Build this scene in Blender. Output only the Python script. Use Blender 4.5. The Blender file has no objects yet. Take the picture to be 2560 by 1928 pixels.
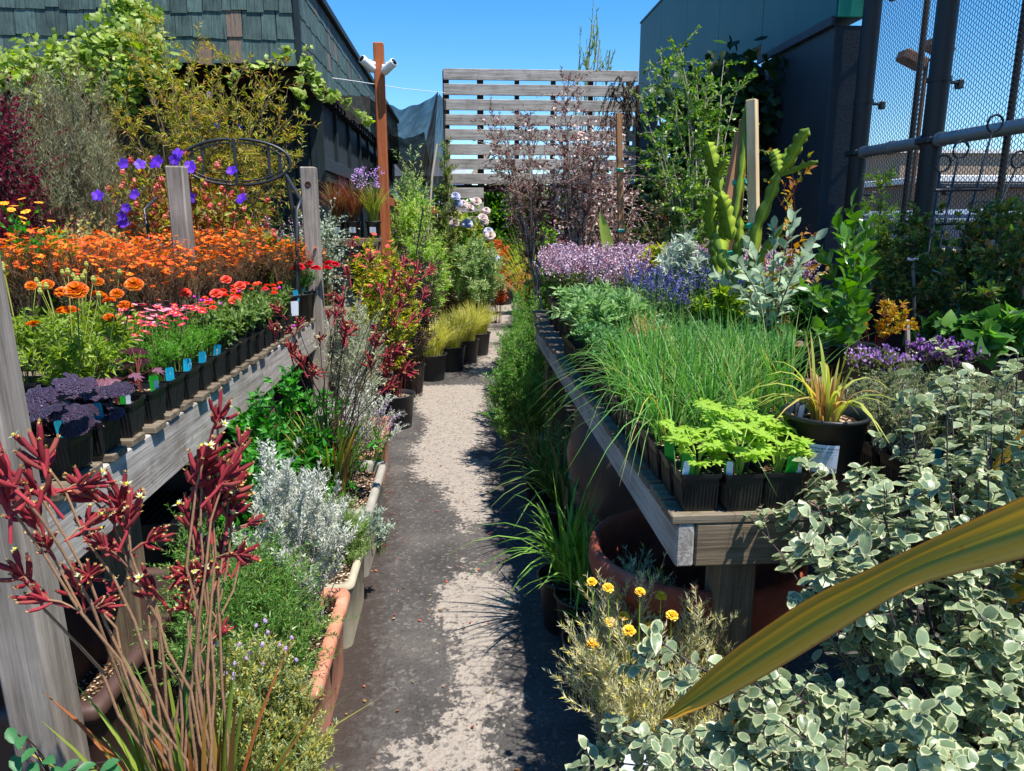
import bpy, math, random
import numpy as np
from math import sin, cos, pi, radians, sqrt
sc = bpy.context.scene
col = sc.collection
# ---------------------------------------------------------------- camera, sky, sun, exposure
F, CH = 1850.0, 1.4
PITCH = math.atan(413 / F)
YAW = math.atan(130 * cos(PITCH) / F)
cam_d = bpy.data.cameras.new('camera')
cam_d.sensor_width = 36.0
cam_d.lens = 36.0 * F / 2560
cam_d.clip_start = 0.02
cam_d.clip_end = 600
cam = bpy.data.objects.new('camera', cam_d)
col.objects.link(cam)
cam.location = (0, 0, CH)
cam.rotation_euler = (pi / 2 - PITCH, 0, -YAW)
sc.camera = cam
SUN = np.array([0.29, -0.26, 0.92]); SUN /= np.linalg.norm(SUN)
sun_el = math.asin(SUN[2]); sun_az = math.atan2(SUN[0], SUN[1])
w = bpy.data.worlds.new('World'); sc.world = w; w.use_nodes = True
wn = w.node_tree; wn.nodes.clear()
sky = wn.nodes.new('ShaderNodeTexSky'); sky.sky_type = 'NISHITA'; sky.sun_disc = False
sky.sun_elevation = sun_el; sky.sun_rotation = sun_az
sky.air_density = 1.0; sky.dust_density = 0.0; sky.ozone_density = 6.0; sky.altitude = 0
bg = wn.nodes.new('ShaderNodeBackground'); bg.inputs[1].default_value = 0.12
wo = wn.nodes.new('ShaderNodeOutputWorld')
hs_ = wn.nodes.new('ShaderNodeHueSaturation'); hs_.inputs['Saturation'].default_value = 1.3
wn.links.new(sky.outputs[0], hs_.inputs['Color']); wn.links.new(hs_.outputs[0], bg.inputs[0]); wn.links.new(bg.outputs[0], wo.inputs[0])
sl = bpy.data.lights.new('sun', 'SUN'); sl.energy = 5.0; sl.angle = radians(0.55); sl.color = (1.0, 0.955, 0.88)
so = bpy.data.objects.new('sun', sl); col.objects.link(so)
from mathutils import Vector, Matrix
so.rotation_euler = Vector(tuple(SUN)).to_track_quat('Z', 'Y').to_euler()
so.location = (4, -3, 9)
sc.view_settings.view_transform = 'Standard'
sc.view_settings.look = 'None'
sc.view_settings.gamma = 1
sc.view_settings.use_curve_mapping = False
sc.view_settings.exposure = 0.85
sc.cycles.max_bounces = 8
sc.cycles.transparent_max_bounces = 16

# ---------------------------------------------------------------- pixel of the photograph -> point of the place
_fw = np.array([sin(YAW) * cos(PITCH), cos(YAW) * cos(PITCH), -sin(PITCH)])
_rt = np.array([cos(YAW), -sin(YAW), 0.0])
_up = np.cross(_rt, _fw)
_C = np.array([0, 0, CH])
def at(u, v, Y=None, Z=None, X=None):
    d = _fw * F + _rt * (u - 1280) - _up * (v - 964)
    if Y is not None: return _C + d * (Y / d[1])
    if Z is not None: return _C + d * ((Z - CH) / d[2])
    return _C + d * (X / d[0])

# ---------------------------------------------------------------- mesh toolkit
class MB:
    def __init__(s): s.V = []; s.F = {}; s.n = 0
    def add(s, V, Fc, m=0, sm=False):
        V = np.asarray(V, dtype=np.float32).reshape(-1, 3); Fc = np.asarray(Fc, dtype=np.int32)
        if not len(V) or not len(Fc): return
        s.V.append(V); k = Fc.shape[1]
        s.F.setdefault(k, []).append((Fc + s.n, m, sm)); s.n += len(V)
    def mesh(s, name, mats):
        me = bpy.data.meshes.new(name)
        if not s.n: return me
        V = np.concatenate(s.V)
        me.vertices.add(len(V)); me.vertices.foreach_set('co', V.ravel())
        idx = []; st = []; tot = []; mi = []; sm = []; o = 0
        for k, L in s.F.items():
            for f, m, q in L:
                n = len(f); idx.append(f.ravel()); st.append(o + np.arange(n, dtype=np.int32) * k)
                tot.append(np.full(n, k, np.int32)); mi.append(np.full(n, m, np.int32)); sm.append(np.full(n, q, bool)); o += n * k
        me.loops.add(o); me.loops.foreach_set('vertex_index', np.concatenate(idx))
        st = np.concatenate(st); me.polygons.add(len(st))
        me.polygons.foreach_set('loop_start', st); me.polygons.foreach_set('loop_total', np.concatenate(tot))
        me.polygons.foreach_set('material_index', np.concatenate(mi)); me.polygons.foreach_set('use_smooth', np.concatenate(sm))
        for m in (mats if isinstance(mats, (list, tuple)) else [mats]): me.materials.append(m)
        me.update(calc_edges=True)
        return me
    def box(s, c, d, m=0, R=None, bev=0.0, taper=1.0):
        """box of full size d centred at c; bev chamfers the edges; taper scales the bottom"""
        hx, hy, hz = [q / 2 for q in d]
        b = min(bev, hx * .9, hy * .9, hz * .9)
        if b <= 0:
            v = np.array([[x, y, z] for z in (-hz, hz) for x, y in ((-hx, -hy), (hx, -hy), (hx, hy), (-hx, hy))], float)
            v[:4, :2] *= taper
            f = [[3, 2, 1, 0], [4, 5, 6, 7], [0, 1, 5, 4], [1, 2, 6, 5], [2, 3, 7, 6], [3, 0, 4, 7]]
            if R is not None: v = v @ np.array(R).T
            s.add(v + np.array(c), f, m); return
        rings = []
        for z, k in ((-hz, b), (-hz + b, 0), (hz - b, 0), (hz, b)):
            X, Y = hx - k, hy - k
            rings.append([[-X + (b if not k else 0), -Y, z], [X - (b if not k else 0), -Y, z], [X, -Y + (b if not k else 0), z], [X, Y - (b if not k else 0), z],
                          [X - (b if not k else 0), Y, z], [-X + (b if not k else 0), Y, z], [-X, Y - (b if not k else 0), z], [-X, -Y + (b if not k else 0), z]])
        v = np.array(rings).reshape(-1, 3)
        f = []
        for i in range(3):
            for j in range(8): f.append([i * 8 + j, i * 8 + (j + 1) % 8, (i + 1) * 8 + (j + 1) % 8, (i + 1) * 8 + j])
        if R is not None: v = v @ np.array(R).T
        v = v + np.array(c); s.add(v, f, m)
        s.add(v[:8], [[7, 6, 5, 4, 3, 2, 1, 0]], m); s.add(v[24:], [[0, 1, 2, 3, 4, 5, 6, 7]], m)
    def lathe(s, prof, c=(0, 0, 0), n=24, m=0, sm=True, sq=0.0, cap=False):
        """prof: list of (r,z); sq>0 makes the section a rounded square"""
        a = np.arange(n) * 2 * pi / n + (pi / 4 if sq else 0)
        if sq:
            ca, sa = np.cos(a), np.sin(a); k = 1 / (np.abs(ca) ** sq + np.abs(sa) ** sq) ** (1 / sq)
        else: k = 1
        u = np.stack([np.cos(a) * k, np.sin(a) * k], 1)
        V = np.concatenate([np.c_[u * r, np.full(n, z)] for r, z in prof]) + np.array(c)
        j = np.arange(n); f = []
        for i in range(len(prof) - 1):
            f.append(np.stack([i * n + j, i * n + (j + 1) % n, (i + 1) * n + (j + 1) % n, (i + 1) * n + j], 1))
        s.add(V, np.concatenate(f), m, sm)
        if cap: s.add(V[-n:], [list(range(n))], m)
    def tubes(s, P, R, k=4, m=0, sm=True, cap=False, ref=None):
        """P (N,K,3) paths, R (N,K) or scalar radii"""
        P = np.asarray(P, float)
        if P.ndim == 2: P = P[None]
        N, K, _ = P.shape; R = np.broadcast_to(np.asarray(R, float), (N, K)) if np.ndim(R) < 2 else np.asarray(R, float)
        T = np.gradient(P, axis=1); T /= np.linalg.norm(T, axis=2, keepdims=True) + 1e-9
        ref = np.array([[ref]], float) if ref is not None else np.where(np.abs(T[:, :1, 2:3]) > .9, np.array([[[1., 0, 0]]]), np.array([[[0, 0, 1.]]]))
        A = np.cross(T, np.broadcast_to(ref, T.shape)); A /= np.linalg.norm(A, axis=2, keepdims=True) + 1e-9
        B = np.cross(T, A); th = np.arange(k) * 2 * pi / k
        V = P[:, :, None] + R[:, :, None, None] * (np.cos(th)[:, None] * A[:, :, None] + np.sin(th)[:, None] * B[:, :, None])
        j = np.arange(k); q = []
        for i in range(K - 1): q.append(np.stack([i * k + j, i * k + (j + 1) % k, (i + 1) * k + (j + 1) % k, (i + 1) * k + j], 1)[:, ::-1])
        q = np.concatenate(q); f = (np.arange(N) * K * k)[:, None, None] + q[None]
        s.add(V.reshape(-1, 3), f.reshape(-1, 4), m, sm)
        if cap:
            for i in range(N):
                s.add(V[i, -1], [list(range(k))[::-1]], m); s.add(V[i, 0], [list(range(k))], m)
    def ribbons(s, P, W, S=None, m=0, fold=0.0):
        """blades: P (N,K,3), W (N,K) half widths; fold>0 gives a V section"""
        P = np.asarray(P, float); N, K, _ = P.shape; W = np.broadcast_to(W, (N, K))
        T = np.gradient(P, axis=1); T /= np.linalg.norm(T, axis=2, keepdims=True) + 1e-9
        if S is None: S = np.cross(T[:, K // 2], np.array([0, 0, 1.])); S /= np.linalg.norm(S, axis=1, keepdims=True) + 1e-9
        S = np.broadcast_to(S[:, None], P.shape); Nn = np.cross(S, T)
        cols = 3 if fold else 2
        L = [P - S * W[..., None] + Nn * (W[..., None] * fold), P + S * W[..., None] + Nn * (W[..., None] * fold)]
        if fold: L.insert(1, P)
        V = np.stack(L, 2); q = []
        for i in range(K - 1):
            for c in range(cols - 1): q.append([i * cols + c, i * cols + c + 1, (i + 1) * cols + c + 1, (i + 1) * cols + c])
        f = (np.arange(N) * K * cols)[:, None, None] + np.array(q)[None]
        s.add(V.reshape(-1, 3), f.reshape(-1, 4), m, bool(fold))
    def scatter(s, tpl, P, D, Nn=None, S=1.0, m=None, sm=False):
        """copies a template (verts, {k: (faces, mat)}) ; local Y goes along D, local Z towards Nn"""
        tv, tf = tpl; P = np.asarray(P, float); N = len(P)
        if not N: return
        D = np.asarray(D, float); D = D / (np.linalg.norm(D, axis=1, keepdims=True) + 1e-9)
        if Nn is None: Nn = np.tile([0, 0, 1.], (N, 1))
        X = np.cross(D, Nn); l = np.linalg.norm(X, axis=1, keepdims=True); X = np.where(l < 1e-3, np.array([[1., 0, 0]]), X / (l + 1e-9))
        Zz = np.cross(X, D)
        S = np.asarray(S, float)
        if S.ndim == 0: S = np.full((N, 3), float(S))
        elif S.ndim == 1: S = np.repeat(S[:, None], 3, 1)
        t = tv[None] * S[:, None]
        V = P[:, None] + t[..., 0:1] * X[:, None] + t[..., 1:2] * D[:, None] + t[..., 2:3] * Zz[:, None]
        off = (np.arange(N) * len(tv))[:, None, None]
        base = s.n; first = True
        for fa, mm in tf:
            fa = np.asarray(fa); f = (off + fa[None]).reshape(-1, fa.shape[1])
            if first: s.add(V.reshape(-1, 3), f, mm if m is None else m, sm); first = False
            else: s.F.setdefault(fa.shape[1], []).append((f.astype(np.int32) + base, mm if m is None else m, sm))

# leaf templates: length 1 along Y, half width 1 along X (scaled by S)
T_DIA = (np.array([[0, 0, 0], [.5, .42, 0.06], [0, 1, 0], [-.5, .42, 0.06]]), [([[0, 1, 2, 3]], 0)])
T_NDL = (np.array([[-.5, 0, 0], [.5, 0, 0], [0, 1, .0]]), [([[0, 1, 2]], 0)])
def leaf_tpl(prof, fold=.25, droop=.25, curl=0.0):
    """prof: list of (t, half width) ; folded along the midrib and drooping"""
    v = []; n = len(prof)
    for t, wd in prof:
        z = -droop * t * t
        v += [[-wd, t, z + fold * wd + curl * wd * wd], [0, t, z], [wd, t, z + fold * wd + curl * wd * wd]]
    f = []
    for i in range(n - 1):
        a, b = i * 3, i * 3 + 3
        f += [[a, a + 1, b + 1, b], [a + 1, a + 2, b + 2, b + 1]]
    return (np.array(v, float), [(f, 0)])
T_OVAL = leaf_tpl([(0, .04), (.22, .36), (.5, .5), (.8, .34), (1, .02)])
T_OVAL2 = leaf_tpl([(0, .04), (.4, .5), (1, .02)])
T_LANCE = leaf_tpl([(0, .1), (.35, .5), (.7, .34), (1, .01)], fold=.3, droop=.3)
T_HEART = leaf_tpl([(0, .25), (.12, .5), (.4, .52), (.75, .28), (1, .01)], fold=.15, droop=.3)
T_SM = (np.array([[0, 0, 0], [-.5, .42, .1], [0, .45, 0], [.5, .42, .1], [0, 1, -.15]], float), [([[0, 2, 1], [0, 3, 2], [1, 2, 4], [2, 3, 4]], 0)])
def petal_tpl(n, r0=.12, r1=1.0, w=.3, up=.12, m=0, cm=1, cr=.22, ch=.12, jag=1.0):
    """a flower: n petals round local Z (face up) and a domed middle"""
    v = []; f = []
    for i in range(n):
        a = 2 * pi * i / n; c, s_ = cos(a), sin(a); k = len(v); L = r1 * (1 if i % 2 else jag)
        for r, ww, z in ((r0, w * .35, 0), (L * .75, w, up), ):
            v += [[c * r - s_ * -ww, s_ * r + c * -ww, z], [c * r - s_ * ww, s_ * r + c * ww, z]]
        v.append([c * L, s_ * L, up * .7]); f += [[k, k + 1, k + 3, k + 2]]
        f += [[k + 2, k + 3, k + 4, k + 4]]
    q = [x for x in f if x[2] != x[3]]; t = [x[:3] for x in f if x[2] == x[3]]
    k = len(v)
    for i in range(6): a = i * pi / 3; v.append([cr * cos(a), cr * sin(a), ch * .3])
    v.append([0, 0, ch]); t2 = [[k + i, k + (i + 1) % 6, k + 6] for i in range(6)]
    # stored with local Y as the axis: (x,y,z)->(x,z,y)
    v = np.array(v, float)[:, [0, 2, 1]]
    return (v, [(q, m), (t, m), (t2, cm)])
def ball_tpl(m=0, r=1.0, k=6, rows=3, sy=1.0):
    v = [[0, -r * sy, 0]]
    for i in range(1, rows + 1):
        p = -pi / 2 + pi * i / (rows + 1)
        for j in range(k): a = 2 * pi * (j + .5 * (i % 2)) / k; v.append([r * cos(p) * cos(a), r * sy * sin(p), r * cos(p) * sin(a)])
    v.append([0, r * sy, 0]); L = len(v) - 1; t = []; q = []
    for j in range(k):
        t.append([0, 1 + j, 1 + (j + 1) % k]); b = 1 + (rows - 1) * k; t.append([b + j, L, b + (j + 1) % k])
        for i in range(rows - 1): a = 1 + i * k; q.append([a + j, a + k + j, a + k + (j + 1) % k, a + (j + 1) % k])
    return (np.array(v, float), [(t, m), (q, m)])

rng = np.random.default_rng(7)
def U(a, b, n=None): return rng.uniform(a, b, n)
def unit(v): v = np.asarray(v, float); return v / (np.linalg.norm(v, axis=-1, keepdims=True) + 1e-9)
def rdir(n, zlo=-1, zhi=1):
    z = U(zlo, zhi, n); a = U(0, 2 * pi, n); r = np.sqrt(np.maximum(0, 1 - z * z))
    return np.stack([r * np.cos(a), r * np.sin(a), z], 1)
def bez(A, B, C_, K=5):
    t = np.linspace(0, 1, K)[None, :, None]
    A, B, C_ = [np.asarray(q)[:, None] for q in (A, B, C_)]
    return (1 - t) ** 2 * A + 2 * t * (1 - t) * B + t * t * C_
def sample(P, n, t0=.2, t1=1.0):
    """n points on every path; returns points, tangents (N*n,3), t"""
    N, K, _ = P.shape; t = U(t0, t1, (N, n)) * (K - 1) * .9999; i = t.astype(int); f = (t - i)[..., None]
    r = np.arange(N)[:, None]; a = P[r, i]; b = P[r, i + 1]
    return (a + (b - a) * f).reshape(-1, 3), unit((b - a).reshape(-1, 3)), (t / (K - 1)).ravel()

# ---------------------------------------------------------------- objects
def link(o, parent=None, loc=None, rot=None, scale=None):
    col.objects.link(o)
    if parent is not None: o.parent = parent
    if loc is not None: o.location = tuple(float(q) for q in loc)
    if rot is not None: o.rotation_euler = tuple(rot) if hasattr(rot, '__len__') else (0, 0, rot)
    if scale is not None: o.scale = tuple(scale) if hasattr(scale, '__len__') else (scale,) * 3
    return o
def tag(o, label=None, cat=None, group=None, kind=None):
    if label: o['label'] = label
    if cat: o['category'] = cat
    if group: o['group'] = group
    if kind: o['kind'] = kind
    return o
def thing(name, label, cat, loc=(0, 0, 0), rz=0.0, group=None, scale=None):
    return tag(link(bpy.data.objects.new(name, None), None, loc, rz, scale), label, cat, group)
def part(name, me, parent, loc=None, rot=None, scale=None, label=None, kind=None):
    return tag(link(bpy.data.objects.new(name, me), parent, loc, rot, scale), label, None, None, kind)
def solid(name, me, label, cat, loc=(0, 0, 0), rot=None, group=None, scale=None):
    return tag(link(bpy.data.objects.new(name, me), None, loc, rot, scale), label, cat, group)
def copy_tree(o, parent=None):
    c = o.copy(); col.objects.link(c)
    if parent is not None: c.parent = parent
    for ch in [q for q in o.children]: copy_tree(ch, c)
    return c

# ---------------------------------------------------------------- materials
def lin(h):
    if not isinstance(h, str): return tuple(h) + (1,)
    h = h.lstrip('#'); c = [int(h[i:i + 2], 16) / 255 for i in (0, 2, 4)]
    return tuple(((q / 12.92) if q <= .04045 else ((q + .055) / 1.055) ** 2.4) for q in c) + (1,)
class NT:
    def __init__(s, name):
        s.m = bpy.data.materials.new(name); s.m.use_nodes = True; s.t = s.m.node_tree; s.t.nodes.clear()
        s.out = s.t.nodes.new('ShaderNodeOutputMaterial')
    def n(s, ty, ins=None, **pr):
        nd = s.t.nodes.new('ShaderNode' + ty)
        for k, v in pr.items(): setattr(nd, k, v)
        for k, v in (ins or {}).items():
            i = nd.inputs[k]
            if isinstance(v, bpy.types.NodeSocket): s.t.links.new(v, i)
            else: i.default_value = v
        return nd
    def ramp(s, fac, stops, interp='LINEAR'):
        r = s.n('ValToRGB', {0: fac}); e = r.color_ramp; e.interpolation = interp
        while len(e.elements) < len(stops): e.elements.new(0.5)
        for q, (p, c) in zip(e.elements, stops): q.position = p; q.color = lin(c)
        return r.outputs[0]
    def math(s, op, a, b=0.5, c=None, clamp=False):
        d = {0: a, 1: b}
        if c is not None: d[2] = c
        nd = s.n('Math', d, operation=op); nd.use_clamp = clamp; return nd.outputs[0]
    def mix(s, f, a, b, mode='MIX'):
        nd = s.n('Mix', None, data_type='RGBA', blend_type=mode)
        for i, v in ((0, f), (6, a), (7, b)):
            if isinstance(v, bpy.types.NodeSocket): s.t.links.new(v, nd.inputs[i])
            else: nd.inputs[i].default_value = lin(v) if isinstance(v, str) else v
        return nd.outputs[2]
    def noise(s, vec=None, scale=5.0, detail=3.0, rough=.55, dist=0.0):
        d = {'Scale': scale, 'Detail': detail, 'Roughness': rough, 'Distortion': dist}
        if vec is not None: d['Vector'] = vec
        return s.n('TexNoise', d)
    def bsdf(s, color, rough=.6, spec=.4, bump=None, metal=0.0, bs=.3, bd=.01, trans=0.0, tcol=None, extra=None):
        d = {'Roughness': rough, 'Specular IOR Level': spec, 'Metallic': metal}
        if isinstance(color, bpy.types.NodeSocket): d['Base Color'] = color
        else: d['Base Color'] = lin(color)
        if bump is not None:
            b = s.n('Bump', {'Strength': bs, 'Distance': bd, 'Height': bump}); d['Normal'] = b.outputs[0]
        if extra: d.update(extra)
        p = s.n('BsdfPrincipled', d); o = p.outputs[0]
        if trans:
            tr = s.n('BsdfTranslucent', {0: tcol if tcol is not None else d['Base Color']})
            o = s.n('MixShader', {0: trans, 1: o, 2: tr.outputs[0]}).outputs[0]
        s.t.links.new(o, s.out.inputs[0]); return s.m

MC = {}
def leafm(name, cols, trans=.38, rough=.45, spec=.35, sheen=0):
    """leaf material: every leaf takes its own shade out of cols"""
    if name in MC: return MC[name]
    t = NT(name); g = t.n('NewGeometry'); r = g.outputs['Random Per Island']
    k = len(cols); c = t.ramp(r, [((i + .5) / k, q) for i, q in enumerate(cols)])
    tc = t.n('TexCoord'); nz = t.noise(tc.outputs['Object'], 6.0, 2.0)
    v = t.math('MULTIPLY_ADD', nz.outputs[0], .7, .68)
    hs = t.n('HueSaturation', {'Saturation': 1.0, 'Value': v, 'Color': c})
    tcol = t.n('HueSaturation', {'Saturation': 1.15, 'Value': 1.7, 'Color': hs.outputs[0]})
    MC[name] = t.bsdf(hs.outputs[0], rough, spec, trans=trans, tcol=tcol.outputs[0]); return MC[name]
def plain(name, color, rough=.6, spec=.4, metal=0.0, nz=0.12, scale=8.0, bump=0.0, trans=0.0, bd=.003):
    if name in MC: return MC[name]
    t = NT(name); tc = t.n('TexCoord'); q = t.noise(tc.outputs['Object'], scale, 5.0, .6)
    v = t.math('MULTIPLY_ADD', q.outputs[0], nz * 4, 1 - nz * 2)
    hs = t.n('HueSaturation', {'Value': v, 'Color': lin(color)})
    MC[name] = t.bsdf(hs.outputs[0], rough, spec, bump=q.outputs[0] if bump else None, bs=bump, bd=bd, metal=metal, trans=trans); return MC[name]
def woodm(name, cols, axis=0, rough=.8, grain=1.0, streak=None, bump=.5):
    """weathered board: grain along the object's own axis"""
    if name in MC: return MC[name]
    t = NT(name); tc = t.n('TexCoord'); oi = t.n('ObjectInfo')
    off = t.n('CombineXYZ', {0: t.math('MULTIPLY', oi.outputs['Random'], 37.0), 1: t.math('MULTIPLY', oi.outputs['Random'], 17.0), 2: t.math('MULTIPLY', oi.outputs['Random'], 29.0)})
    vo = t.n('VectorMath', {0: tc.outputs['Object'], 1: off.outputs[0]}, operation='ADD')
    s1 = [1.0, 1.0, 1.0]; s1 = [34.0 * grain] * 3; s1[axis] = 1.6 * grain
    mp = t.n('VectorMath', {0: vo.outputs[0], 1: tuple(s1)}, operation='MULTIPLY')
    n1 = t.noise(mp.outputs[0], 1.0, 6.0, .65, .6)
    s2 = [150.0] * 3; s2[axis] = 5.0
    mp2 = t.n('VectorMath', {0: vo.outputs[0], 1: tuple(s2)}, operation='MULTIPLY')
    n2 = t.noise(mp2.outputs[0], 1.0, 3.0, .6)
    n3 = t.noise(vo.outputs[0], 5.0, 4.0, .6)
    a = t.math('ADD', t.math('MULTIPLY', n1.outputs[0], .5), t.math('MULTIPLY', n2.outputs[0], .28))
    a = t.math('ADD', a, t.math('MULTIPLY', n3.outputs[0], .32))
    k = len(cols); c = t.ramp(a, [(.33 + .4 * i / (k - 1), q) for i, q in enumerate(cols)])
    if streak:
        n4 = t.noise(vo.outputs[0], 9.0, 5.0, .7, .4)
        c = t.mix(t.math('MULTIPLY', t.math('SUBTRACT', n4.outputs[0], .58, clamp=True), 5.0, clamp=True), c, streak)
    h = t.math('ADD', n1.outputs[0], t.math('MULTIPLY', n2.outputs[0], .6))
    MC[name] = t.bsdf(c, rough, .25, bump=h, bs=bump, bd=.004); return MC[name]

M_GREY = woodm('weathered_grey_wood', ['#3f3a36', '#857d75', '#a8a29b', '#c2bdb6'], 0, streak='#6b5138')
M_GREYZ = woodm('weathered_grey_post_wood', ['#3d3731', '#6f665d', '#8d847a', '#a69e93'], 2)
M_DKWOOD = woodm('damp_brown_wood', ['#2a231b', '#574a3b', '#776956', '#8d806c'], 0, streak='#4f5028')
M_DKWOODY = woodm('damp_brown_slat_wood', ['#2b251e', '#554b3e', '#766a59', '#8d8271'], 0, streak='#4f4a2c')
M_DKPOST = woodm('damp_brown_post_wood', ['#2b231a', '#54473a', '#786a55', '#8c7d66'], 2, streak='#5a3f22')
M_RED = woodm('red_treated_wood', ['#5c2b17', '#8c4a2a', '#a35a35', '#b06a42'], 2, grain=1.2)
M_STAKE = woodm('sawn_stake_wood', ['#8f7350', '#b89a72', '#cfb48d', '#dcc5a0'], 2)
M_STAKE2 = woodm('brown_stake_wood', ['#5b3d27', '#875f3f', '#9d7350', '#ae8560'], 2)
M_DKFRAME = plain('dark_stained_frame', '#3a2219', .8)
M_BLK = plain('black_nursery_plastic', '#17181a', .42, .5, nz=.1, scale=30)
M_BLKR = plain('dark_grey_nursery_plastic', '#25282b', .5, .45, nz=.1, scale=20)
M_TEAL = plain('teal_tag_plastic', '#1aa0b8', .4, .5, nz=.03)
M_GTAG = plain('green_tag_plastic', '#1f9a2a', .4, .5, nz=.03)
M_WTAG = plain('white_tag_plastic', '#d9dfe6', .4, .5, nz=.03)
M_WHITE = plain('white_enamel', '#dfe1e0', .35, .5, nz=.03)
M_IRON = plain('dark_painted_iron', '#23282d', .45, .5, nz=.1, scale=20)
M_STEM = plain('green_stem', '#5c7030', .6)
M_WST = plain('woody_stem', '#6b5a48', .85, .2)
M_PALEST = plain('pale_bark', '#a89c8c', .85, .2)
M_DKST = plain('dark_stem', '#3b2a26', .8, .2)
M_REDST = plain('red_brown_stem', '#6a2f28', .7, .3)
M_TIE = plain('green_tie_tape', '#159a86', .4)
def soilm():
    t = NT('potting_soil'); tc = t.n('TexCoord'); v = t.n('TexVoronoi', {'Vector': tc.outputs['Object'], 'Scale': 160.0})
    n = t.noise(tc.outputs['Object'], 90.0, 4.0, .7)
    a = t.n('SeparateColor', {0: v.outputs['Color']}).outputs[0]
    c = t.ramp(a, [(0, '#1c130d'), (.5, '#33231a'), (.75, '#5b422e'), (.88, '#a88e70'), (.97, '#d8cdb8')])
    return t.bsdf(c, .95, .1, bump=n.outputs[0], bs=.9, bd=.01)
M_SOIL = soilm()
def terram(name, a, b, c):
    t = NT(name); tc = t.n('TexCoord'); n = t.noise(tc.outputs['Object'], 7.0, 8.0, .65); n2 = t.noise(tc.outputs['Object'], 90.0, 2.0)
    cc = t.ramp(n.outputs[0], [(.3, a), (.52, b), (.72, c)])
    return t.bsdf(cc, .8, .25, bump=n2.outputs[0], bs=.15, bd=.004)
M_TERRA = terram('terracotta', '#9c614a', '#b87e64', '#cfa68e')
M_TERRA2 = terram('red_brown_resin_terracotta', '#73392a', '#8a4735', '#a86654')
# ================================================================ SETTING
# ground sheet and asphalt path with its pale worn patches and dark soil stain
def poly_sd(px, py, poly):
    """signed distance (positive inside) of points to a polygon"""
    poly = np.array(poly); d = np.full(px.shape, 1e9); ins = np.zeros(px.shape, bool); n = len(poly)
    for i in range(n):
        a, b = poly[i], poly[(i + 1) % n]; e = b - a; wx, wy = px - a[0], py - a[1]
        t = np.clip((wx * e[0] + wy * e[1]) / (e @ e + 1e-12), 0, 1)
        d = np.minimum(d, np.hypot(wx - t * e[0], wy - t * e[1]))
        c = (a[1] > py) != (b[1] > py)
        ins ^= c & (px < (b[0] - a[0]) * (py - a[1]) / (b[1] - a[1] + 1e-12) + a[0])
    return np.where(ins, d, -d)
def G(u, v): p = at(u, v, Z=0); return (p[0], p[1])
pale = [[G(u, v) for u, v in L] for L in (
    [(940, 1960), (975, 1875), (1060, 1830), (1150, 1700), (1130, 1590), (1085, 1545), (1090, 1480), (1150, 1400), (1210, 1430), (1290, 1480), (1262, 1600), (1225, 1680), (1300, 1740), (1235, 1830), (1260, 1960)],
    [(1010, 975), (1040, 965), (1215, 962), (1212, 1010), (1218, 1100), (1170, 1140), (1235, 1160), (1220, 1250), (1235, 1290), (1150, 1330), (1130, 1270), (1095, 1215), (1025, 1210), (1035, 1120), (1060, 1060)],
    [(1165, 930), (1215, 880), (1200, 845), (1225, 800), (1240, 740), (1290, 720), (1330, 690), (1340, 700), (1300, 760), (1270, 800), (1262, 850), (1250, 900), (1210, 945)])]
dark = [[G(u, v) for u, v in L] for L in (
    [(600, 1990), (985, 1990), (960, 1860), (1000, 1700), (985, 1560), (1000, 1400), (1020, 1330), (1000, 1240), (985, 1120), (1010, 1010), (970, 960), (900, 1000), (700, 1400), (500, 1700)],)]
NX, NY = 90, 620
gx = np.linspace(-1.2, 1.9, NX); gy = np.linspace(.7, 22, NY)
XX, YY = np.meshgrid(gx, gy)
zz = 0.004 + .0015 * np.sin(XX * 7 + YY * 3)
b = MB(); I = np.arange(NX * NY).reshape(NY, NX)
b.add(np.stack([XX, YY, zz], -1).reshape(-1, 3), np.stack([I[:-1, :-1], I[:-1, 1:], I[1:, 1:], I[1:, :-1]], -1).reshape(-1, 4), 0, True)
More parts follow.
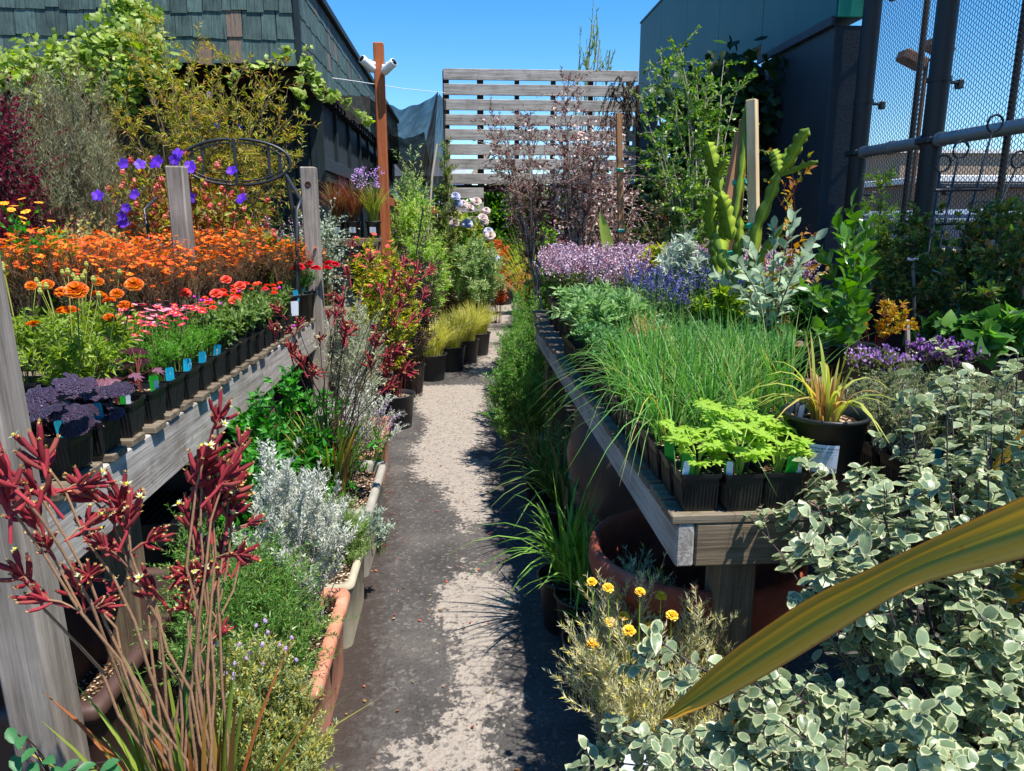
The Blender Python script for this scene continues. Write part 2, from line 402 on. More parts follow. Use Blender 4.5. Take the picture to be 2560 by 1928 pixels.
def asphalt(name, marks):
    t = NT(name); g = t.n('NewGeometry'); P = g.outputs['Position']
    vo = t.n('TexVoronoi', {'Vector': P, 'Scale': 85.0}); agg = t.n('SeparateColor', {0: vo.outputs['Color']}).outputs[0]
    vo2 = t.n('TexVoronoi', {'Vector': P, 'Scale': 210.0}); agg2 = t.n('SeparateColor', {0: vo2.outputs['Color']}).outputs[1]
    n1 = t.noise(P, 3.0, 6.0, .65); n2 = t.noise(P, 26.0, 6.0, .75); n3 = t.noise(P, 400.0, 2.0, .7)
    base = t.ramp(n1.outputs[0], [(.3, '#3a3735'), (.55, '#4f4b48'), (.75, '#635d57')])
    st = t.math('MULTIPLY', t.math('SUBTRACT', agg, .78, clamp=True), 3.6, clamp=True)
    base = t.mix(t.math('MULTIPLY', st, .42), base, '#8a857d')
    base = t.mix(t.math('MULTIPLY', t.math('SUBTRACT', agg2, .8, clamp=True), 2.6), base, '#1d1a18')
    if marks:
        pa = t.n('Attribute', None, attribute_name='pale').outputs['Fac']; da = t.n('Attribute', None, attribute_name='dark').outputs['Fac']
        nn = t.math('ADD', t.math('MULTIPLY', t.math('SUBTRACT', t.math('MULTIPLY_ADD', n1.outputs[0], .4, t.math('MULTIPLY', n2.outputs[0], .6)), .5), .62), t.math('MULTIPLY', t.math('SUBTRACT', agg, .5), .05))
        f = t.math('MULTIPLY', t.math('ADD', pa, nn), 28.0, clamp=True); f = t.math('MULTIPLY', f, t.math('MULTIPLY_ADD', t.math('GREATER_THAN', agg, .12), .5, .5))
        pc = t.ramp(t.math('ADD', t.math('MULTIPLY', n2.outputs[0], .5), t.math('MULTIPLY', n3.outputs[0], .5)), [(.3, '#786f67'), (.5, '#958b80'), (.7, '#ab9f92')])
        pc = t.mix(t.math('MULTIPLY', t.math('SUBTRACT', agg2, .72, clamp=True), 2.0), pc, '#6d665e')
        base = t.mix(f, base, pc)
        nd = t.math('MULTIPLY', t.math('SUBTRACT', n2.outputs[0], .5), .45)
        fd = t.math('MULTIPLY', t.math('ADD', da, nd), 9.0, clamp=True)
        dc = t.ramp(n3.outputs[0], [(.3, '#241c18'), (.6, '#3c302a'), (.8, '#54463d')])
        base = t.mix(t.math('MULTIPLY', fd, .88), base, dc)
    h = t.math('ADD', t.math('MULTIPLY', vo.outputs['Distance'], 1.2), n3.outputs[0])
    return t.bsdf(base, .85, .3, bump=h, bs=.55, bd=.006)
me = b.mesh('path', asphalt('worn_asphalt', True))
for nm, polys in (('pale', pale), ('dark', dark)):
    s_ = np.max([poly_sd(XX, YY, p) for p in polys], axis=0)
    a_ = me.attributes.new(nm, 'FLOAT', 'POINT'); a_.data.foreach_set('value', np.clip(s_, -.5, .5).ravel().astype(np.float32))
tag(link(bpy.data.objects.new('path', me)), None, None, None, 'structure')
def groundm():
    t = NT('bare_ground'); P = t.n('NewGeometry').outputs['Position']; n = t.noise(P, 2.5, 8.0, .7); n2 = t.noise(P, 60.0, 3.0)
    c = t.ramp(n.outputs[0], [(.3, '#3a3129'), (.55, '#564a3d'), (.75, '#74685a')])
    return t.bsdf(c, .95, .15, bump=n2.outputs[0], bs=.8, bd=.02)
b = MB(); b.add([[-150, -60, 0], [150, -60, 0], [150, 260, 0], [-150, 260, 0]], [[0, 1, 2, 3]])
tag(link(bpy.data.objects.new('ground', b.mesh('ground', groundm()))), None, None, None, 'structure')
# fallen petals, twigs and grit
b = MB(); n = 420; px = U(-.42, .5, n); py = U(1.4, 9, n) ** 1.0
D = unit(np.c_[U(-1, 1, n), U(-1, 1, n), np.zeros(n)])
b.scatter(T_DIA, np.c_[px, py, np.full(n, .009)], D, None, np.c_[U(.004, .012, n), U(.006, .022, n), np.ones(n) * .02])
o = link(bpy.data.objects.new('leaf_litter', b.mesh('leaf_litter', leafm('fallen_leaf', ['#8a6a3c', '#6b4a2c', '#a32a30', '#9a8a62', '#c25a38', '#54422e'], trans=.1))))
tag(o, 'tiny fallen petals and dry leaf bits scattered on the asphalt path', 'leaf litter', None, 'stuff')

# ---------------------------------------------------------------- left shingled building
def shinglem():
    t = NT('weathered_green_shingle'); tc = t.n('TexCoord'); oi = t.n('ObjectInfo'); r = oi.outputs['Random']
    off = t.n('CombineXYZ', {0: t.math('MULTIPLY', r, 91.0), 1: t.math('MULTIPLY', r, 47.0), 2: 0.0})
    vo = t.n('VectorMath', {0: tc.outputs['Object'], 1: off.outputs[0]}, operation='ADD')
    mp = t.n('VectorMath', {0: vo.outputs[0], 1: (70.0, 70.0, 4.0)}, operation='MULTIPLY'); n1 = t.noise(mp.outputs[0], 1.0, 5.0, .7, .5)
    n2 = t.noise(vo.outputs[0], 8.0, 4.0, .6)
    c = t.ramp(t.math('ADD', t.math('MULTIPLY', n1.outputs[0], .65), t.math('MULTIPLY', n2.outputs[0], .35)), [(.32, '#1a2427'), (.45, '#3c4f4e'), (.6, '#506662'), (.75, '#6a7f78')])
    hs = t.n('HueSaturation', {'Color': c, 'Value': t.math('MULTIPLY_ADD', t.n('TexWhiteNoise', {'Vector': off.outputs[0]}).outputs[0], .5, .75)}).outputs[0]
    bare = t.math('GREATER_THAN', r, .965); wear = t.math('MULTIPLY', bare, t.math('MULTIPLY', t.math('SUBTRACT', n1.outputs[0], .36, clamp=True), 6.0, clamp=True))
    hs = t.mix(wear, hs, '#7d6555')
    return t.bsdf(hs, .75, .3, bump=n1.outputs[0], bs=.6, bd=.006)
M_SH = shinglem()
M_DKBD = woodm('dark_green_black_boards', ['#0b1013', '#172024', '#212d31', '#2c3a3e'], 2, rough=.6)
M_DKPANEL = plain('dark_blue_grey_panel', '#27313a', .6, .35, nz=.1, scale=3)
BX, BY, BZ, TZ = -1.285, 6.5, 2.64, 3.36   # fascia corner, eave and top
bl = thing('shingled_building', 'long low building with weathered green shingle fascia and dark board walls behind the left plants', 'building', (BX - 2, 8, 0))
bo = np.array([BX - 2, 8, 0])
def bpart(name, mb, mat, parent=None, kind=None, label=None):
    return part(name, mb.mesh(name, mat), parent or bl, kind=kind, label=label)
BL = 9.8  # building depth along Y from the fascia
b = MB(); b.box(np.array([BX - 3.03, BY + BL / 2 + .02, (BZ + TZ) / 2 + .03]) - bo, (6.0, BL - .06, TZ - BZ)); bpart('fascia_core', b, M_DKPANEL)
b = MB(); b.box(np.array([BX - 3.0, BY + BL / 2, TZ + .06]) - bo, (6.1, BL + .1, .05), bev=.01); bpart('roof', b, M_DKPANEL)
b = MB()
b.box(np.array([BX - 3.05, BY + 5.2, BZ - .015]) - bo, (5.9, BL - .1, .03))
for i in range(40): b.box(np.array([BX - .1, BY + .3 + i * .24, BZ - .06]) - bo, (.24, .06, .08))
bpart('soffit', b, plain('soffit_wood', '#2b2320', .8), kind='stuff')
# wall: end board cladding, side panels, rails, battens
WX, WY = -1.38, 7.6
b = MB(); b.box(np.array([WX - 2.6, WY + 4.3, 1.29]) - bo, (5.1, 8.5, 2.58)); bpart('wall_core', b, M_DKPANEL)
def blk(name, c, d, mat, n=1, lab=None):
    q = MB(); q.box(np.array(c) - bo, d, bev=.006); return bpart(name, q, mat, label=lab)
x = WX - 5.1
while x < WX - .02:
    wd = .14; blk('wall_board', (x + wd / 2, WY + .03, 1.29), (wd - .008, .025, 2.56), M_DKBD); x += wd
for i, y in enumerate(np.arange(7.75, 16, .16)):
    tall = y > 10.2
    blk('wall_board', (WX - .002, y + .08, .95), (.025, .15, 1.86), M_DKBD)
for i, y in enumerate(np.arange(7.72, 15.9, .98)):
    blk('wall_panel', (WX + .002, y + .47, 2.2), (.02, .9, .72), M_DKPANEL); blk('wall_post', (WX + .0, y, 1.29), (.09, .09, 2.57), M_DKBD)
for i in range(36): blk('baluster', (WX + .015, 11.1 + i * .13, 2.2), (.03, .035, .46), M_DKBD)
blk('wall_rail', (WX + .03, 11.8, 1.95), (.05, 8.2, .13), M_DKPANEL); blk('wall_rail', (WX + .03, 11.8, 1.80), (.045, 8.2, .05), M_DKBD)
# shingles: every one its own piece
for k in range(14):
    q = MB(); wd = [.07, .085, .1, .115, .13, .15, .09, .12][k % 8]; h = .22; jag = U(-.006, .006, 2)
    v = [[-wd / 2, 0, 0 + jag[0]], [wd / 2, 0, jag[1]], [wd / 2, 0, h], [-wd / 2, 0, h], [-wd / 2, -.016, 0 + jag[0]], [wd / 2, -.016, jag[1]], [wd / 2, -.004, h], [-wd / 2, -.004, h]]
    q.add(v, [[0, 3, 2, 1], [4, 5, 6, 7], [0, 1, 5, 4], [1, 2, 6, 5], [3, 0, 4, 7]]); MC['sh%d' % k] = (wd, q.mesh('shingle', M_SH))
RH = .192
for face in (0, 1):
    for r in range(4):
        z0 = BZ - .02 + r * RH; pos = 0.0; L = 4.6 if face == 0 else BL; cnt = 0
        nmax = 62 if face == 0 else 88
        while pos < L:
            wd, m_ = MC['sh%d' % rng.integers(14)]; k = 0; cnt += 1
            if face == 0: loc = (BX - pos - wd / 2, BY - .006 - (3 - r) * .006, z0 + U(-.012, .012)); rz = 0
            else: loc = (BX + .006 + (3 - r) * .006, BY + pos + wd / 2, z0 + U(-.012, .012)); rz = pi / 2
            part('shingle', m_, bl, np.array(loc) - bo, (radians(-1.5) if face == 0 else 0, radians(U(-.7, .7)), rz), (U(.94, .99), 1, U(.97, 1.03))); pos += wd
blk('corner_cap', (BX + .012, BY - .012, BZ + .36), (.05, .05, .72), M_DKBD)
blk('gutter_edge', (BX + .04, BY + BL / 2, TZ + .03), (.04, BL, .06), M_DKBD)

# ---------------------------------------------------------------- red treated post with two cameras
p = at(946, 108, Y=7.0); PX = p[0]; pz = p[2]
t_ = thing('wooden_pole', 'tall rust red treated timber pole carrying two white security cameras', 'pole', (PX, 7.0, 0))
b = MB(); b.box((0, 0, pz / 2), (.088, .088, pz), bev=.008); part('post', b.mesh('post', M_RED), t_)
def secam(u, v, yaw, label):
    p = at(u, v, Y=6.9); t2 = thing('security_camera', label, 'camera', p)
    R = np.array(Matrix.Rotation(yaw, 3, 'Z') @ Matrix.Rotation(radians(-28), 3, 'X'))
    q = MB(); pr = [(0, -.075), (.034, -.075), (.036, -.07), (.036, .06), (.03, .075), (0, .078)]
    q.lathe(pr, n=20); V = q.V[0]; q.V[0] = (V[:, [0, 2, 1]] * [1, 1, 1]) @ R.T; part('housing', q.mesh('housing', M_WHITE), t2)
    q = MB(); q.lathe([(0, -.0775), (.028, -.0775), (.028, -.076)], n=16); q.V[0] = q.V[0][:, [0, 2, 1]] @ R.T; part('lens', q.mesh('lens', plain('black_lens_glass', '#0a0b0e', .1, .6)), t2)
    base = np.array([PX + (.05 if u > 946 else -.05), 6.98, p[2] + .02]) - p
    q = MB(); q.tubes([[[0, 0, 0], base * .5 + [0, 0, .03], base]], .009, 8, cap=True); q.lathe([(0, .012), (.032, .012), (.034, 0), (.034, -.01)], c=base, n=16); part('bracket', q.mesh('bracket', M_WHITE), t2)
    q = MB(); q.tubes([[base, base + [.01, -.03, -.05], base + [0, -.04, -.09]]], .003, 5); part('cable', q.mesh('cable', M_WHITE), t2)
secam(919, 161, radians(-40), 'white bullet security camera on the left side of the red pole')
secam(972, 168, radians(50), 'white bullet security camera on the right side of the red pole')

# ---------------------------------------------------------------- slatted timber screen
SY = 10.6
sx0 = at(1110, 300, Y=SY)[0]; sx1 = at(1592, 300, Y=SY)[0]; sm = at(1209, 500, Y=SY)[0]
t_ = thing('slatted_screen', 'tall grey weathered timber screen of horizontal boards over the end of the path', 'screen', (sx0, SY, 0))
ztop = at(1150, 172, Y=SY)[2]; pitch = .1925
for i in range(11):
    e = sx1 if i < 8 else sm; L = e - sx0; z = ztop - .07 - i * pitch
    q = MB(); q.box((0, 0, 0), (L, .032, .14), bev=.004); part('board', q.mesh('board', M_GREY), t_, (L / 2, U(-.004, .004), z), (0, U(-.002, .002), 0))
for i, u in enumerate((1116, 1201, 1292, 1382, 1475, 1569)):
    X = at(u, 300, Y=SY + .06)[0]; lo = 0 if i < 2 or i == 5 else ztop - 8 * pitch
    q = MB(); q.box((0, 0, 0), (.085 if i < 2 else .06, .085, ztop - lo - .02), bev=.004); part('frame_post', q.mesh('frame_post', M_DKFRAME), t_, (X - sx0, .065, (ztop + lo) / 2 - .01))
q = MB(); q.box((0, 0, 0), (sx1 - sx0, .08, .09), bev=.004); part('frame_rail', q.mesh('frame_rail', M_DKFRAME), t_, ((sx1 - sx0) / 2, .16, ztop - 8 * pitch))
q = MB(); q.tubes([[[.05, .3, 1.5], [.75, .6, 2.55]]], .05, 4); part('brace', q.mesh('brace', M_GREY), t_)

# ---------------------------------------------------------------- black shade cloth
def netm():
    t = NT('black_shade_cloth'); g = t.n('NewGeometry'); n = t.noise(g.outputs['Position'], 5.0, 4.0)
    w1 = t.math('MULTIPLY_ADD', n.outputs[0], .35, .66, clamp=True)
    d = t.n('BsdfDiffuse', {0: lin('#34322f')}); tr = t.n('BsdfTransparent'); m = t.n('MixShader', {0: w1, 1: tr.outputs[0], 2: d.outputs[0]})
    t.t.links.new(m.outputs[0], t.out.inputs[0]); return t.m
M_NET = netm()
def cloth(label, c0, c1, c2, c3, nu=26, nv=16, sag=.25, wr=.03, fold=0):
    """c0-c1 upper edge, c3-c2 lower edge"""
    u = np.linspace(0, 1, nu)[None, :, None]; v = np.linspace(0, 1, nv)[:, None, None]
    c0, c1, c2, c3 = map(np.array, (c0, c1, c2, c3))
    P = (1 - v) * ((1 - u) * c0 + u * c1) + v * ((1 - u) * c3 + u * c2)
    P = P + 0.0; s_ = np.sin(pi * u) * (.35 + .65 * v); P[..., 2:3] -= sag * s_ * np.ones_like(v)
    uu = np.broadcast_to(u[..., 0], P.shape[:2]); vv = np.broadcast_to(v[..., 0], P.shape[:2])
    w_ = np.sin(uu * 23 + vv * 5) * np.sin(vv * 9 + uu * 4) * wr + (np.sin(uu * fold * 6.28) * wr * 1.4 if fold else 0)
    P[..., 1] += w_; P[..., 2] += w_ * .5
    q = MB(); I = np.arange(nu * nv).reshape(nv, nu); q.add(P.reshape(-1, 3), np.stack([I[:-1, :-1], I[:-1, 1:], I[1:, 1:], I[1:, :-1]], -1).reshape(-1, 4), 0, True)
    return solid('shade_cloth', q.mesh('shade_cloth', M_NET), label, 'shade cloth')
cloth('black shade cloth sheet sagging between the red pole and the slatted screen', at(900, 235, Y=8.2), at(1095, 232, Y=9.9), at(1078, 470, Y=12.5), at(950, 400, Y=13.5), sag=.45, wr=.06)
cloth('dark mesh cloth slung under the eave of the shingled building', at(790, 212, Y=6.9), at(925, 240, Y=8.2), at(925, 310, Y=8.0), at(830, 235, Y=7.2), sag=.1)
cloth('black shade cloth hanging in folds beside the left end of the slatted screen', at(1092, 232, Y=9.8), at(1116, 250, Y=10.0), at(1108, 480, Y=10.0), at(1038, 470, Y=9.7), sag=.0, fold=5, wr=.04)
cloth('lowest far sheet of black shade cloth beyond the pole', at(965, 330, Y=14), at(1060, 330, Y=14), at(1075, 410, Y=16), at(985, 405, Y=16), sag=.3)
def wire(label, pts, r=.003, mat=None, name='wire', cat='wire'):
    q = MB(); q.tubes([np.array(pts)], r, 5); return solid(name, q.mesh(name, mat or M_WHITE), label, cat)
wire('thin white wire stretched from the building eave past the pole to the screen', [at(830, 195, Y=6.7), at(900, 205, Y=7.4), at(1010, 222, Y=8.8), at(1112, 232, Y=10.5)], .0035)

# ---------------------------------------------------------------- red brown fence beyond the pole
t_ = thing('brown_board_fence', 'red brown vertical board fence with wire mesh beyond the pole', 'fence', (-.95, 7.9, 0))
fx0, fy0, fx1, fy1 = -.82, 7.2, -.75, 11.2
for i in range(28):
    y = fy0 + (fy1 - fy0) * i / 28; x = fx0 + (fx1 - fx0) * i / 28
    q = MB() if i == 0 else q
    if i == 0: q.box((0, 0, 0), (.02, .13, 1.55), bev=.003); fm = q.mesh('fence_board', M_RED); gm = q.mesh('fence_board_grey', M_GREYZ)
    part('fence_board', fm if i % 3 else gm, t_, (x + .95, y - 7.9 + .07, .8 + U(-.01, .01)), (0, 0, U(-.04, .04)))
q = MB(); q.box((0, 0, 0), (.05, fy1 - fy0, .09), bev=.004); part('fence_rail', q.mesh('fence_rail', M_RED), t_, (.17, (fy0 + fy1) / 2 - 7.9, 1.6))
q = MB()
for i in range(16): q.tubes([[[.19, -.6, .5 + i * .07], [.22, 3.2, .5 + i * .07]]], .002, 3)
for i in range(40): q.tubes([[[.2, -.6 + i * .095, .4], [.2, -.6 + i * .095, 1.55]]], .002, 3)
part('wire_mesh', q.mesh('wire_mesh', M_IRON), t_, kind='stuff')
for i in range(5):
    part('fence_board', fm, t_, (.2 + i * .14 + .07, 3.35, .78 + U(-.01, .01)), (0, 0, pi / 2))
q = MB(); q.box((0, 0, 0), (.7, .05, .1)); part('fence_rail', q.mesh('fence_rail', M_RED), t_, (.5, 3.3, 1.55))

# ---------------------------------------------------------------- teal building on the right
def tealm(name, a, b_, grid=False):
    t = NT(name); P = t.n('NewGeometry').outputs['Position']; n = t.noise(P, 1.6, 5.0, .6)
    mp = t.n('VectorMath', {0: P, 1: (9.0, 9.0, .6)}, operation='MULTIPLY'); st = t.noise(mp.outputs[0], 1.0, 4.0, .7)
    c = t.ramp(t.math('ADD', t.math('MULTIPLY', n.outputs[0], .6), t.math('MULTIPLY', st.outputs[0], .4)), [(.3, a), (.7, b_)])
    h = n.outputs[0]; bs = .1
    if grid:
        br = t.n('TexBrick', {'Vector': P, 'Scale': 34.0, 'Mortar Size': .03, 'Color1': (1, 1, 1, 1), 'Color2': (.9, .9, .9, 1), 'Mortar': (0, 0, 0, 1)})
        mp2 = t.n('VectorMath', {0: P, 1: (30.0, 42.0, 38.0)}, operation='MULTIPLY')
        vv = t.n('TexVoronoi', {'Vector': mp2.outputs[0], 'Scale': 1.0}); h = vv.outputs['Distance']; bs = .35
    return t.bsdf(c, .55, .4, bump=h, bs=bs, bd=.006)
M_TB = tealm('teal_painted_wall', '#0a4c50', '#115f62'); M_TD = tealm('dark_textured_panel', '#20282f', '#2c363e', True); M_TG = plain('sunlit_teal_end', '#2f9a80', .5)
t_ = thing('teal_building', 'tall blue green painted wall with dark lower panel behind the right plants', 'building', (3.0, 9, 0))
to = np.array([3.0, 9, 0])
def tp(name, c, d, mat, bev=.004, **k):
    q = MB(); q.box(np.array(c) - to, d, bev=bev); return part(name, q.mesh(name, mat), t_, **k)
YN, YF, YM = 6.19, 12.95, 7.70
pl_ = (YF - YM) / 4
for i in range(4): tp('upper_panel', (3.12, YM + pl_ * (i + .5), 3.82), (.24, pl_ - .006, 1.44), M_TB)
tp('parapet_cap', (3.12, (YN + YF) / 2, 4.555), (.27, YF - YN, .03), M_TB)
tp('upper_wall', (3.12, (YN + YM) / 2 - .001, 3.755), (.236, YM - YN, 1.566), M_TB)
tp('end_wall', (3.13, YN - .012, 3.75), (.23, .02, 1.55), M_TG)  # end face coloured brighter than the wall, sunlight put into its colour
tp('trim', (2.985, (YN + YM) / 2, 2.95), (.03, YM - YN + .02, .07), M_DKPANEL)
tp('lower_wall', (3.12, (YN + YM) / 2, 1.46), (.22, YM - YN - .01, 2.92), M_TD)
tp('wall_post', (3.05, YF - .35, 1.545), (.3, .5, 3.09), M_DKPANEL)
tp('wall_post', (3.12, 9.3, 1.545), (.09, .09, 3.09), M_DKPANEL)
for z in (2.5, 2.0): tp('wall_rail', (3.14, (YM + YF) / 2, z), (.05, YF - YM, .07), M_DKPANEL)

# ---------------------------------------------------------------- chain link fence on the right
FX = 3.2
t_ = thing('chain_link_fence', 'tall black chain link fence on heavy pipe posts along the right side', 'fence', (FX, 5, 0))
def meshm():
    t = NT('rusty_black_wire'); P = t.n('NewGeometry').outputs['Position']; n = t.noise(P, 1.2, 3.0)
    c = t.ramp(n.outputs[0], [(.4, '#14161a'), (.6, '#2a221e'), (.75, '#5a3f30')]); return t.bsdf(c, .5, .5, metal=.3)
M_LINK = meshm()
# diamond mesh: zig-zag wires running up, woven front and back
cw, ch, FT = .05, .034, 4.6
def link_wires(y0, y1, z0, z1, ox):
    ys = np.arange(y0, y1, cw / 2); K = int((z1 - z0) / (ch / 2)) + 1; zz_ = z0 + np.arange(K) * ch / 2
    q = MB(); P = np.zeros((len(ys), K, 3)); s_ = np.where(np.arange(K) % 2, 1, -1)
    for i in range(len(ys)):
        P[i, :, 1] = ys[i] + s_ * cw / 4 * (1 if i % 2 else -1); P[i, :, 2] = zz_; P[i, :, 0] = ox + (.004 if i % 2 else -.004) * s_
    q.tubes(P, .0033, 3, ref=(1, 0, 0)); return q
q = link_wires(2.2, 6.2, .3, FT, .14); q.V = [v - np.array([0, 5, 0]) for v in q.V]
part('wire_mesh', q.mesh('wire_mesh', M_LINK), t_, kind='stuff')
M_PIPE = plain('black_coated_pipe', '#0c0e12', .5, .5, nz=.25, scale=5); M_GALV = plain('galvanised_pipe', '#7f868a', .4, .5, metal=.4, nz=.1, scale=12)
for y, u0, u1 in ((6.0, 0, 0), (5.05, 0, 0), (3.2, 0, 0)):
    q = MB(); q.tubes([[[.0, y - 5, -.02], [0, y - 5, 2.5], [.0, y - 5, 5.2]]], .068, 20)
    for z in (1.0, 1.25, 2.3, 3.1, 3.9): q.tubes([[[0, y - 5, z], [0, y - 5, z + .03]]], .075, 20, cap=True)
    part('fence_post', q.mesh('fence_post', M_PIPE), t_)
    q = MB()
    for z in (1.6, 2.3, 3.1, 3.9): q.tubes([[[.03, y - 5, z], [.19, y - 5 + .07, z + .01]]], .012, 6, cap=True); q.box((.19, y - 5 + .07, z), (.04, .05, .06), bev=.006)
    q.box((0, y - 5, 1.925), (.16, .16, .045), bev=.01); part('clamp', q.mesh('clamp', M_GALV if y < 5 else M_IRON), t_)
for y in (5.62, 4.6, 3.6):
    q = MB(); q.tubes([[[.2, y - 5, 0], [.2, y - 5, 5.2]]], .022, 8); part('mesh_post', q.mesh('mesh_post', M_LINK), t_)
for a_, b_ in ((5.93, 5.13), (4.97, 3.28), (3.12, 2.0)):
    q = MB(); q.tubes([[[0, a_ - 5, 1.925], [0, b_ - 5, 1.925]]], .043, 16, cap=True)
    for y in (a_ - .02, b_ + .02, (a_ + b_) / 2): q.tubes([[[0, y - 5 - .02, 1.925], [0, y - 5 + .02, 1.925]]], .05, 16, cap=True)
    part('rail_pipe', q.mesh('rail_pipe', M_GALV), t_)
for z in (.6, 4.5):
    q = MB(); q.tubes([[[.2, -2.8, z], [.2, .85, z]]], .02, 8); part('mesh_rail', q.mesh('mesh_rail', M_LINK), t_)
# what shows through the fence
def bx(name, c, d, mat, label, cat, bev=.02):
    q = MB(); q.box((0, 0, 0), d, bev=bev); return solid(name, q.mesh(name, mat), label, cat, c)
M_WWALL = plain('pale_grey_siding', '#8f979f', .6, nz=.06)
t_ = thing('floodlight_mast', 'rusty floodlight mast with two lamp heads seen through the chain link fence', 'light mast', (11.5, 17.5, 0))
zt = at(2300, 150, Y=17.5)[2]; M_RUST = plain('rusty_steel', '#5a4232', .7, nz=.25)
q = MB(); q.tubes([[[0, 0, 0], [0, 0, zt]]], .05, 8); part('mast', q.mesh('mast', M_RUST), t_, (at(2300, 300, Y=17.5)[0] - 11.5, 0, 0))
mx = at(2300, 300, Y=17.5)[0] - 11.5
for dx, dz in ((-.35, .1), (.25, .35)):
    q = MB(); q.box((0, 0, 0), (.6, .4, .25), bev=.04, R=np.array(Matrix.Rotation(.4, 3, 'Y'))); part('lamp_head', q.mesh('lamp_head', M_RUST), t_, (mx + dx, 0, zt + dz - .1))
q = MB(); q.box((0, 0, 0), (1.1, .06, .06)); part('crossbar', q.mesh('crossbar', M_RUST), t_, (mx, 0, zt))
t_ = thing('low_warehouse', 'low white roofed warehouse beyond the chain link fence', 'building', (18, 24, 0))
def w_(name, c, d, mat): q = MB(); q.box((0, 0, 0), d, bev=.02); part(name, q.mesh(name, mat), t_, c)
w_('wall', (3, 0, 1.2), (16, 8, 2.4), plain('warehouse_wall', '#8a7463', .8, nz=.1)); w_('roof', (3, 0, 2.5), (16.4, 8.4, .18), M_WHITE); w_('roof_edge', (3, -4.2, 2.32), (16.2, .1, .12), M_DKPANEL)
for i in range(6): w_('window', (-3.5 + i * 2.4, -4.02, 1.5), (1.1, .06, .8), plain('dark_window', '#1a222b', .15))
t_ = thing('parked_trailer', 'pale blue grey box trailer parked just beyond the chain link fence', 'trailer', (7.6, 9.2, 0))
q = MB(); q.box((0, 0, 0), (3.2, 5.4, 1.1), bev=.06); part('body', q.mesh('body', plain('pale_blue_grey_paint', '#9aa9bd', .35, nz=.04)), t_, (0, 0, .98))
q = MB(); q.box((0, 0, 0), (3.24, 5.44, .05), bev=.01); part('trim_strip', q.mesh('trim_strip', M_WHITE), t_, (0, 0, 1.4))
for y in (-1.2, 1.3):
    q = MB(); q.lathe([(0, -.1), (.3, -.1), (.33, -.06), (.33, .06), (.3, .1), (0, .1)], n=20); q.V[0] = q.V[0][:, [2, 1, 0]]; part('wheel', q.mesh('wheel', M_BLK), t_, (-1.55, y, .335))
t_ = thing('brick_boundary_wall', 'low pinkish brown wall standing behind the chain link fence', 'wall', (4.4, 5.5, 0))
q = MB(); q.box((0, 0, .55), (.15, 9, 1.1), bev=.01); part('wall', q.mesh('wall', plain('pinkish_concrete', '#8f7467', .9, nz=.15, scale=4, bump=.3)), t_)
q = MB(); q.box((0, 0, 1.12), (.2, 9, .05), bev=.01); part('coping', q.mesh('coping', M_GREY), t_)
t_ = thing('far_house', 'low far away white house with grey roof seen past the shade cloth', 'house', (-1.6, 30, 0))
q = MB(); q.box((0, 0, 0), (3.6, 3, 3.3)); part('wall', q.mesh('wall', M_WHITE), t_, (0, 0, 1.35))
q = MB(); q.add([[-2, -1.7, 0], [2, -1.7, 0], [2, 1.7, 0], [-2, 1.7, 0], [-1.6, 0, .7], [1.6, 0, .7]], [[0, 1, 5, 4], [2, 3, 4, 5]]); q.add([[-2, -1.7, 0], [-2, 1.7, 0], [-1.6, 0, .7], [2, -1.7, 0], [2, 1.7, 0], [1.6, 0, .7]], [[0, 2, 1], [3, 4, 5]]); part('roof', q.mesh('roof', M_WWALL), t_, (0, 0, 2.98))
q = MB(); q.box((0, 0, 0), (.5, .04, .5)); part('window', q.mesh('window', M_DKPANEL), t_, (.4, -1.52, 2.2))
# far ends of the street behind the fence
for i, (x, y, wd, h, lab, cc) in enumerate([(30, 46, 9, 5.2, 'beige two storey block farthest behind the chain link fence', '#a08c78'), (42, 42, 8, 4.4, 'grey flat roofed block behind the floodlight mast', '#7f858a')]):
    t_ = thing('distant_building', lab, 'building', (x, y, 0)); q = MB(); q.box((0, 0, h / 2), (wd, 6, h)); part('wall', q.mesh('wall', plain('far_wall_%d' % i, cc)), t_)
    q = MB(); q.box((0, 0, h + .1), (wd + .4, 6.4, .2)); part('roof', q.mesh('roof', M_WHITE), t_)
    for k in range(5):
        q = MB(); q.box((0, 0, 0), (.9, .06, 1)); part('window', q.mesh('window', M_DKPANEL), t_, (-wd / 2 + 1.1 + k * (wd - 2.2) / 4, -3.02, h * .6))
# scrolled iron trellis leaning on the fence
t_ = thing('iron_trellis', 'black scrolled iron trellis leaning against the chain link fence', 'trellis', (2.75, 3.7, .5))
def curve(pts, r=.006): q = MB(); q.tubes([np.array(pts)], r, 6, cap=True); return q
for i, (u0, v0, u1, v1) in enumerate(((2345, 640, 2395, 395), (2395, 640, 2480, 330), (2440, 650, 2540, 420), (2320, 640, 2350, 430))):
    a_ = at(u0, v0, Y=3.6); c_ = at(u1, v1, Y=3.9); pts = [a_ + (c_ - a_) * s_ for s_ in np.linspace(0, 1, 5)]
    for k in range(1, 15): th = k * .42; rr = .07 * (1 - k / 22); pts.append(c_ + np.array([rr * sin(th) * .9 + .0, 0, rr * (1 - cos(th)) * .9 - 0]))
    q = curve(np.array(pts) - np.array([2.75, 3.7, .5])); part('scroll_bar', q.mesh('scroll_bar', M_IRON), t_)
for v in (476, 560, 655):
    q = curve([at(2338, v, Y=3.65) - np.array([2.75, 3.7, .5]), at(2465, v - 2, Y=3.65) - np.array([2.75, 3.7, .5])], .008); part('cross_bar', q.mesh('cross_bar', M_IRON), t_)

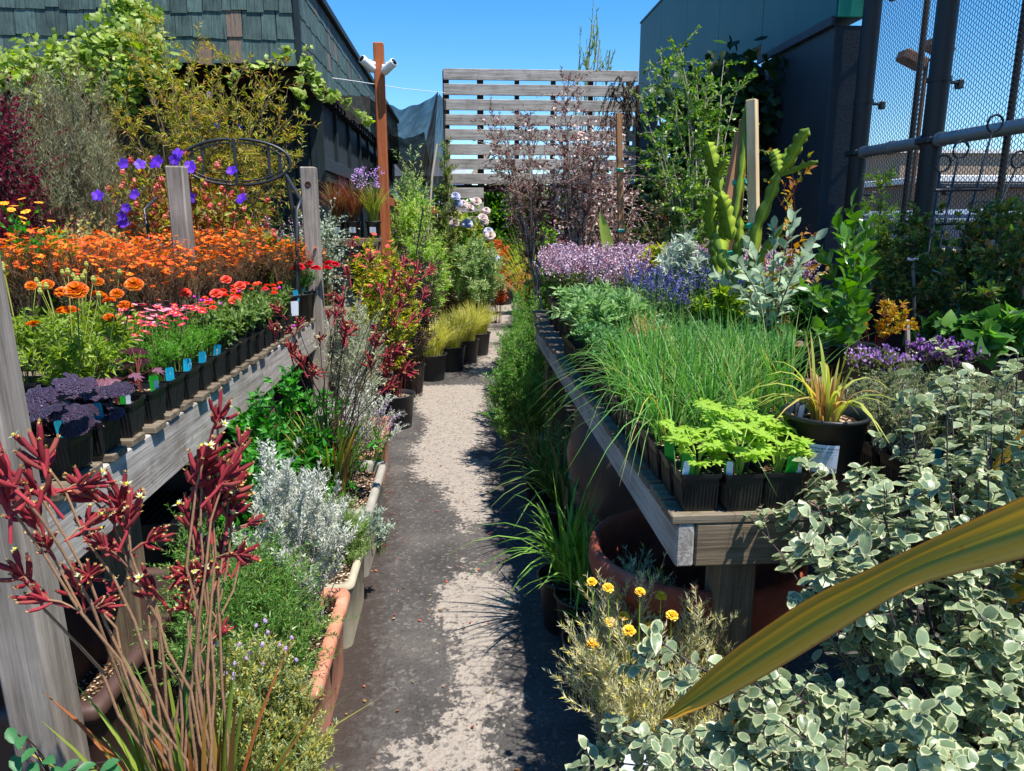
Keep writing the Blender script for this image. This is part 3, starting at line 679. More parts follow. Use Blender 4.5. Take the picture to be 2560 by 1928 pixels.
# ================================================================ BENCHES
def bench(name, label, X0, X1, Y0, Y1, Z, front='L', slat=.09, gap=.05, legs=(), deck_over=.012, bh=.14):
    """slatted nursery bench; the long path-side board faces +X (front L) or -X (front R)"""
    t = thing(name, label, 'bench', ((X0 + X1) / 2, (Y0 + Y1) / 2, 0)); o_ = np.array([(X0 + X1) / 2, (Y0 + Y1) / 2, 0])
    L = Y1 - Y0; Wd = X1 - X0
    for j, x in enumerate((X0 + .02, X1 - .02)):
        q = MB(); nb = 2 if L > 3 else 1
        for k in range(nb):
            l_ = L / nb; q = MB(); q.box((0, 0, 0), (l_ - .003, .04, bh), bev=.004)
            part('side_board', q.mesh('side_board', M_GREY), t, np.array([x, Y0 + l_ * (k + .5), Z - .024 - bh / 2]) - o_, (0, 0, pi / 2))
    for j, y in enumerate((Y0 + .02, Y1 - .02)):
        q = MB(); q.box((0, 0, 0), (Wd - .084, .04, bh), bev=.004); part('end_board', q.mesh('end_board', M_DKWOOD), t, np.array([(X0 + X1) / 2, y, Z - .024 - bh / 2]) - o_)
    y = Y0 + slat / 2; sms = []
    for k in range(4): q = MB(); q.box((0, 0, 0), (Wd + 2 * deck_over, slat, .022), bev=.003); sms.append(q.mesh('slat', M_DKWOODY))
    k = 0
    while y < Y1 - slat / 2:
        part('slat', sms[k % 4], t, np.array([(X0 + X1) / 2 + U(-.008, .008), y, Z - .012 + U(0, .001)]) - o_, (0, 0, U(-.01, .01))); y += slat + gap; k += 1
    q = MB(); q.box((0, 0, 0), (.09, .09, Z - .024 - .0), bev=.006); lm = q.mesh('leg', M_DKPOST)
    for (x, y) in legs: part('leg', lm, t, np.array([x, y, (Z - .03) / 2]) - o_)
    return t
LZ, LX = .78, -.96
bench('left_bench', 'long weathered grey timber bench crowded with flowers on the left', -2.35, LX, 1.56, 5.62, LZ, legs=[(LX - .095, 2.2), (LX - .095, 3.9), (LX - .095, 5.4), (-2.2, 1.8), (-2.2, 4), (-2.2, 5.4)], bh=.185)
bench('right_bench', 'long low timber bench of herbs on the right of the path', .46, 1.78, 1.47, 4.55, .78, 'R', legs=[(.62, 1.56), (.51 + .045, 3.0), (.555, 4.4), (1.68, 1.56), (1.68, 3.0), (1.68, 4.4)], bh=.1, gap=.02)
bench('back_bench', 'low timber bench against the chain link fence in shade', 1.95, 3.05, 2.0, 5.4, .60, 'R', legs=[(2.05, 2.1), (2.05, 5.3), (2.95, 2.1), (2.95, 5.3), (2.05, 3.7)], bh=.09)
# upright posts
def post(label, x, y, zt, wd, lean=(0, 0), knot=None):
    t = thing('timber_post', label, 'post', (x, y, 0)); q = MB(); q.box((0, 0, zt / 2), (wd, wd, zt), bev=.007); o = part('post', q.mesh('post', M_GREYZ), t); t.rotation_euler = (lean[0], lean[1], 0)
    q = MB(); q.lathe([(0, 0), (.008, 0), (.012, .003), (.016, .0)], n=12)
    if knot:
        q.V[0] = q.V[0][:, [0, 2, 1]] * [1.3, -1, 1.3]; part('knot', q.mesh('knot', M_DKFRAME), t, (0.0, -wd / 2 - .001, knot))
    return t
p = at(100, 900, Y=1.40); post('thick grey timber post rising at the left edge in front of the bench', p[0] - .075, 1.40, 1.9, .096, (0, radians(-1.7)))
p = at(441, 420, Y=3.95); post('grey timber post standing among the orange flowers', p[0], 3.95, at(441, 416, Y=3.95)[2], .086)
p = at(771, 420, Y=4.95); post('grey timber post with a round knot beside the three labelled pots', p[0], 4.95, at(771, 418, Y=4.95)[2], .094, knot=1.62)
# shelf with three labelled pots, built later; its timber stand
sp = at(884, 600, Y=6.4)
t_ = thing('small_shelf', 'small brown timber shelf holding three labelled black pots by the pole', 'shelf', (sp[0], 6.4, 0)); SHZ = sp[2]
q = MB(); q.box((0, 0, 0), (.44, .3, .03), bev=.003); part('top', q.mesh('top', M_DKWOOD), t_, (0, 0, SHZ))
q = MB(); q.box((0, 0, 0), (.44, .03, .06), bev=.003); part('apron', q.mesh('apron', M_DKWOOD), t_, (0, -.17, SHZ - .015))
for x in (-.19, .19):
    for y in (-.12, .12): q = MB(); q.box((0, 0, 0), (.04, .04, SHZ - .02)); part('leg', q.mesh('leg', M_DKPOST), t_, (x, y, (SHZ - .02) / 2))
q = MB(); q.box((0, 0, 0), (.44, .3, .025), bev=.003); part('shelf_board', q.mesh('shelf_board', M_DKWOOD), t_, (0, 0, SHZ - .3))
# iron bench back
o_ = at(592, 406, Y=5.02)
t_ = thing('iron_garden_bench', 'dark iron garden bench with oval barred back behind the purple flowers', 'garden bench', (o_[0], 5.02, 0))
a = np.linspace(0, 2 * pi, 41); rx = 125 / F * 5.02; rz_ = 52 / F * 5.02
for k, nm in ((1, 'oval_frame'), (.9, 'inner_oval')):
    q = MB(); q.tubes([np.stack([rx * k * np.cos(a), -.012 * np.ones(41), o_[2] + rz_ * (k if k == 1 else .84) * np.sin(a)], 1)], .010 if k == 1 else .005, 8); part(nm, q.mesh(nm, M_IRON), t_)
for x in (-.8, -.62, -.02, .6, .8):
    h = rz_ * sqrt(1 - x * x); q = MB(); q.box((x * rx, -.005, o_[2]), (.018, .014, 2 * h), bev=.003); part('back_bar', q.mesh('back_bar', M_IRON), t_)
for s_ in (-1, 1):
    q = MB(); q.tubes([[[s_ * rx * .88, 0, o_[2] - rz_ * .5], [s_ * (rx + .1), -.25, o_[2] - .24], [s_ * (rx + .1), -.4, o_[2] - .3], [s_ * (rx + .08), -.4, o_[2] - .75], [s_ * (rx + .0), -.4, o_[2] - 1.2], [s_ * (rx + .0), -.4, 0.0]]], .012, 8); part('arm', q.mesh('arm', M_IRON), t_)
    q = MB(); q.tubes([[[s_ * rx * .9, 0, o_[2] - rz_ * .4], [s_ * (rx + .02), .02, o_[2] - .6], [s_ * (rx + .02), .02, 0.0]]], .014, 8); part('leg', q.mesh('leg', M_IRON), t_)
q = MB(); q.box((0, -.2, o_[2] - .82), (2 * rx + .04, .42, .02), bev=.004); part('seat', q.mesh('seat', M_IRON), t_)
# ================================================================ PLANT KIT
def mesh_of(tpl, mats, name='leaf'):
    q = MB(); q.scatter(tpl, [[0, 0, 0]], [[0, 1, 0]], [[0, 0, 1]], 1.0, sm=True); return q.mesh(name, mats)
def inst(name, me, parent, P, D, Nn=None, S=1.0, label=None):
    """one part object: local Y along D, local Z towards Nn (P in the parent's space)"""
    D = unit(np.asarray(D, float)); Nn = np.array([0, 0, 1.]) if Nn is None else np.asarray(Nn, float)
    X = np.cross(D, Nn); X = unit(X) if np.linalg.norm(X) > 1e-3 else np.array([1., 0, 0]); Zz = np.cross(X, D)
    S = np.full(3, float(S)) if np.ndim(S) == 0 else np.asarray(S, float)
    M = Matrix(((X[0], D[0], Zz[0], 0), (X[1], D[1], Zz[1], 0), (X[2], D[2], Zz[2], 0), (0, 0, 0, 1)))
    o = bpy.data.objects.new(name, me); col.objects.link(o); o.parent = parent
    o.location = tuple(P); o.rotation_euler = M.to_euler(); o.scale = tuple(S)
    if label: o['label'] = label
    return o
def leaves(q, P, n, leaf, m=0, ang=.9, t0=.15, t1=1.0, up=.15, flat=.5):
    tpl, L, Wd = leaf; p, T, t = sample(P, n, t0, t1)
    if (tpl is T_LANCE and L < .09) or (tpl is T_OVAL2 and L < .055): tpl = T_SM
    elif tpl is T_OVAL and L < .075: tpl = T_OVAL2
    if L < .0305 and tpl is T_SM: tpl = T_DIA
    r = rdir(len(p)); r -= (r * T).sum(1, keepdims=True) * T; r = unit(r)
    D = unit(T * cos(ang) + r * sin(ang) + np.array([0, 0, up])); Nn = unit(rdir(len(p)) * (1 - flat) + np.array([0, 0, 1.]) * flat)
    s_ = U(.65, 1.15, len(p)) * (1.05 - .35 * t)
    q.scatter(tpl, p, D, Nn, np.stack([s_ * Wd, s_ * L, s_ * L], 1), m=m, sm=True)
def mains(H, W, D, n, base=.03, arch=.25, lo=.55, K=6, lean=(0, 0)):
    a = U(0, 2 * pi, n); r = np.sqrt(U(0, 1, n)); z = H * (lo + (1 - lo) * np.sqrt(1 - r * r * .9)) * U(.72, 1, n)
    E_ = np.stack([r * np.cos(a) * W / 2 + lean[0], r * np.sin(a) * D / 2 + lean[1], z], 1)
    B_ = np.stack([np.cos(a) * base * U(.2, 1, n), np.sin(a) * base * U(.2, 1, n), np.zeros(n)], 1)
    M_ = (E_ * [1, 1, .5] + B_) * [.45, .45, 1]; M_[:, 2] = z * (.5 + arch)
    P = bez(B_, M_, E_, K); P[:, 1:-1] += U(-.02, .02, P[:, 1:-1].shape) * H; return P
def twigs(P, n, L, up=.35, t0=.25, t1=1.0, spread=.8, droop=.1, K=4):
    p, T, t = sample(P, n, t0, t1); d = unit(T * .7 + rdir(len(p)) * spread + [0, 0, up]); l = (L * U(.5, 1.15, len(p)))[:, None]
    return bez(p, p + d * l * .55, p + d * l - np.array([0, 0, droop]) * l, K)
def foliage(spec, rs):
    """spec -> (stems mesh, foliage mesh, flower mesh or None)"""
    global rng
    keep = rng; rng = np.random.default_rng(rs)
    g = dict(H=.3, W=.3, D=None, nst=10, ntw=5, nlf=8, leaf=(T_OVAL2, .02, .01), lm=None, sm=M_STEM, base=.03, arch=.25, lo=.5, ang=.9, twl=.3, up=.35, t0=.1,
             sr=.002, tr=.001, flow=None, spread=.8, droop=.1, lean=(0, 0), flat=.5, lup=.15, st0=.25, mainleaf=0)
    g.update(spec); D = g['D'] or g['W']
    P = mains(g['H'], g['W'], D, g['nst'], g['base'], g['arch'], g['lo'], lean=g['lean']); Tw = twigs(P, g['ntw'], g['twl'] * g['H'], g['up'], g['st0'], 1, g['spread'], g['droop'])
    q = MB(); q.tubes(P, np.linspace(g['sr'], g['sr'] * .4, P.shape[1])[None].repeat(len(P), 0), 4); q.tubes(Tw, np.linspace(g['tr'], g['tr'] * .4, Tw.shape[1])[None].repeat(len(Tw), 0), 3)
    st = q.mesh('stems', g['sm'])
    q = MB(); leaves(q, Tw, g['nlf'], g['leaf'], 0, g['ang'], g['t0'], 1, g['lup'], g['flat'])
    if g['mainleaf']: leaves(q, P, g['mainleaf'], g['leaf'], 0, g['ang'], .3, 1, g['lup'], g['flat'])
    fo = q.mesh('foliage', g['lm']); fl = None
    if g['flow']:
        tpl, size, n, mats = g['flow'][:4]; o = g['flow'][4] if len(g['flow']) > 4 else {}
        tips = Tw[:, -1]; pr = tips[:, 2] + U(-.3, .3, len(tips)) * g['H'] * o.get('rand', .5)
        ix = np.argsort(-pr)[:n]; p = tips[ix] + [0, 0, o.get('lift', .01)]; nn = unit(rdir(len(p)) * o.get('tilt', .5) + SUN * .5 + [0, 0, .7])
        q = MB()
        if o.get('stalk'): q.tubes(np.stack([tips[ix] - [0, 0, .02], p], 1), .0008, 3, m=len(mats) - 1)
        q.scatter(tpl, p, nn, rdir(len(p)), size * U(.75, 1.15, len(p))); fl = q.mesh('flowers', mats)
    rng = keep
    return [('stems', st), ('foliage', fo)] + ([('flowers', fl)] if fl else [])
def grassy(H, n, r=.03, wd=.003, out=.6, droop=.5, lm=None, K=7, rs=1, fold=.3, up=1.0, var=.3, extra=None):
    global rng
    keep = rng; rng = np.random.default_rng(rs); a = U(0, 2 * pi, n); rr = r * np.sqrt(U(0, 1, n))
    B_ = np.stack([rr * np.cos(a), rr * np.sin(a), np.zeros(n)], 1); a2 = a + U(-.6, .6, n); L = H * U(1 - var, 1.15, n); o_ = out * U(.1, 1, n)
    dh = np.stack([np.cos(a2), np.sin(a2)], 1); t = np.linspace(0, 1, K)
    P = np.zeros((n, K, 3)); hor = (o_ * L)[:, None] * (t ** 1.6)[None]; P[..., :2] = B_[:, None, :2] + dh[:, None] * hor[..., None]
    P[..., 2] = L[:, None] * (t * up - (droop * o_ * 1.2)[:, None] * t ** 2.6)
    W = wd * np.clip(np.minimum(1, .6 + t * 2) * (1 - t ** 3), .04, 1)[None] * U(.7, 1.2, (n, 1))
    q = MB(); q.ribbons(P, W, np.stack([-np.sin(a2), np.cos(a2), np.zeros(n)], 1), 0, fold); res = [('blades', q.mesh('blades', lm))]
    if extra: res += extra(P)
    rng = keep; return res
def spiky(H, W, n, lm, fm, leaf=(T_LANCE, .05, .012), nl=14, fl=.45, fs=.006, nf=30, rs=1, base=.04, sm=M_STEM, low=.55, tpl=T_DIA, ang=1.1, fsp=.006):
    """upright stems leafy below, small flowers packed round the top"""
    global rng
    keep = rng; rng = np.random.default_rng(rs); P = mains(H, W, W, n, base, .2, .8, 7)
    q = MB(); q.tubes(P, .0014, 3); st = q.mesh('stems', sm); q = MB(); leaves(q, P, nl, leaf, 0, ang, .05, 1 - fl, .2, .4); fo = q.mesh('foliage', lm)
    p, T, t = sample(P, nf, 1 - fl, 1); r = rdir(len(p)); p = p + r * fsp * (1.2 - (t - (1 - fl)) / fl)[:, None]
    q = MB(); q.scatter(tpl, p, r, rdir(len(p)), fs * U(.6, 1.2, len(p))); f_ = q.mesh('flowers', fm); rng = keep
    return [('stems', st), ('foliage', fo), ('flowers', f_)]

# ---------------- pots
def pot_sq(wd=.125, h=.105):
    q = MB(); r = wd / 2; rings = []
    n = 20; k = []
    for i in range(4):
        c = [(1, 1), (-1, 1), (-1, -1), (1, -1)][i]
        for a in np.linspace(0, pi / 2, 5) + i * pi / 2: k.append((c[0] * .84 + .16 * cos(a), c[1] * .84 + .16 * sin(a)))
    k = np.array(k); prof = [(.74, 0), (.75, .004), (.93, h * .86), (.93, h * .88), (.99, h * .9), (1.0, h), (.96, h), (.92, h * .86), (.9, h * .8)]
    V = np.concatenate([np.c_[k * r * s_, np.full(20, z)] for s_, z in prof]); f = []
    for i in range(len(prof) - 1):
        for j in range(20): f.append([i * 20 + j, i * 20 + (j + 1) % 20, (i + 1) * 20 + (j + 1) % 20, (i + 1) * 20 + j])
    q.add(V, f); q.add(V[:20], [list(range(19, -1, -1))])
    for s_ in range(4):  # ribs down the sides
        R = np.array(Matrix.Rotation(s_ * pi / 2, 3, 'Z'))
        for x in (-.36, -.28, -.2, -.12, 0, .08, .16, .24, .32, .4):
            t0, t1 = .08, .72; w0 = .75 + .18 * t0 / .86; w1 = .75 + .18 * t1 / .86; e = .0016
            v = np.array([[x * wd - .0012, -r * w0 - e, h * t0], [x * wd + .0012, -r * w0 - e, h * t0], [x * wd + .0012, -r * w1 - e, h * t1], [x * wd - .0012, -r * w1 - e, h * t1],
                          [x * wd - .003, -r * w0 + .001, h * t0], [x * wd + .003, -r * w0 + .001, h * t0], [x * wd + .003, -r * w1 + .001, h * t1], [x * wd - .003, -r * w1 + .001, h * t1]])
            q.add(v @ R.T, [[0, 1, 2, 3], [4, 0, 3, 7], [1, 5, 6, 2]])
    so_ = MB(); so_.add(np.c_[k * r * .9, np.full(20, h * .84) + rng.uniform(-.002, .002, 20)], [list(range(20))])
    return q.mesh('pot', M_BLK), so_.mesh('soil', M_SOIL), h * .84
def pot_rd(r=.083, h=.175, mat=None, rim=.006, lip=.012, taper=.8):
    q = MB(); q.lathe([(0, 0), (r * taper * .98, 0), (r * taper, .006), (r * .97, h - lip - .002), (r + rim * .5, h - lip), (r + rim, h - lip * .6), (r + rim, h - .002), (r + rim * .4, h), (r * .95, h - .002), (r * .93, h * .84)], n=32)
    so_ = MB(); n = 24; a = np.arange(n) * 2 * pi / n; V = [[0, 0, h * .88]]
    for rr in (.5, .945): V += [[r * rr * cos(x), r * rr * sin(x), h * .865 + rng.uniform(-.003, .003)] for x in a]
    t = [[0, 1 + i, 1 + (i + 1) % n] for i in range(n)]; qd = [[1 + i, 1 + n + i, 1 + n + (i + 1) % n, 1 + (i + 1) % n] for i in range(n)]
    so_.add(V, t, 0, True); so_.F.setdefault(4, []).append((np.array(qd, np.int32), 0, True))
    return q.mesh('pot', mat or M_BLK), so_.mesh('soil', M_SOIL), h * .865
POTS = {'sq': pot_sq(), 'sqs': pot_sq(.1, .095), 'gal': pot_rd(), 'gal5': pot_rd(.135, .24, M_BLKR), 'two': pot_rd(.104, .2), 'big': pot_rd(.16, .28, M_BLKR), 'four': pot_rd(.06, .11)}
def tagmesh(wd, h, mat, stub=None):
    q = MB(); z = .0; bend = .006
    v = []; f = []
    for i, t in enumerate((0, .35, .7, .92, 1)):
        w_ = wd / 2 * (1 if t < .93 else .72); v += [[-w_, -bend * t * t, h * t], [w_, -bend * t * t, h * t], [-w_, -bend * t * t + .0012, h * t], [w_, -bend * t * t + .0012, h * t]]
    for i in range(4):
        a = i * 4; f += [[a, a + 1, a + 5, a + 4], [a + 3, a + 2, a + 6, a + 7], [a + 2, a, a + 4, a + 6], [a + 1, a + 3, a + 7, a + 5]]
    q.add(v, f)
    return q.mesh('plant_tag', mat)
def tagm(name, base, ink, sc_=1.0):
    t = NT(name); tc = t.n('TexCoord'); w_ = t.n('SeparateXYZ', {0: tc.outputs['Object']})
    ln = t.math('GREATER_THAN', t.math('SINE', t.math('MULTIPLY', w_.outputs[0], 1500.0)), .45)
    nz = t.noise(t.n('VectorMath', {0: tc.outputs['Object'], 1: (200.0, 200.0, 900.0)}, operation='MULTIPLY').outputs[0], 1.0, 1.0)
    f = t.math('MULTIPLY', t.math('MULTIPLY', ln, t.math('GREATER_THAN', nz.outputs[0], .47)), t.math('LESS_THAN', t.math('ABSOLUTE', w_.outputs[0]), .009))
    return t.bsdf(t.mix(t.math('MULTIPLY', f, .75), base, ink), .4, .5)
TG = {'teal': tagmesh(.03, .068, tagm('teal_printed_tag', '#1799b8', '#0e5c7a')), 'green': tagmesh(.028, .065, tagm('green_printed_tag', '#1c9a2a', '#0a4e14')), 'white': tagmesh(.014, .052, M_WTAG), 'wgreen': tagmesh(.011, .05, M_GTAG)}
def potted(label, cat, loc, pot, comps, rz=None, group=None, name='potted_plant', tags=(), psc=1.0, scale=None, plabel=None, dz=0.0):
    """a pot with its soil, plant and tags: one thing"""
    rz = U(0, 6.28) if rz is None else rz
    t = thing(name, label, cat, loc, 0, group); pm, sm_, h = POTS[pot]
    zs = psc[2] if hasattr(psc, '__len__') else psc; h = h * zs
    part('pot', pm, t, None, U(-.06, .06), psc, label=plabel); part('soil', sm_, t, None, None, psc)
    for nm, me in comps: part(nm, me, t, (0, 0, h + dz), rz, scale)
    for kind, dx, dy, a in tags: part('plant_tag', TG[kind], t, (dx, dy, h - .012), (radians(U(-6, 6)), radians(U(-8, 8)), a))
    return t
def tree_in_ground(label, cat, loc, comps, rz=0, group=None, name='shrub', scale=None):
    t = thing(name, label, cat, loc, 0, group)
    for nm, me in comps: part(nm, me, t, None, rz, scale)
    return t

# ---------------- leaf shapes with lobes
def polar_leaf(lobes=7, depth=.12, ruf=.06, cup=.1, rings=3, span=2.75, n=None, elong=1.0):
    n = n or lobes * 4; th = np.linspace(-span, span, n + 1); V = [[0, 0, 0]]; f3 = []; f4 = []
    for j in range(1, rings + 1):
        for i, a in enumerate(th):
            r = 1 - depth * (.5 - .5 * cos(a / span * pi * lobes)) * (j / rings) ** 2 - .08 * abs(a) / span
            rr = r * j / rings; V.append([rr * sin(a), (.28 + rr * cos(a)) * elong * .78, cup * rr * rr + ruf * (j / rings) ** 2 * sin(a * lobes * 1.4 + 1)])
    m = n + 1
    for i in range(n): f3.append([0, 1 + i + 1, 1 + i])
    for j in range(rings - 1):
        for i in range(n): a = 1 + j * m + i; f4.append([a, a + 1, a + m + 1, a + m])
    return (np.array(V), [(f3, 0), (f4, 0)])
T_ROUND = polar_leaf(7, .1, .07, -.25)
T_LOBED = polar_leaf(5, .55, .05, -.15, 2, 2.0, 20, 1.25)
T_VINE = polar_leaf(5, .2, .04, -.2, 2, 2.6, 10)
T_SPATH = leaf_tpl([(0, .06), (.3, .28), (.62, .5), (.86, .4), (1, .06)], fold=.2, droop=.3)
# ================================================================ LEFT SIDE PLANTS
L_GRN = leafm('fresh_green_leaf', ['#3f6f1f', '#55872a', '#6c9c38', '#4a7a25'])
L_LUSH = leafm('lush_green_leaf', ['#2f6e22', '#3f8a2c', '#55a03a', '#2a5f20'])
L_LIME = leafm('lime_leaf', ['#7d9a2c', '#95ad3c', '#a8b94e', '#6c8a28'])
L_DARK = leafm('dark_green_leaf', ['#1f3d1a', '#2b4f22', '#34602a', '#3f6c2f'])
L_OLIVE = leafm('olive_leaf', ['#5a6334', '#6d7440', '#7f7f4c', '#4f5a30'])
L_PURP = leafm('purple_black_leaf', ['#2c2030', '#3a2a3e', '#4a3850', '#352638'], trans=.1, rough=.35, spec=.6)
L_RUST = leafm('reddish_brown_foliage', ['#6a4a34', '#7a5c3c', '#66602f', '#86703f', '#56542a', '#6f3f30'])
L_YELL = leafm('yellow_green_leaf', ['#a8a72c', '#bdb836', '#8a9a30', '#cabf4a', '#6e8a2c'])
L_SILV = leafm('silver_leaf', ['#8f9c8c', '#a9b5a4', '#bcc5b4', '#9aa894'], trans=.2, rough=.7)
L_WHITE = leafm('white_felted_leaf', ['#a8aca2', '#bfc2b6', '#d0d2c4', '#b0b39c'], trans=.2, rough=.8)
L_GREYG = leafm('grey_green_needle', ['#6c7a5c', '#838f6c', '#96a07c', '#7c7c58', '#87775a'], trans=.25)
F_OR = [leafm('orange_petal', ['#d84008', '#e0580a', '#dd7010', '#c02e0c', '#e89a18', '#d8500c'], trans=.25), plain('orange_centre', '#c8781c', .8)]
F_MAR = leafm('marigold_petal', ['#c8500a', '#e0820c', '#9c2a08', '#e89c10', '#b43a0a'], trans=.3)
F_RED = leafm('red_petal', ['#c2122c', '#d41c34', '#a80e28', '#e0343c'], trans=.25)
F_PINK = [leafm('crimson_pink_petal', ['#b81a4c', '#cc2a5c', '#d8507c', '#a81440', '#c41f34'], trans=.25), plain('yellow_centre', '#d8a21c', .8)]
F_ROSE = leafm('coral_red_ball', ['#dc3a34', '#e2503a', '#cc2640', '#e86a3a'], trans=.2)
F_MAG = plain('magenta_ball', '#b81fa0', .7, nz=.2, scale=60)
F_PUR = leafm('violet_petal', ['#5a2ac0', '#6a34cc', '#4c22b0', '#7a44d4'], trans=.3)
F_PALE = leafm('pale_lilac_floret', ['#c8a8b8', '#d8c0d0', '#b890ac', '#e2d4dc', '#9c6a80'], trans=.2)
F_LILAC = leafm('lilac_floret', ['#b48cc8', '#c8a4d8', '#a878c0', '#d4b8e0'], trans=.25)
F_YEL = [leafm('yellow_orange_petal', ['#f0a818', '#f4c030', '#ec8a14'], trans=.3), plain('brown_centre', '#7a5218', .8)]
T_D8 = petal_tpl(8); T_D5 = petal_tpl(5, w=.36, up=.1, cr=.2); T_D12 = petal_tpl(12, w=.19, up=.05, cr=.3, ch=.1); T_TIB = petal_tpl(5, r0=.05, w=.40, up=.22, cr=.06, ch=.3)
def pompon(name, mat, n=70, r=.03, pl=.5, flat=.75, lm2=None, seed=3):
    g_ = np.random.default_rng(seed); q = MB(); k = g_.uniform(0, 1, n) ** .6; a = np.arange(n) * 2.4; el = k * 1.5
    D = np.stack([np.sin(el) * np.cos(a), np.cos(el) * flat + .05, np.sin(el) * np.sin(a)], 1); up_ = np.tile([0, 1., 0], (n, 1)) + D * .2
    q.scatter(leaf_tpl([(0, .15), (.5, .4), (.85, .55), (1, .25)], fold=.35, droop=.35), D * r * .25, D, up_, np.stack([np.full(n, r * .62), r * (.55 + .35 * k), np.full(n, r * .7)], 1), sm=True)
    return q.mesh(name, mat)
MP = [pompon('flower_head', F_MAR, 80, .03, seed=k) for k in (1, 2)]; MPS = pompon('flower_head', F_MAR, 46, .022)
RP = pompon('flower_head', F_RED, 60, .026, seed=5); ZP = [pompon('flower_head', F_ROSE, 44, .017, seed=9), pompon('flower_head', leafm('tomato_ball', ['#e2502c', '#e86a30', '#d43a2c'], trans=.2), 44, .015, seed=4)]
GM = mesh_of(ball_tpl(0, .009, 8, 5, .95), F_MAG, 'flower_head')
DA = [mesh_of((T_D12[0] * .016, T_D12[1]), [m_, F_PINK[1]], 'flower_head') for m_ in (F_PINK[0], leafm('light_pink_petal', ['#e08cae', '#d87098', '#eaa8c0'], trans=.25))]
TIB = mesh_of((T_TIB[0] * .034, T_TIB[1]), [F_PUR, plain('stamen', '#8a4a9c')], 'flower_head')
M_BUD = plain('green_bud', '#9a9a44', .6)
def buds(comps_parent, h, pts, me, name='flower_head', stalk=True, z0=.0, sm=M_STEM, tilt=.4):
    q = MB()
    for P in pts:
        P = np.array(P); nn = unit(np.array([U(-1, 1), U(-1, 1), 0]) * tilt + [0, 0, 1.] + SUN * .25)
        inst(name, me[rng.integers(len(me))] if isinstance(me, list) else me, comps_parent, P + [0, 0, h], nn, rdir(1)[0], U(.8, 1.15))
        if stalk: q.tubes([[[P[0] * .35, P[1] * .35, h + z0], [P[0] * .8, P[1] * .8, h + P[2] * .6], P + [0, 0, h - .004]]], .0013, 4)
    if stalk and len(pts): part('stalks', q.mesh('stalks', sm), comps_parent)
def dome(n, W, H, z0=.7):
    a = U(0, 6.28, n); r = np.sqrt(U(0, 1, n)); return np.stack([r * cos_(a) * W / 2, r * np.sin(a) * W / 2, H * (z0 + (1 - z0) * np.sqrt(1 - r * r)) * U(.9, 1.05, n)], 1)
def cos_(a): return np.cos(a)

RX = [LX - .055 - .145 * i for i in range(10)]
# --- heucheras
def heuchera(label, x, y, n, tg, seed):
    t = potted(label, 'potted plant', (x, y, LZ), 'sq', [], rz=0, name='heuchera', tags=tg); g_ = np.random.default_rng(seed); h = POTS['sq'][2]
    ml = mesh_of((T_ROUND[0], T_ROUND[1]), L_PURPV, 'leaf'); q = MB()
    for i in range(n):
        a = i * 2.4 + g_.uniform(-.3, .3); el = g_.uniform(.1, 1.1) if i > 3 else 1.3; L = g_.uniform(.05, .15); d = np.array([cos(a) * cos(el), sin(a) * cos(el), sin(el)])
        p = d * L + [0, 0, h + .012]; dd = unit([cos(a), sin(a), g_.uniform(-.9, .0)]); inst('leaf', ml, t, p, dd, [g_.uniform(-.4, .4) + .5 * cos(a), g_.uniform(-.5, .2) + .4 * sin(a), .8], g_.uniform(.04, .060))
        q.tubes([[[0, 0, h], p * np.array([.5, .5, .9]), p]], .0014, 4)
    part('stems', q.mesh('stems', plain('purple_stem', '#5a3444', .5)), t); return t
def purpv():
    t = NT('quilted_purple_leaf'); tc = t.n('TexCoord'); v = t.n('TexVoronoi', {'Vector': tc.outputs['Object'], 'Scale': 9.0}, feature='DISTANCE_TO_EDGE'); oi = t.n('ObjectInfo')
    c = t.ramp(t.math('MULTIPLY', v.outputs['Distance'], 4.0), [(0, '#241a28'), (.22, '#685870'), (1, '#403246')])
    hs = t.n('HueSaturation', {'Color': c, 'Value': t.math('MULTIPLY_ADD', oi.outputs['Random'], .7, .7)})
    return t.bsdf(hs.outputs[0], .32, .6, bump=v.outputs['Distance'], bs=.8, bd=.05, trans=.06)
L_PURPV = purpv()
heuchera('dark purple heuchera with blue tag in the nearest corner pot of the left bench', RX[0], 1.86, 20, [('teal', .035, -.035, .1)], 1)
heuchera('dark purple heuchera in the second pot of the left bench edge', RX[0], 2.02, 18, [('teal', .035, -.02, .35)], 2)
heuchera('dark purple heuchera half hidden behind the corner one beside the thick post', RX[1] - .01, 1.86, 16, [], 3)
# --- purple cut leaf plants
def cutleaf(label, y, seed, tg):
    t = potted(label, 'potted plant', (RX[0], y, LZ), 'sq', [], name='purple_cutleaf_plant', tags=tg); h = POTS['sq'][2]; g_ = np.random.default_rng(seed); ml = mesh_of(T_LOBED, L_PLUM, 'leaf'); q = MB()
    for i in range(7):
        a = g_.uniform(0, 6.28); L = g_.uniform(.03, .075); z = h + g_.uniform(.04, .15); p = np.array([cos(a) * L, sin(a) * L, z]); q.tubes([[[0, 0, h], [p[0] * .2, p[1] * .2, z * .7 + h * .3], p]], .0017, 5)
        inst('leaf', ml, t, p, unit([cos(a), sin(a), -.7]), [0, 0, 1], g_.uniform(.026, .046))
    part('stems', q.mesh('stems', M_REDST), t)
L_PLUM = leafm('plum_leaf', ['#6e4450', '#7c5260', '#5e3a48'], trans=.2)
cutleaf('sparse plum leaved seedling with green tag in the third pot of the left bench edge', 2.19, 1, [('green', .04, -.03, .5), ('white', .048, -.036, .9)])
cutleaf('plum leaved seedling with green tag in the fourth pot of the left bench edge', 2.35, 2, [('green', .04, .02, .5), ('white', .05, .01, 1.0)])
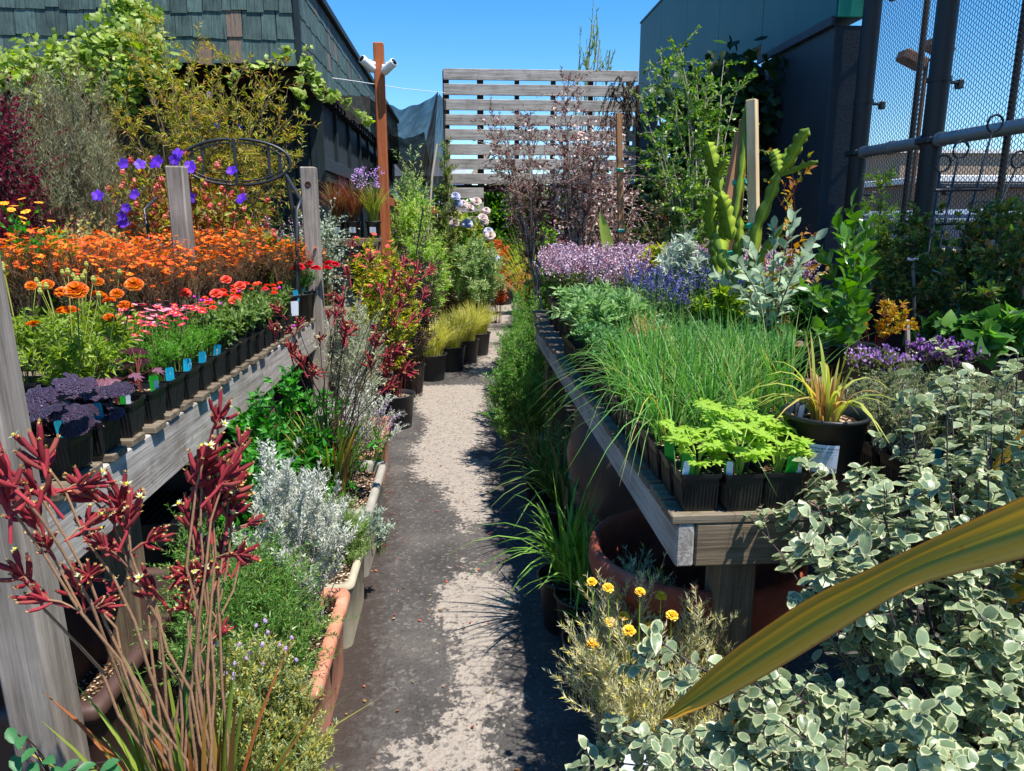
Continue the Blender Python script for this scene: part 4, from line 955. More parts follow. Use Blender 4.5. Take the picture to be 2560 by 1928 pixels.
# --- crimson daisies
dsp = dict(H=.13, W=.16, nst=24, ntw=6, nlf=16, leaf=(T_DIA, .014, .0035), lm=leafm('fine_bright_leaf', ['#4c8a24', '#63a030', '#7ab040', '#3f7a20']), lo=.7, twl=.35, up=.6, flat=.1)
DV = [foliage(dsp, 20 + k) for k in range(3)]
nth = ['first', 'second', 'third', 'fourth', 'fifth', 'sixth', 'seventh', 'eighth', 'ninth', 'tenth', 'eleventh', 'twelfth']
k = 0
for r in range(3):
    for i, y in enumerate(np.arange(2.51, 3.3 if r else 3.05, .155)):
        lab = 'crimson yellow eyed daisy with blue tag, %s daisy pot along the left bench edge' % nth[i] if r == 0 else 'crimson daisy plant, %s row behind the bench edge, %s from the near end' % (nth[r], nth[i])
        t = potted(lab, 'potted plant', (RX[r], y, LZ), 'sq', DV[k % 3], name='daisy_plant', group='crimson daisy plants', tags=[('teal', .046, -.03, .9), ('white', .05, -.02, 1.2)] if r == 0 else ())
        pts = dome(13 if r else 6, .2, .19, .8)
        if r == 0: pts[:, 0] = -abs(pts[:, 0]) + .02
        buds(t, POTS['sq'][2], pts, [DA[0], DA[0], DA[0], DA[1]]); k += 1
inst('flower_head', DA[0], t, (0.02, 0, .2), SUN)
# --- marigolds
msp = dict(H=.24, W=.22, nst=16, ntw=7, nlf=12, leaf=(T_LANCE, .038, .009), lm=leafm('marigold_leaf', ['#6f8a26', '#86a030', '#9ab23e', '#5c7a20', '#8a9a50']), lo=.6, twl=.3, up=.5)
MV = [foliage(msp, 30 + k) for k in range(3)]
mz = at(190, 730, Y=2.12)[2] - LZ
mlabs = iter(['marigold with the largest orange ruffled bloom beside the thick post', 'marigold with deep red orange blooms behind the second heuchera', 'yellow orange marigold behind the plum leaved seedlings', 'bushy marigold with faded buds at the left edge of the photo',
              'marigold with small orange blooms next to the crimson daisies', 'marigold with tall closed buds behind the largest bloom', 'green marigold foliage with few blooms in the back of the marigold patch', 'marigold plant touching the orange bed, middle of the patch', 'marigold plant partly hidden by the thick post'])
spots = [(at(165, 800, Y=2.12)[0], 2.12), (RX[1], 2.3), (RX[1], 2.46), (-1.62, 2.3), (RX[2], 2.62), (-1.48, 2.2), (-1.66, 2.62), (-1.44, 2.5), (-1.82, 2.5)]
for i, (x, y) in enumerate(spots):
    t = potted(next(mlabs), 'potted plant', (x, y, LZ), 'sq', MV[i % 3], name='marigold_plant', group='marigold plants'); pts = dome(2, .2, mz - .13, .8)
    buds(t, POTS['sq'][2], pts, MPS)
    q = MB(); bp = dome(4, .18, mz - .04, .9) + [0, 0, POTS['sq'][2]]; q.scatter(ball_tpl(0, .0075, 6, 3, 1.5), bp, [[0, 0, 1]] * 4); q.tubes(np.stack([bp * [.3, .3, .5], bp], 1), .0012, 4); part('buds', q.mesh('buds', M_BUD), t)
for u, v, Y, s_ in ((190, 727, 2.02, .9), (335, 712, 2.25, .8), (292, 735, 2.3, .6), (118, 712, 2.35, .6), (78, 715, 2.4, .55), (245, 705, 2.5, .55)):
    t = [o for o in sc.objects if o.name.startswith('marigold_plant') and o.parent is None]; p = at(u, v, Y=Y)
    o = min(t, key=lambda o: abs(o.location[0] - p[0]) + abs(o.location[1] - p[1])); lp = p - np.array(o.location); inst('flower_head', MP[0], o, lp, [.15, -.55, .8], [1, 0, 0], s_)
    q = MB(); q.tubes([[[0, 0, .1], [lp[0] * .7, lp[1] * .7, lp[2] * .6], lp - [0, 0, .01]]], .002, 5); part('stalks', q.mesh('stalks', M_STEM), o)
# --- zinnias / globe amaranth with dark pots
zsp = dict(H=.15, W=.17, nst=12, ntw=4, nlf=8, leaf=(T_OVAL, .038, .019), lm=leafm('olive_broad_leaf', ['#5c7436', '#6f8844', '#7d9450', '#4d652c']), lo=.6, twl=.35, up=.3)
ZV = [foliage(zsp, 40 + k) for k in range(3)]
k = 0
for r in range(2):
    for i, y in enumerate(np.arange(3.14 if r == 0 else 3.4, 4.3, .15)):
        if r == 0: lab = 'broad leaved zinnia, %s dark pot between the daisies and the gallon pots' % nth[i]
        else: lab = 'coral red zinnia behind the left bench edge row, %s from the near end' % nth[i]
        t = potted(lab, 'potted plant', (RX[r], y, LZ), 'sq', ZV[k % 3], name='zinnia_plant', group='zinnia plants'); k += 1
        pts = dome([2, 4, 5][r], .16, .2, .85); buds(t, POTS['sq'][2], pts, ZP if (k % 3) else [GM, GM, ZP[0]])
for u, v, Y in ((462, 733, 3.4), (540, 735, 3.45), (587, 752, 3.5), (600, 715, 3.7), (565, 700, 3.9)):
    p = at(u, v, Y=Y); o = min([o for o in sc.objects if o.name.startswith('zinnia_plant')], key=lambda o: abs(o.location[0] - p[0]) + abs(o.location[1] - p[1])); inst('flower_head', ZP[0], o, p - np.array(o.location), [.1, -.5, .8], [1, 0, 0], 1.5)
t = thing('globe_amaranth', 'loose globe amaranth with magenta ball flowers leaning over the left bench edge', 'plant', (LX - .02, 4.1, LZ))
pts = np.array([at(u, v, Y=4.0 + .06 * i) for i, (u, v) in enumerate(((698, 720), (550, 782), (710, 858), (735, 815), (728, 822), (722, 800), (700, 818), (712, 812)))]); q = MB()
for P in pts: l_ = P - np.array([LX - .02, 4.1, LZ]); inst('flower_head', GM, t, l_, [0, -.3, 1], [1, 0, 0], U(1.0, 1.3)); q.tubes([[[-.03, 0, .05], l_ * .6 + [0, 0, .12], l_]], .0014, 4)
part('stems', q.mesh('stems', M_STEM), t); q = MB(); q.tubes([[[-.03, 0, 0], [-.03, 0, .08]]], .03, 10, cap=True); part('root_ball', q.mesh('root_ball', M_SOIL), t)
# --- the dense orange bed
bsp = dict(H=.33, W=.30, nst=30, ntw=7, nlf=12, leaf=(T_NDL, .018, .003), lm=L_RUST, sm=M_WST, lo=.75, twl=.28, up=.7, flow=(T_D5, .015, 80, F_OR, dict(lift=.014, rand=1.1, tilt=.5, stalk=1)))
F_OR2 = [leafm('red_orange_petal', ['#b83010', '#cc4410', '#dd6a1c', '#a82818', '#e0a028'], trans=.25), F_OR[1]]
BV = [foliage(dict(bsp, flow=(T_D5, .015, (80, 55, 90, 40, 70, 60)[k], F_OR2 if k % 2 else F_OR, bsp['flow'][4]), H=(.33, .29, .35, .27, .31, .34)[k], nlf=(12, 16)[k % 2]), 50 + k) for k in range(6)]
k = 0; P1X = at(441, 420, Y=3.95)[0]
for i, x in enumerate((-1.06, -1.29, -1.46, -1.64, -1.82, -2.0, -2.18)):
    for j, y in enumerate(np.arange(3.25, 5.35, .2)):
        if i == 0 and y < 4.5: continue
        if abs(x - P1X) < .13 and abs(y + (i % 2) * .06 - 3.95) < .13: continue
        e = (i == 0); yy = y + (i % 2) * .06
        lab = 'orange bidens in a labelled black pot, %s at the path edge of the bed' % nth[k] if e and k < 4 else 'orange bidens plant, %s row from the path, %s from the near end' % (nth[i], nth[min(j, 10)])
        t = potted(lab, 'potted plant', (x, yy, LZ), 'gal', BV[rng.integers(6)], name='bidens_plant', group='orange bidens plants', scale=(1, 1, U(.85, 1.15)), tags=[('teal', .06, -.05, .4)] if e else ())
        if e:
            q = MB(); a_ = np.linspace(-.32, .32, 7) - .9; R_ = .083; V = [[(R_ * (.83 + .14 * z / .16) + .0015) * cos(x_), (R_ * (.83 + .14 * z / .16) + .0015) * sin(x_), z] for z in (.05, .14) for x_ in a_]
            q.add(V, [[j_, j_ + 1, j_ + 8, j_ + 7] for j_ in range(6)], 0, True); part('pot_label', q.mesh('pot_label', tagm('white_printed_label', '#c8d0dc', '#3a4250')), t)
        k += 1
# --- far end of the left bench: carnations and rosemary-like greens
rsp = dict(H=.34, W=.26, nst=12, ntw=7, nlf=16, leaf=(T_LANCE, .026, .006), lm=leafm('rosemary_like_leaf', ['#3f7a2c', '#529038', '#68a446', '#356a26']), lo=.6, twl=.3, up=.7)
RV = [foliage(rsp, 60 + k) for k in range(3)]
for i, (u, v, Y, lab) in enumerate(((670, 640, 5.0, 'bright green needle leaved plant in front of the knotted post'), (720, 650, 5.3, 'green needle leaved plant right of the knotted post'), (640, 600, 5.45, 'bright green bushy plant at the far end of the left bench'), (765, 660, 5.45, 'last bright green needle leaved plant at the bench corner'))):
    p = at(u, v, Y=Y); potted(lab, 'potted plant', (min(p[0], LX - .09), Y, LZ), 'gal', RV[i % 3], name='green_shrub_plant', tags=[('teal', .05, -.06, .3)])
for i, (y, lab) in enumerate(((4.72, 'carnation with crimson ruffled blooms at the far end of the left bench edge'), (4.95, 'carnation with dark red bloom hanging over the bench edge'), (5.2, 'crimson carnation farthest along the left bench edge'))):
    t = potted(lab, 'potted plant', (RX[0] + .0, y, LZ), 'gal', RV[(i + 1) % 3], name='carnation_plant', scale=(.8, .8, .5)); pts = dome(6, .26, .2, .8) + [.05, 0, 0]; buds(t, POTS['gal'][2], pts, RP)
# --- pale and dark low plants behind the orange bed, on the rear ground
def bp(u0, u1, v0, v1, Y):
    a_ = at(u0, (v0 + v1) / 2, Y=Y); b_ = at(u1, (v0 + v1) / 2, Y=Y); return (a_[0] + b_[0]) / 2, b_[0] - a_[0], at((u0 + u1) / 2, v0, Y=Y)[2], at((u0 + u1) / 2, v1, Y=Y)[2]
def shrub(label, cat, box, Y, rs, name='shrub', z0=0.0, grow=1.0, potk=0, **sp):
    """shrub standing at depth Y that fills the given patch of the photograph from its base height z0"""
    x, W, zt, zb = bp(*box, Y); ph = .21 * potk; H = (zt - z0 - ph); zb -= ph; lo = max(.05, (zb - z0) / H)
    d = dict(H=H, W=W * grow, D=min(W, 1.3) * grow, lo=lo, base=.05 + W * .05); d.update(sp)
    t = tree_in_ground(label, cat, (x, Y, z0 + ph), foliage(d, rs), name=name)
    if potk: part('pot', POTS['gal5'][0], t, (0, 0, -ph), None, potk); part('soil', POTS['gal5'][1], t, (0, 0, -ph), None, potk)
    return t
# spirea-like pale lilac flower mass (oregano)
for i, (u, Y) in enumerate(((570, 5.3), (640, 5.5), (705, 5.7), (610, 5.9))):
    x = at(u, 560, Y=Y)[0]; H = at(u, 522 + 8 * (i % 2), Y=Y)[2]
    t = tree_in_ground('pale pink flowering oregano clump behind the orange bed, %s of four from the left' % ('first', 'third', 'fourth', 'second')[i], 'shrub', (x, Y, .55), spiky(H - .55, .5, 60, L_GRN, F_PALE, (T_OVAL2, .025, .014), 12, .3, .011, 26, 70 + i, .12), group='pale pink oregano clumps', name='oregano_clump')
    q = MB(); q.box((0, 0, -.275), (.34, .34, .548), bev=.01, taper=.85); part('pot', q.mesh('pot', M_BLK), t)
# tibouchina: purple flowers, red buds
TX, TY = at(455, 500, Y=4.9)[0], 4.9
tsp = dict(H=at(455, 395, Y=TY)[2] - .3, W=1.15, D=.8, nst=52, ntw=10, nlf=12, leaf=(T_OVAL, .066, .026), lm=leafm('tibouchina_leaf', ['#6f7a2a', '#8a8f38', '#a09c44', '#7c6a34', '#9a5c3c']), sm=M_REDST, lo=.5, twl=.15, up=.4, base=.08,
           flow=(ball_tpl(0, 1, 6, 3, 1.3), .017, 150, [leafm('coral_bud', ['#c8584c', '#d87868', '#b84440'], trans=.2)], dict(lift=.0, rand=.5)))
t = tree_in_ground('glory bush with large violet flowers and coral buds behind the orange bed', 'shrub', (TX, TY, .3), foliage(tsp, 77), name='glory_bush')
q = MB(); q.lathe([(0, -.3), (.16, -.3), (.19, 0), (.17, 0)], n=20); part('pot', q.mesh('pot', M_BLKR), t)
for u, v in ((445, 385), (475, 415), (385, 412), (350, 412), (310, 410), (245, 490), (338, 487), (315, 520), (308, 556), (605, 498), (580, 428), (480, 495), (305, 540), (480, 425), (438, 400), (395, 405)):
    P = at(u, v, Y=TY - .42 + U(-.05, .1)) - np.array([TX, TY, .3]); inst('flower_head', TIB, t, P, unit([U(-.5, .5), -1, U(-.1, .7)]), rdir(1)[0], U(.85, 1.2))
    q = MB(); q.tubes([[P * [.6, .6, .7] + [0, .1, 0], P * [.9, .95, .95], P]], .0025, 4); part('flower_stalk', q.mesh('flower_stalk', M_REDST), t)
# yellow-orange flowers, sedums, small fillers at the left rear
for i, (lab, box, Y, leafmat, fl) in enumerate((
        ('yellow and orange nasturtium like flowers by the left post', (20, 125, 530, 700), 3.4, L_LUSH, (T_D8, .019, 14, F_YEL, dict(lift=.02))),
        ('pale lime succulent clump left of the glory bush', (135, 260, 545, 665), 4.2, leafm('pale_lime_leaf', ['#a8a860', '#bcb878', '#92984c', '#c09878']), None),
        ('pale lime and pink sedum behind the orange bed', (235, 330, 590, 690), 3.9, leafm('pale_lime_leaf', []), None),
        ('small dark purple foliage plant tucked behind the orange bed', (300, 420, 610, 680), 4.3, L_PURP, None),
        ('grassy lime clump beside the left post', (60, 180, 600, 690), 3.7, L_LIME, None))):
    shrub(lab, 'plant', box, Y, 90 + i, name='small_plant', z0=.78, nst=16, ntw=6, nlf=10, leaf=(T_OVAL2, .03, .017) if i < 4 else (T_LANCE, .09, .006), lm=leafmat, flow=fl, twl=.25, up=.5)
    x, W, zt, zb = bp(*box, Y)
bench('rear_bench', 'timber bench holding the pale plants left of the orange bed', -3.3, -2.42, 3.0, 5.0, .77, legs=[(-2.5, 3.1), (-2.5, 4.9), (-3.2, 3.1), (-3.2, 4.9)], bh=.1)

# ================================================================ LEFT BACK SHRUBBERY
shrub('large grey green needle leaved bush filling the left background', 'bush', (10, 330, 195, 640), 5.0, 101, 'needle_bush', nst=90, ntw=22, nlf=30, leaf=(T_NDL, .045, .005), st0=.12, lm=L_GREYG, sm=M_WST, twl=.16, up=.6, sr=.008, tr=.0015, spread=.5)
shrub('brown tipped needle leaved bush behind the grey green one', 'bush', (60, 340, 165, 560), 5.7, 102, 'needle_bush', nst=70, ntw=20, nlf=28, leaf=(T_NDL, .045, .0055), st0=.12, lm=leafm('brownish_needle', ['#7d7448', '#8f8452', '#6c6a3c', '#99905c', '#86683c']), sm=M_WST, twl=.16, up=.6, sr=.008, tr=.0015, spread=.5)
shrub('dark needle leaved bush between the glory bush and the building', 'bush', (320, 560, 250, 640), 5.9, 103, 'needle_bush', nst=60, ntw=18, nlf=26, leaf=(T_NDL, .045, .0055), st0=.12, lm=leafm('dark_olive_needle', ['#5a6234', '#6c703c', '#4c5630', '#77743e']), sm=M_WST, twl=.18, up=.5, sr=.008, spread=.6)
shrub('maroon leaved small tree at the left edge of the photo', 'tree', (-70, 60, 105, 420), 4.6, 104, 'maroon_tree', nst=40, ntw=16, nlf=16, leaf=(T_OVAL2, .03, .02), lm=leafm('maroon_leaf', ['#5c1a2c', '#6e2436', '#8a3448', '#4a1424']), sm=M_DKST, twl=.16, up=.3, lo=.3)
# yellow green willow leaved tree with arching branches
def archtree(label, base, ends, lm, leaf, sm, rs, name, r0=.012, nl=20, ntw=10, twl=.22, ang=.8, z0=0.0, lift=.35):
    global rng
    keep = rng; rng = np.random.default_rng(rs); base = np.array(base, float); t = thing(name, label, 'tree', base); ends = [(_e[0], max(_e[1], 5.4), _e[2]) if name == 'arching_tree' else _e for _e in ends]; q = MB(); Ps = []; trunk = np.mean([np.array(e) - base for e in ends], 0) * [.8, .8, 1]
    for e in ends:
        e = np.array(e) - base; fz = U(.28, .62); s0_ = trunk * fz; s0_[2] = e[2] * fz * .85 + .02; mid = s0_ * .5 + e * .5; mid = mid * [.8, .8, 1] + [U(-.05, .05), U(-.05, .05), lift * e[2] * .12]; P = bez([s0_], [mid], [e], 9)[0]; P[1:-1] += U(-.02, .02, (7, 3)); Ps.append(P)
    Ps = np.array(Ps); tp_ = bez([[0, 0, 0]], [trunk * [.2, .2, .5] + [.03, 0, 0]], [trunk * [.9, .9, .85]], 8); tq = MB(); tq.tubes(tp_, np.linspace(r0 * 1.3, r0 * .4, 8)[None], 8); part('trunk', tq.mesh('trunk', sm), t)
    q.tubes(Ps, np.linspace(r0 * .6, .002, 9)[None].repeat(len(Ps), 0), 6)
    Tw = twigs(Ps, ntw, twl, .1, .12, 1, .95, .2); q.tubes(Tw, .0016, 3); part('branches', q.mesh('branches', sm), t)
    q = MB(); leaves(q, Tw, nl, leaf, 0, ang, .05, 1, .05, .3); leaves(q, Ps, nl, leaf, 0, ang, .5, 1, .05, .3); part('foliage', q.mesh('foliage', lm), t); rng = keep; return t
L_WIL = leafm('yellow_green_willow_leaf', ['#8f9436', '#a3a440', '#7c8a30', '#b0a64c', '#b48a4c'], trans=.4)
yb = at(420, 560, Y=5.5); ends = [at(u, v, Y=Y) for u, v, Y in ((330, 120, 5.6), (400, 40, 5.7), (290, 230, 5.3), (470, 150, 5.6), (560, 160, 5.5), (630, 130, 5.4), (690, 190, 5.3), (730, 260, 5.2), (700, 330, 5.1), (640, 380, 5.0), (740, 400, 5.3), (540, 280, 5.3), (450, 260, 5.2), (380, 330, 5.0), (520, 370, 5.3), (600, 240, 5.6), (350, 60, 5.8), (500, 90, 5.8), (585, 330, 5.5), (670, 250, 5.5), (430, 180, 5.4), (480, 330, 5.1), (745, 330, 5.4), (300, 300, 5.4))]
archtree('yellow green willow leaved tree with thin arching branches in front of the building', (yb[0], 5.5, 0), ends, L_WIL, (T_LANCE, .06, .010), M_WST, 5, 'arching_tree', nl=20, ntw=20, twl=.3)
archtree('second wispy olive leaved shrub beside the arching tree', (yb[0] + .35, 5.8, 0), [at(u, v, Y=Y) for u, v, Y in ((560, 220, 5.9), (620, 300, 5.8), (700, 420, 5.7), (640, 200, 6), (500, 250, 5.9), (590, 400, 5.7), (720, 220, 5.9), (680, 150, 6))], L_WIL, (T_LANCE, .05, .009), M_WST, 6, 'arching_tree', nl=14, ntw=14, twl=.28)
# grape vine over the eave
def vine(label, segs, rs, dens, L=.05, lm=None, name='climbing_vine', spread=.12, size=1.0):
    global rng
    keep = rng; rng = np.random.default_rng(rs); t = thing(name, label, 'vine', segs[0][0]); o = np.array(segs[0][0]); q = MB(); f = MB(); npart = 0
    for S_ in segs:
        P = np.array(S_, float) - o; K = 14; tt = np.linspace(0, len(P) - 1, K); P = np.stack([np.interp(tt, range(len(P)), P[:, i]) for i in range(3)], 1); P[1:-1] += U(-.03, .03, (K - 2, 3)); q.tubes([P], .005, 5)
        n = int(dens * np.linalg.norm(np.diff(P, axis=0), axis=1).sum()); p, T, _ = sample(P[None], n, 0, 1); p = p + rdir(n) * U(0, spread, (n, 1)) ; D = unit(rdir(n) * .8 + [0, -.3, -.4]); Nn = unit(rdir(n) * .5 + [.2, -.7, .6])
        f.scatter(T_VINE, p, D, Nn, L * U(.5, 1.1, n) * size, sm=True)
    part('stems', q.mesh('stems', M_WST), t); part('foliage', f.mesh('foliage', lm or L_VINE), t); rng = keep; return t
L_VINE = leafm('vine_leaf', ['#6f8a2c', '#869e3a', '#9aac4c', '#5f7c26', '#a8b468'], trans=.42)
va = lambda *a: [at(u, v, Y=Y) for u, v, Y in a]
vine('leafy yellow green grape vine spreading across the front of the shingled building', [va((-40, 190, 6.2), (80, 150, 6.2), (170, 130, 6.1), (270, 160, 6.1)), va((0, 160, 6.2), (60, 200, 6.1), (150, 180, 6.1), (250, 210, 6.0)), va((260, 200, 6.1), (275, 110, 6.1), (310, 30, 6.2), (330, 0, 6.3)), va((230, 180, 6.1), (300, 80, 6.1), (350, 60, 6.2)), va((270, 230, 6), (330, 140, 6), (400, 110, 6)), va((290, 250, 6), (350, 180, 6), (420, 170, 6)), va((310, 10, 6.3), (350, 50, 6.2), (370, 100, 6.1)), va((180, 200, 6.0), (230, 130, 6.1), (290, 90, 6.1))], 11, 420, .043, spread=.2)
vine('vine strand trailing along the eave of the building towards the red pole', [va((560, 190, 6.2), (640, 165, 6.25), (700, 150, 6.3), (730, 122, 6.3)), va((770, 110, 6.3), (765, 160, 6.3), (790, 200, 6.4), (830, 225, 6.5), (870, 262, 6.6), (905, 290, 6.7), (925, 305, 6.8)), va((760, 170, 6.3), (745, 220, 6.2), (765, 280, 6.2)), va((800, 215, 6.4), (850, 250, 6.5)), va((770, 130, 6.3), (785, 215, 6.3), (810, 230, 6.3))], 12, 60, .045, spread=.05)
shrub('dark ceanothus with small blue flower heads against the shingled building', 'bush', (440, 570, 90, 520), 6.3, 105, 'blue_ceanothus', nst=26, ntw=12, nlf=16, leaf=(T_OVAL2, .028, .015), lm=L_DARK, sm=M_WST, twl=.14, lo=.4, flow=(ball_tpl(0, 1, 6, 3, 1.2), .026, 7, [plain('blue_floret', '#3040b0', .8)], dict(rand=2)))
shrub('dark leafy shrub in the shade beside the iron garden bench', 'bush', (560, 740, 250, 560), 6.6, 106, 'dark_shrub', nst=20, ntw=9, nlf=14, leaf=(T_OVAL2, .035, .018), lm=L_DARK, sm=M_WST, twl=.16, lo=.3)
shrub('silver trailing plant beside the knotted post', 'plant', (740, 850, 520, 620), 6.0, 107, 'silver_plant', z0=.7, nst=30, ntw=8, nlf=10, leaf=(T_OVAL2, .03, .016), lm=L_SILV, twl=.3, up=0)
q = MB(); q.box((0, 0, 0), (.5, .4, .7), bev=.02); solid('planter_box', q.mesh('planter_box', M_DKWOOD), 'brown timber box under the silver trailing plant', 'planter', (at(800, 570, Y=6.0)[0], 6.02, .35))
# --- three labelled pots on the small shelf
L_REDG = leafm('red_fountain_grass', ['#6e2c34', '#8a4038', '#5c5a2c', '#7a3a3c', '#7c7a3c'], trans=.3)
for i, (u, lab, kk) in enumerate(((845, 'left of three labelled pots on the small shelf, red fountain grass', 0), (884, 'middle labelled pot on the small shelf, red fountain grass', 0), (934, 'right labelled pot on the small shelf, society garlic with lilac flowers', 1))):
    x = at(u, 570, Y=6.36)[0]; t = potted(lab, 'potted plant', (x, 6.36, SHZ + .015), 'four', grassy(.42, 220, .03, .0028, .85, .5, L_REDG, rs=120 + i) if kk == 0 else grassy(.34, 170, .03, .003, .6, .4, leafm('yellow_green_grass', ['#8f9c3c', '#a8ae50', '#76883a']), rs=125), name='shelf_plant', psc=(1.02, 1.02, 1.25))
    q = MB(); q.box((0, -.0605, .068), (.05, .003, .045), R=np.array(Matrix.Rotation(radians(8), 3, 'X'))); part('pot_label', q.mesh('pot_label', tagm('white_printed_label2', '#d4dae4', '#3a4250')), t)
    if kk:
        n = 34; p = np.stack([U(-.14, .1, n), U(-.1, .1, n), U(.4, .56, n)], 1); q = MB(); q.tubes(np.stack([p * np.array([.1, .1, .25]) + np.array([0, 0, .03]), p * np.array([.7, .7, .8]), p], 1), .0015, 3); part('stalks', q.mesh('stalks', M_STEM), t)
        q = MB(); pp = np.repeat(p, 12, 0) + rdir(n * 12) * .02; q.scatter(T_DIA, pp, rdir(len(pp)), rdir(len(pp)), .013); part('flowers', q.mesh('flowers', F_LILAC), t)
# ================================================================ LEFT GROUND ROW BESIDE THE PATH
def trough(label, x0, x1, y0, y1, h, mat, wall=.018, rim=.03, rimh=.04, name='terracotta_trough', round_=.012, soil=.85, taper=.9):
    t = thing(name, label, 'planter', ((x0 + x1) / 2, (y0 + y1) / 2, 0)); W, L = x1 - x0, y1 - y0
    def ring(w_, l_, z, r=.03):
        pts = []
        for i in range(4):
            c = [(1, 1), (-1, 1), (-1, -1), (1, -1)][i]
            for a in np.linspace(0, pi / 2, 4) + i * pi / 2: pts.append([c[0] * (w_ / 2 - r) + r * cos(a), c[1] * (l_ / 2 - r) + r * sin(a), z])
        return pts
    o_ = W * (1 - taper)
    prof = [(W - o_, L - o_, 0), (W - o_ * .4, L - o_ * .4, h - rimh - .03), (W - o_ * .4 + .004, L - o_ * .4 + .004, h - rimh - .026), (W - o_ * .4 + .004, L - o_ * .4 + .004, h - rimh - .008), (W - o_ * .4, L - o_ * .4, h - rimh - .004),
            (W + rim * .7, L + rim * .7, h - rimh), (W + rim, L + rim, h - rimh * .7), (W + rim, L + rim, h - round_), (W + rim - round_, L + rim - round_, h), (W - wall * 2, L - wall * 2, h - .002), (W - wall * 2 - .01, L - wall * 2 - .01, h - .015), (W - o_ - wall * 2, L - o_ - wall * 2, .03)]
    q = MB(); V = np.concatenate([ring(a, b_, z) for a, b_, z in prof]); f = []
    for i in range(len(prof) - 1):
        for j in range(16): f.append([i * 16 + j, i * 16 + (j + 1) % 16, (i + 1) * 16 + (j + 1) % 16, (i + 1) * 16 + j])
    q.add(V, f, 0, True); part('trough', q.mesh('trough', mat), t)
    q = MB(); r_ = ring(W - o_ * .5 - wall * 2, L - o_ * .5 - wall * 2, h * soil); q.add(r_, [list(range(16))]); part('soil', q.mesh('soil', M_SOIL), t)
    return t
M_CONC = plain('weathered_concrete', '#938d82', .9, .2, nz=.18, scale=14, bump=.4)
M_FIB = plain('peeling_white_fibreglass', '#a39a84', .7, .3, nz=.3, scale=9, bump=.5)
M_BRN = plain('brown_resin', '#4a352e', .6, .4, nz=.1, scale=14)
trough('terracotta trough with thick rolled rim nearest the camera on the left of the path', -.66, -.375, 1.66, 2.16, .27, M_TERRA)
trough('peeling white walled trough between the terracotta trough and the grey one', -.62, -.37, 2.24, 2.62, .24, M_FIB, name='fibreglass_trough', rim=.012, rimh=.02)
trough('grey concrete trough with a chipped rim holding the kangaroo paw', -.72, -.37, 2.74, 3.35, .30, M_CONC, name='concrete_trough', rim=.025)
trough('second terracotta trough farther along behind the grey trough', -.74, -.42, 3.45, 4.15, .30, M_TERRA)
trough('large dark brown resin trough under the near end of the left bench', -1.20, -.83, 1.52, 2.2, .34, M_BRN, name='resin_trough', rim=.03, soil=.12)
# black tray under the bench
t = thing('nursery_tray', 'ribbed black plastic tray under the near part of the left bench', 'tray', (-1.12, 2.62, .33))
q = MB(); q.box((0, 0, 0), (.42, .42, .012)); 
for i in range(16): q.box((-.2 + i * .0267, 0, .02), (.006, .42, .04))
for s_ in (-1, 1): q.box((0, s_ * .21, .03), (.42, .008, .08), bev=.002); q.box((s_ * .21, 0, .03), (.008, .42, .08), bev=.002)
part('tray', q.mesh('tray', M_BLK), t); q = MB(); q.box((0, 0, -.17), (.36, .36, .32), bev=.01); part('crate_base', q.mesh('crate_base', M_BLK), t)

# plants of the ground row (name, label, patch of the photograph, depth, kit)
L_ROS = leafm('prostrate_rosemary', ['#4c7a30', '#5f9240', '#75a352', '#8a9c50', '#3f682a'])
L_LAVG = leafm('grey_lavender_leaf', ['#8f9c70', '#a8b488', '#b8b070', '#c0b43c', '#7c8a60', '#a89a4c'])
shrub('yellow green spreading thyme like plant spilling over the nearest trough end', 'plant', (480, 800, 1600, 1990), 1.33, 201, 'spreading_herb', z0=.02, nst=110, ntw=14, nlf=22, leaf=(T_LANCE, .015, .004), lm=L_LAVG, twl=.14, up=.7, base=.15, st0=.4, flow=(ball_tpl(0, 1, 6, 3, 1.4), .004, 22, [plain('lilac_bud', '#a88ab0', .8)], dict(lift=.02, rand=1)))
shrub('trailing rosemary with bright green needles in the nearest terracotta trough', 'plant', (470, 790, 1380, 1760), 1.72, 202, 'trailing_rosemary', z0=.2, nst=80, ntw=12, nlf=22, leaf=(T_LANCE, .02, .004), lm=L_ROS, twl=.35, up=.5, base=.1, spread=1.0, D=.5)
shrub('green spreading herb against the brown resin trough', 'plant', (420, 620, 1330, 1560), 1.95, 203, 'trailing_rosemary', z0=.2, nst=40, ntw=10, nlf=20, leaf=(T_LANCE, .018, .004), lm=L_ROS, twl=.35, up=.4, base=.08)
shrub('silver white felted shrub standing in the nearest troughs', 'shrub', (600, 890, 1110, 1670), 2.0, 204, 'silver_shrub', z0=.2, nst=60, ntw=14, nlf=26, leaf=(T_LANCE, .019, .005), D=.42, lm=L_WHITE, sm=plain('white_stem', '#a8a69c', .8), twl=.16, up=.75, base=.06, lo=.12, grow=.95, arch=.3, spread=.6)
potp = at(755, 1640, Y=1.95); t = thing('nursery_pot', 'black pot sunk in the nearest trough at the foot of the silver shrub', 'pot', (potp[0] + .01, 1.9, .06)); part('pot', POTS['two'][0], t, None, 0, (.9, .9, .9)); part('soil', POTS['two'][1], t, None, 0, (.9, .9, .9))
shrub('soft green lavender clump behind the silver shrub', 'shrub', (770, 925, 1240, 1460), 2.5, 205, 'lavender_clump', z0=.15, nst=50, ntw=9, nlf=18, leaf=(T_LANCE, .018, .003), lm=leafm('soft_green_lavender', ['#7f9c54', '#94ae68', '#a4b87c', '#6f8a48']), twl=.25, up=.9, base=.06)
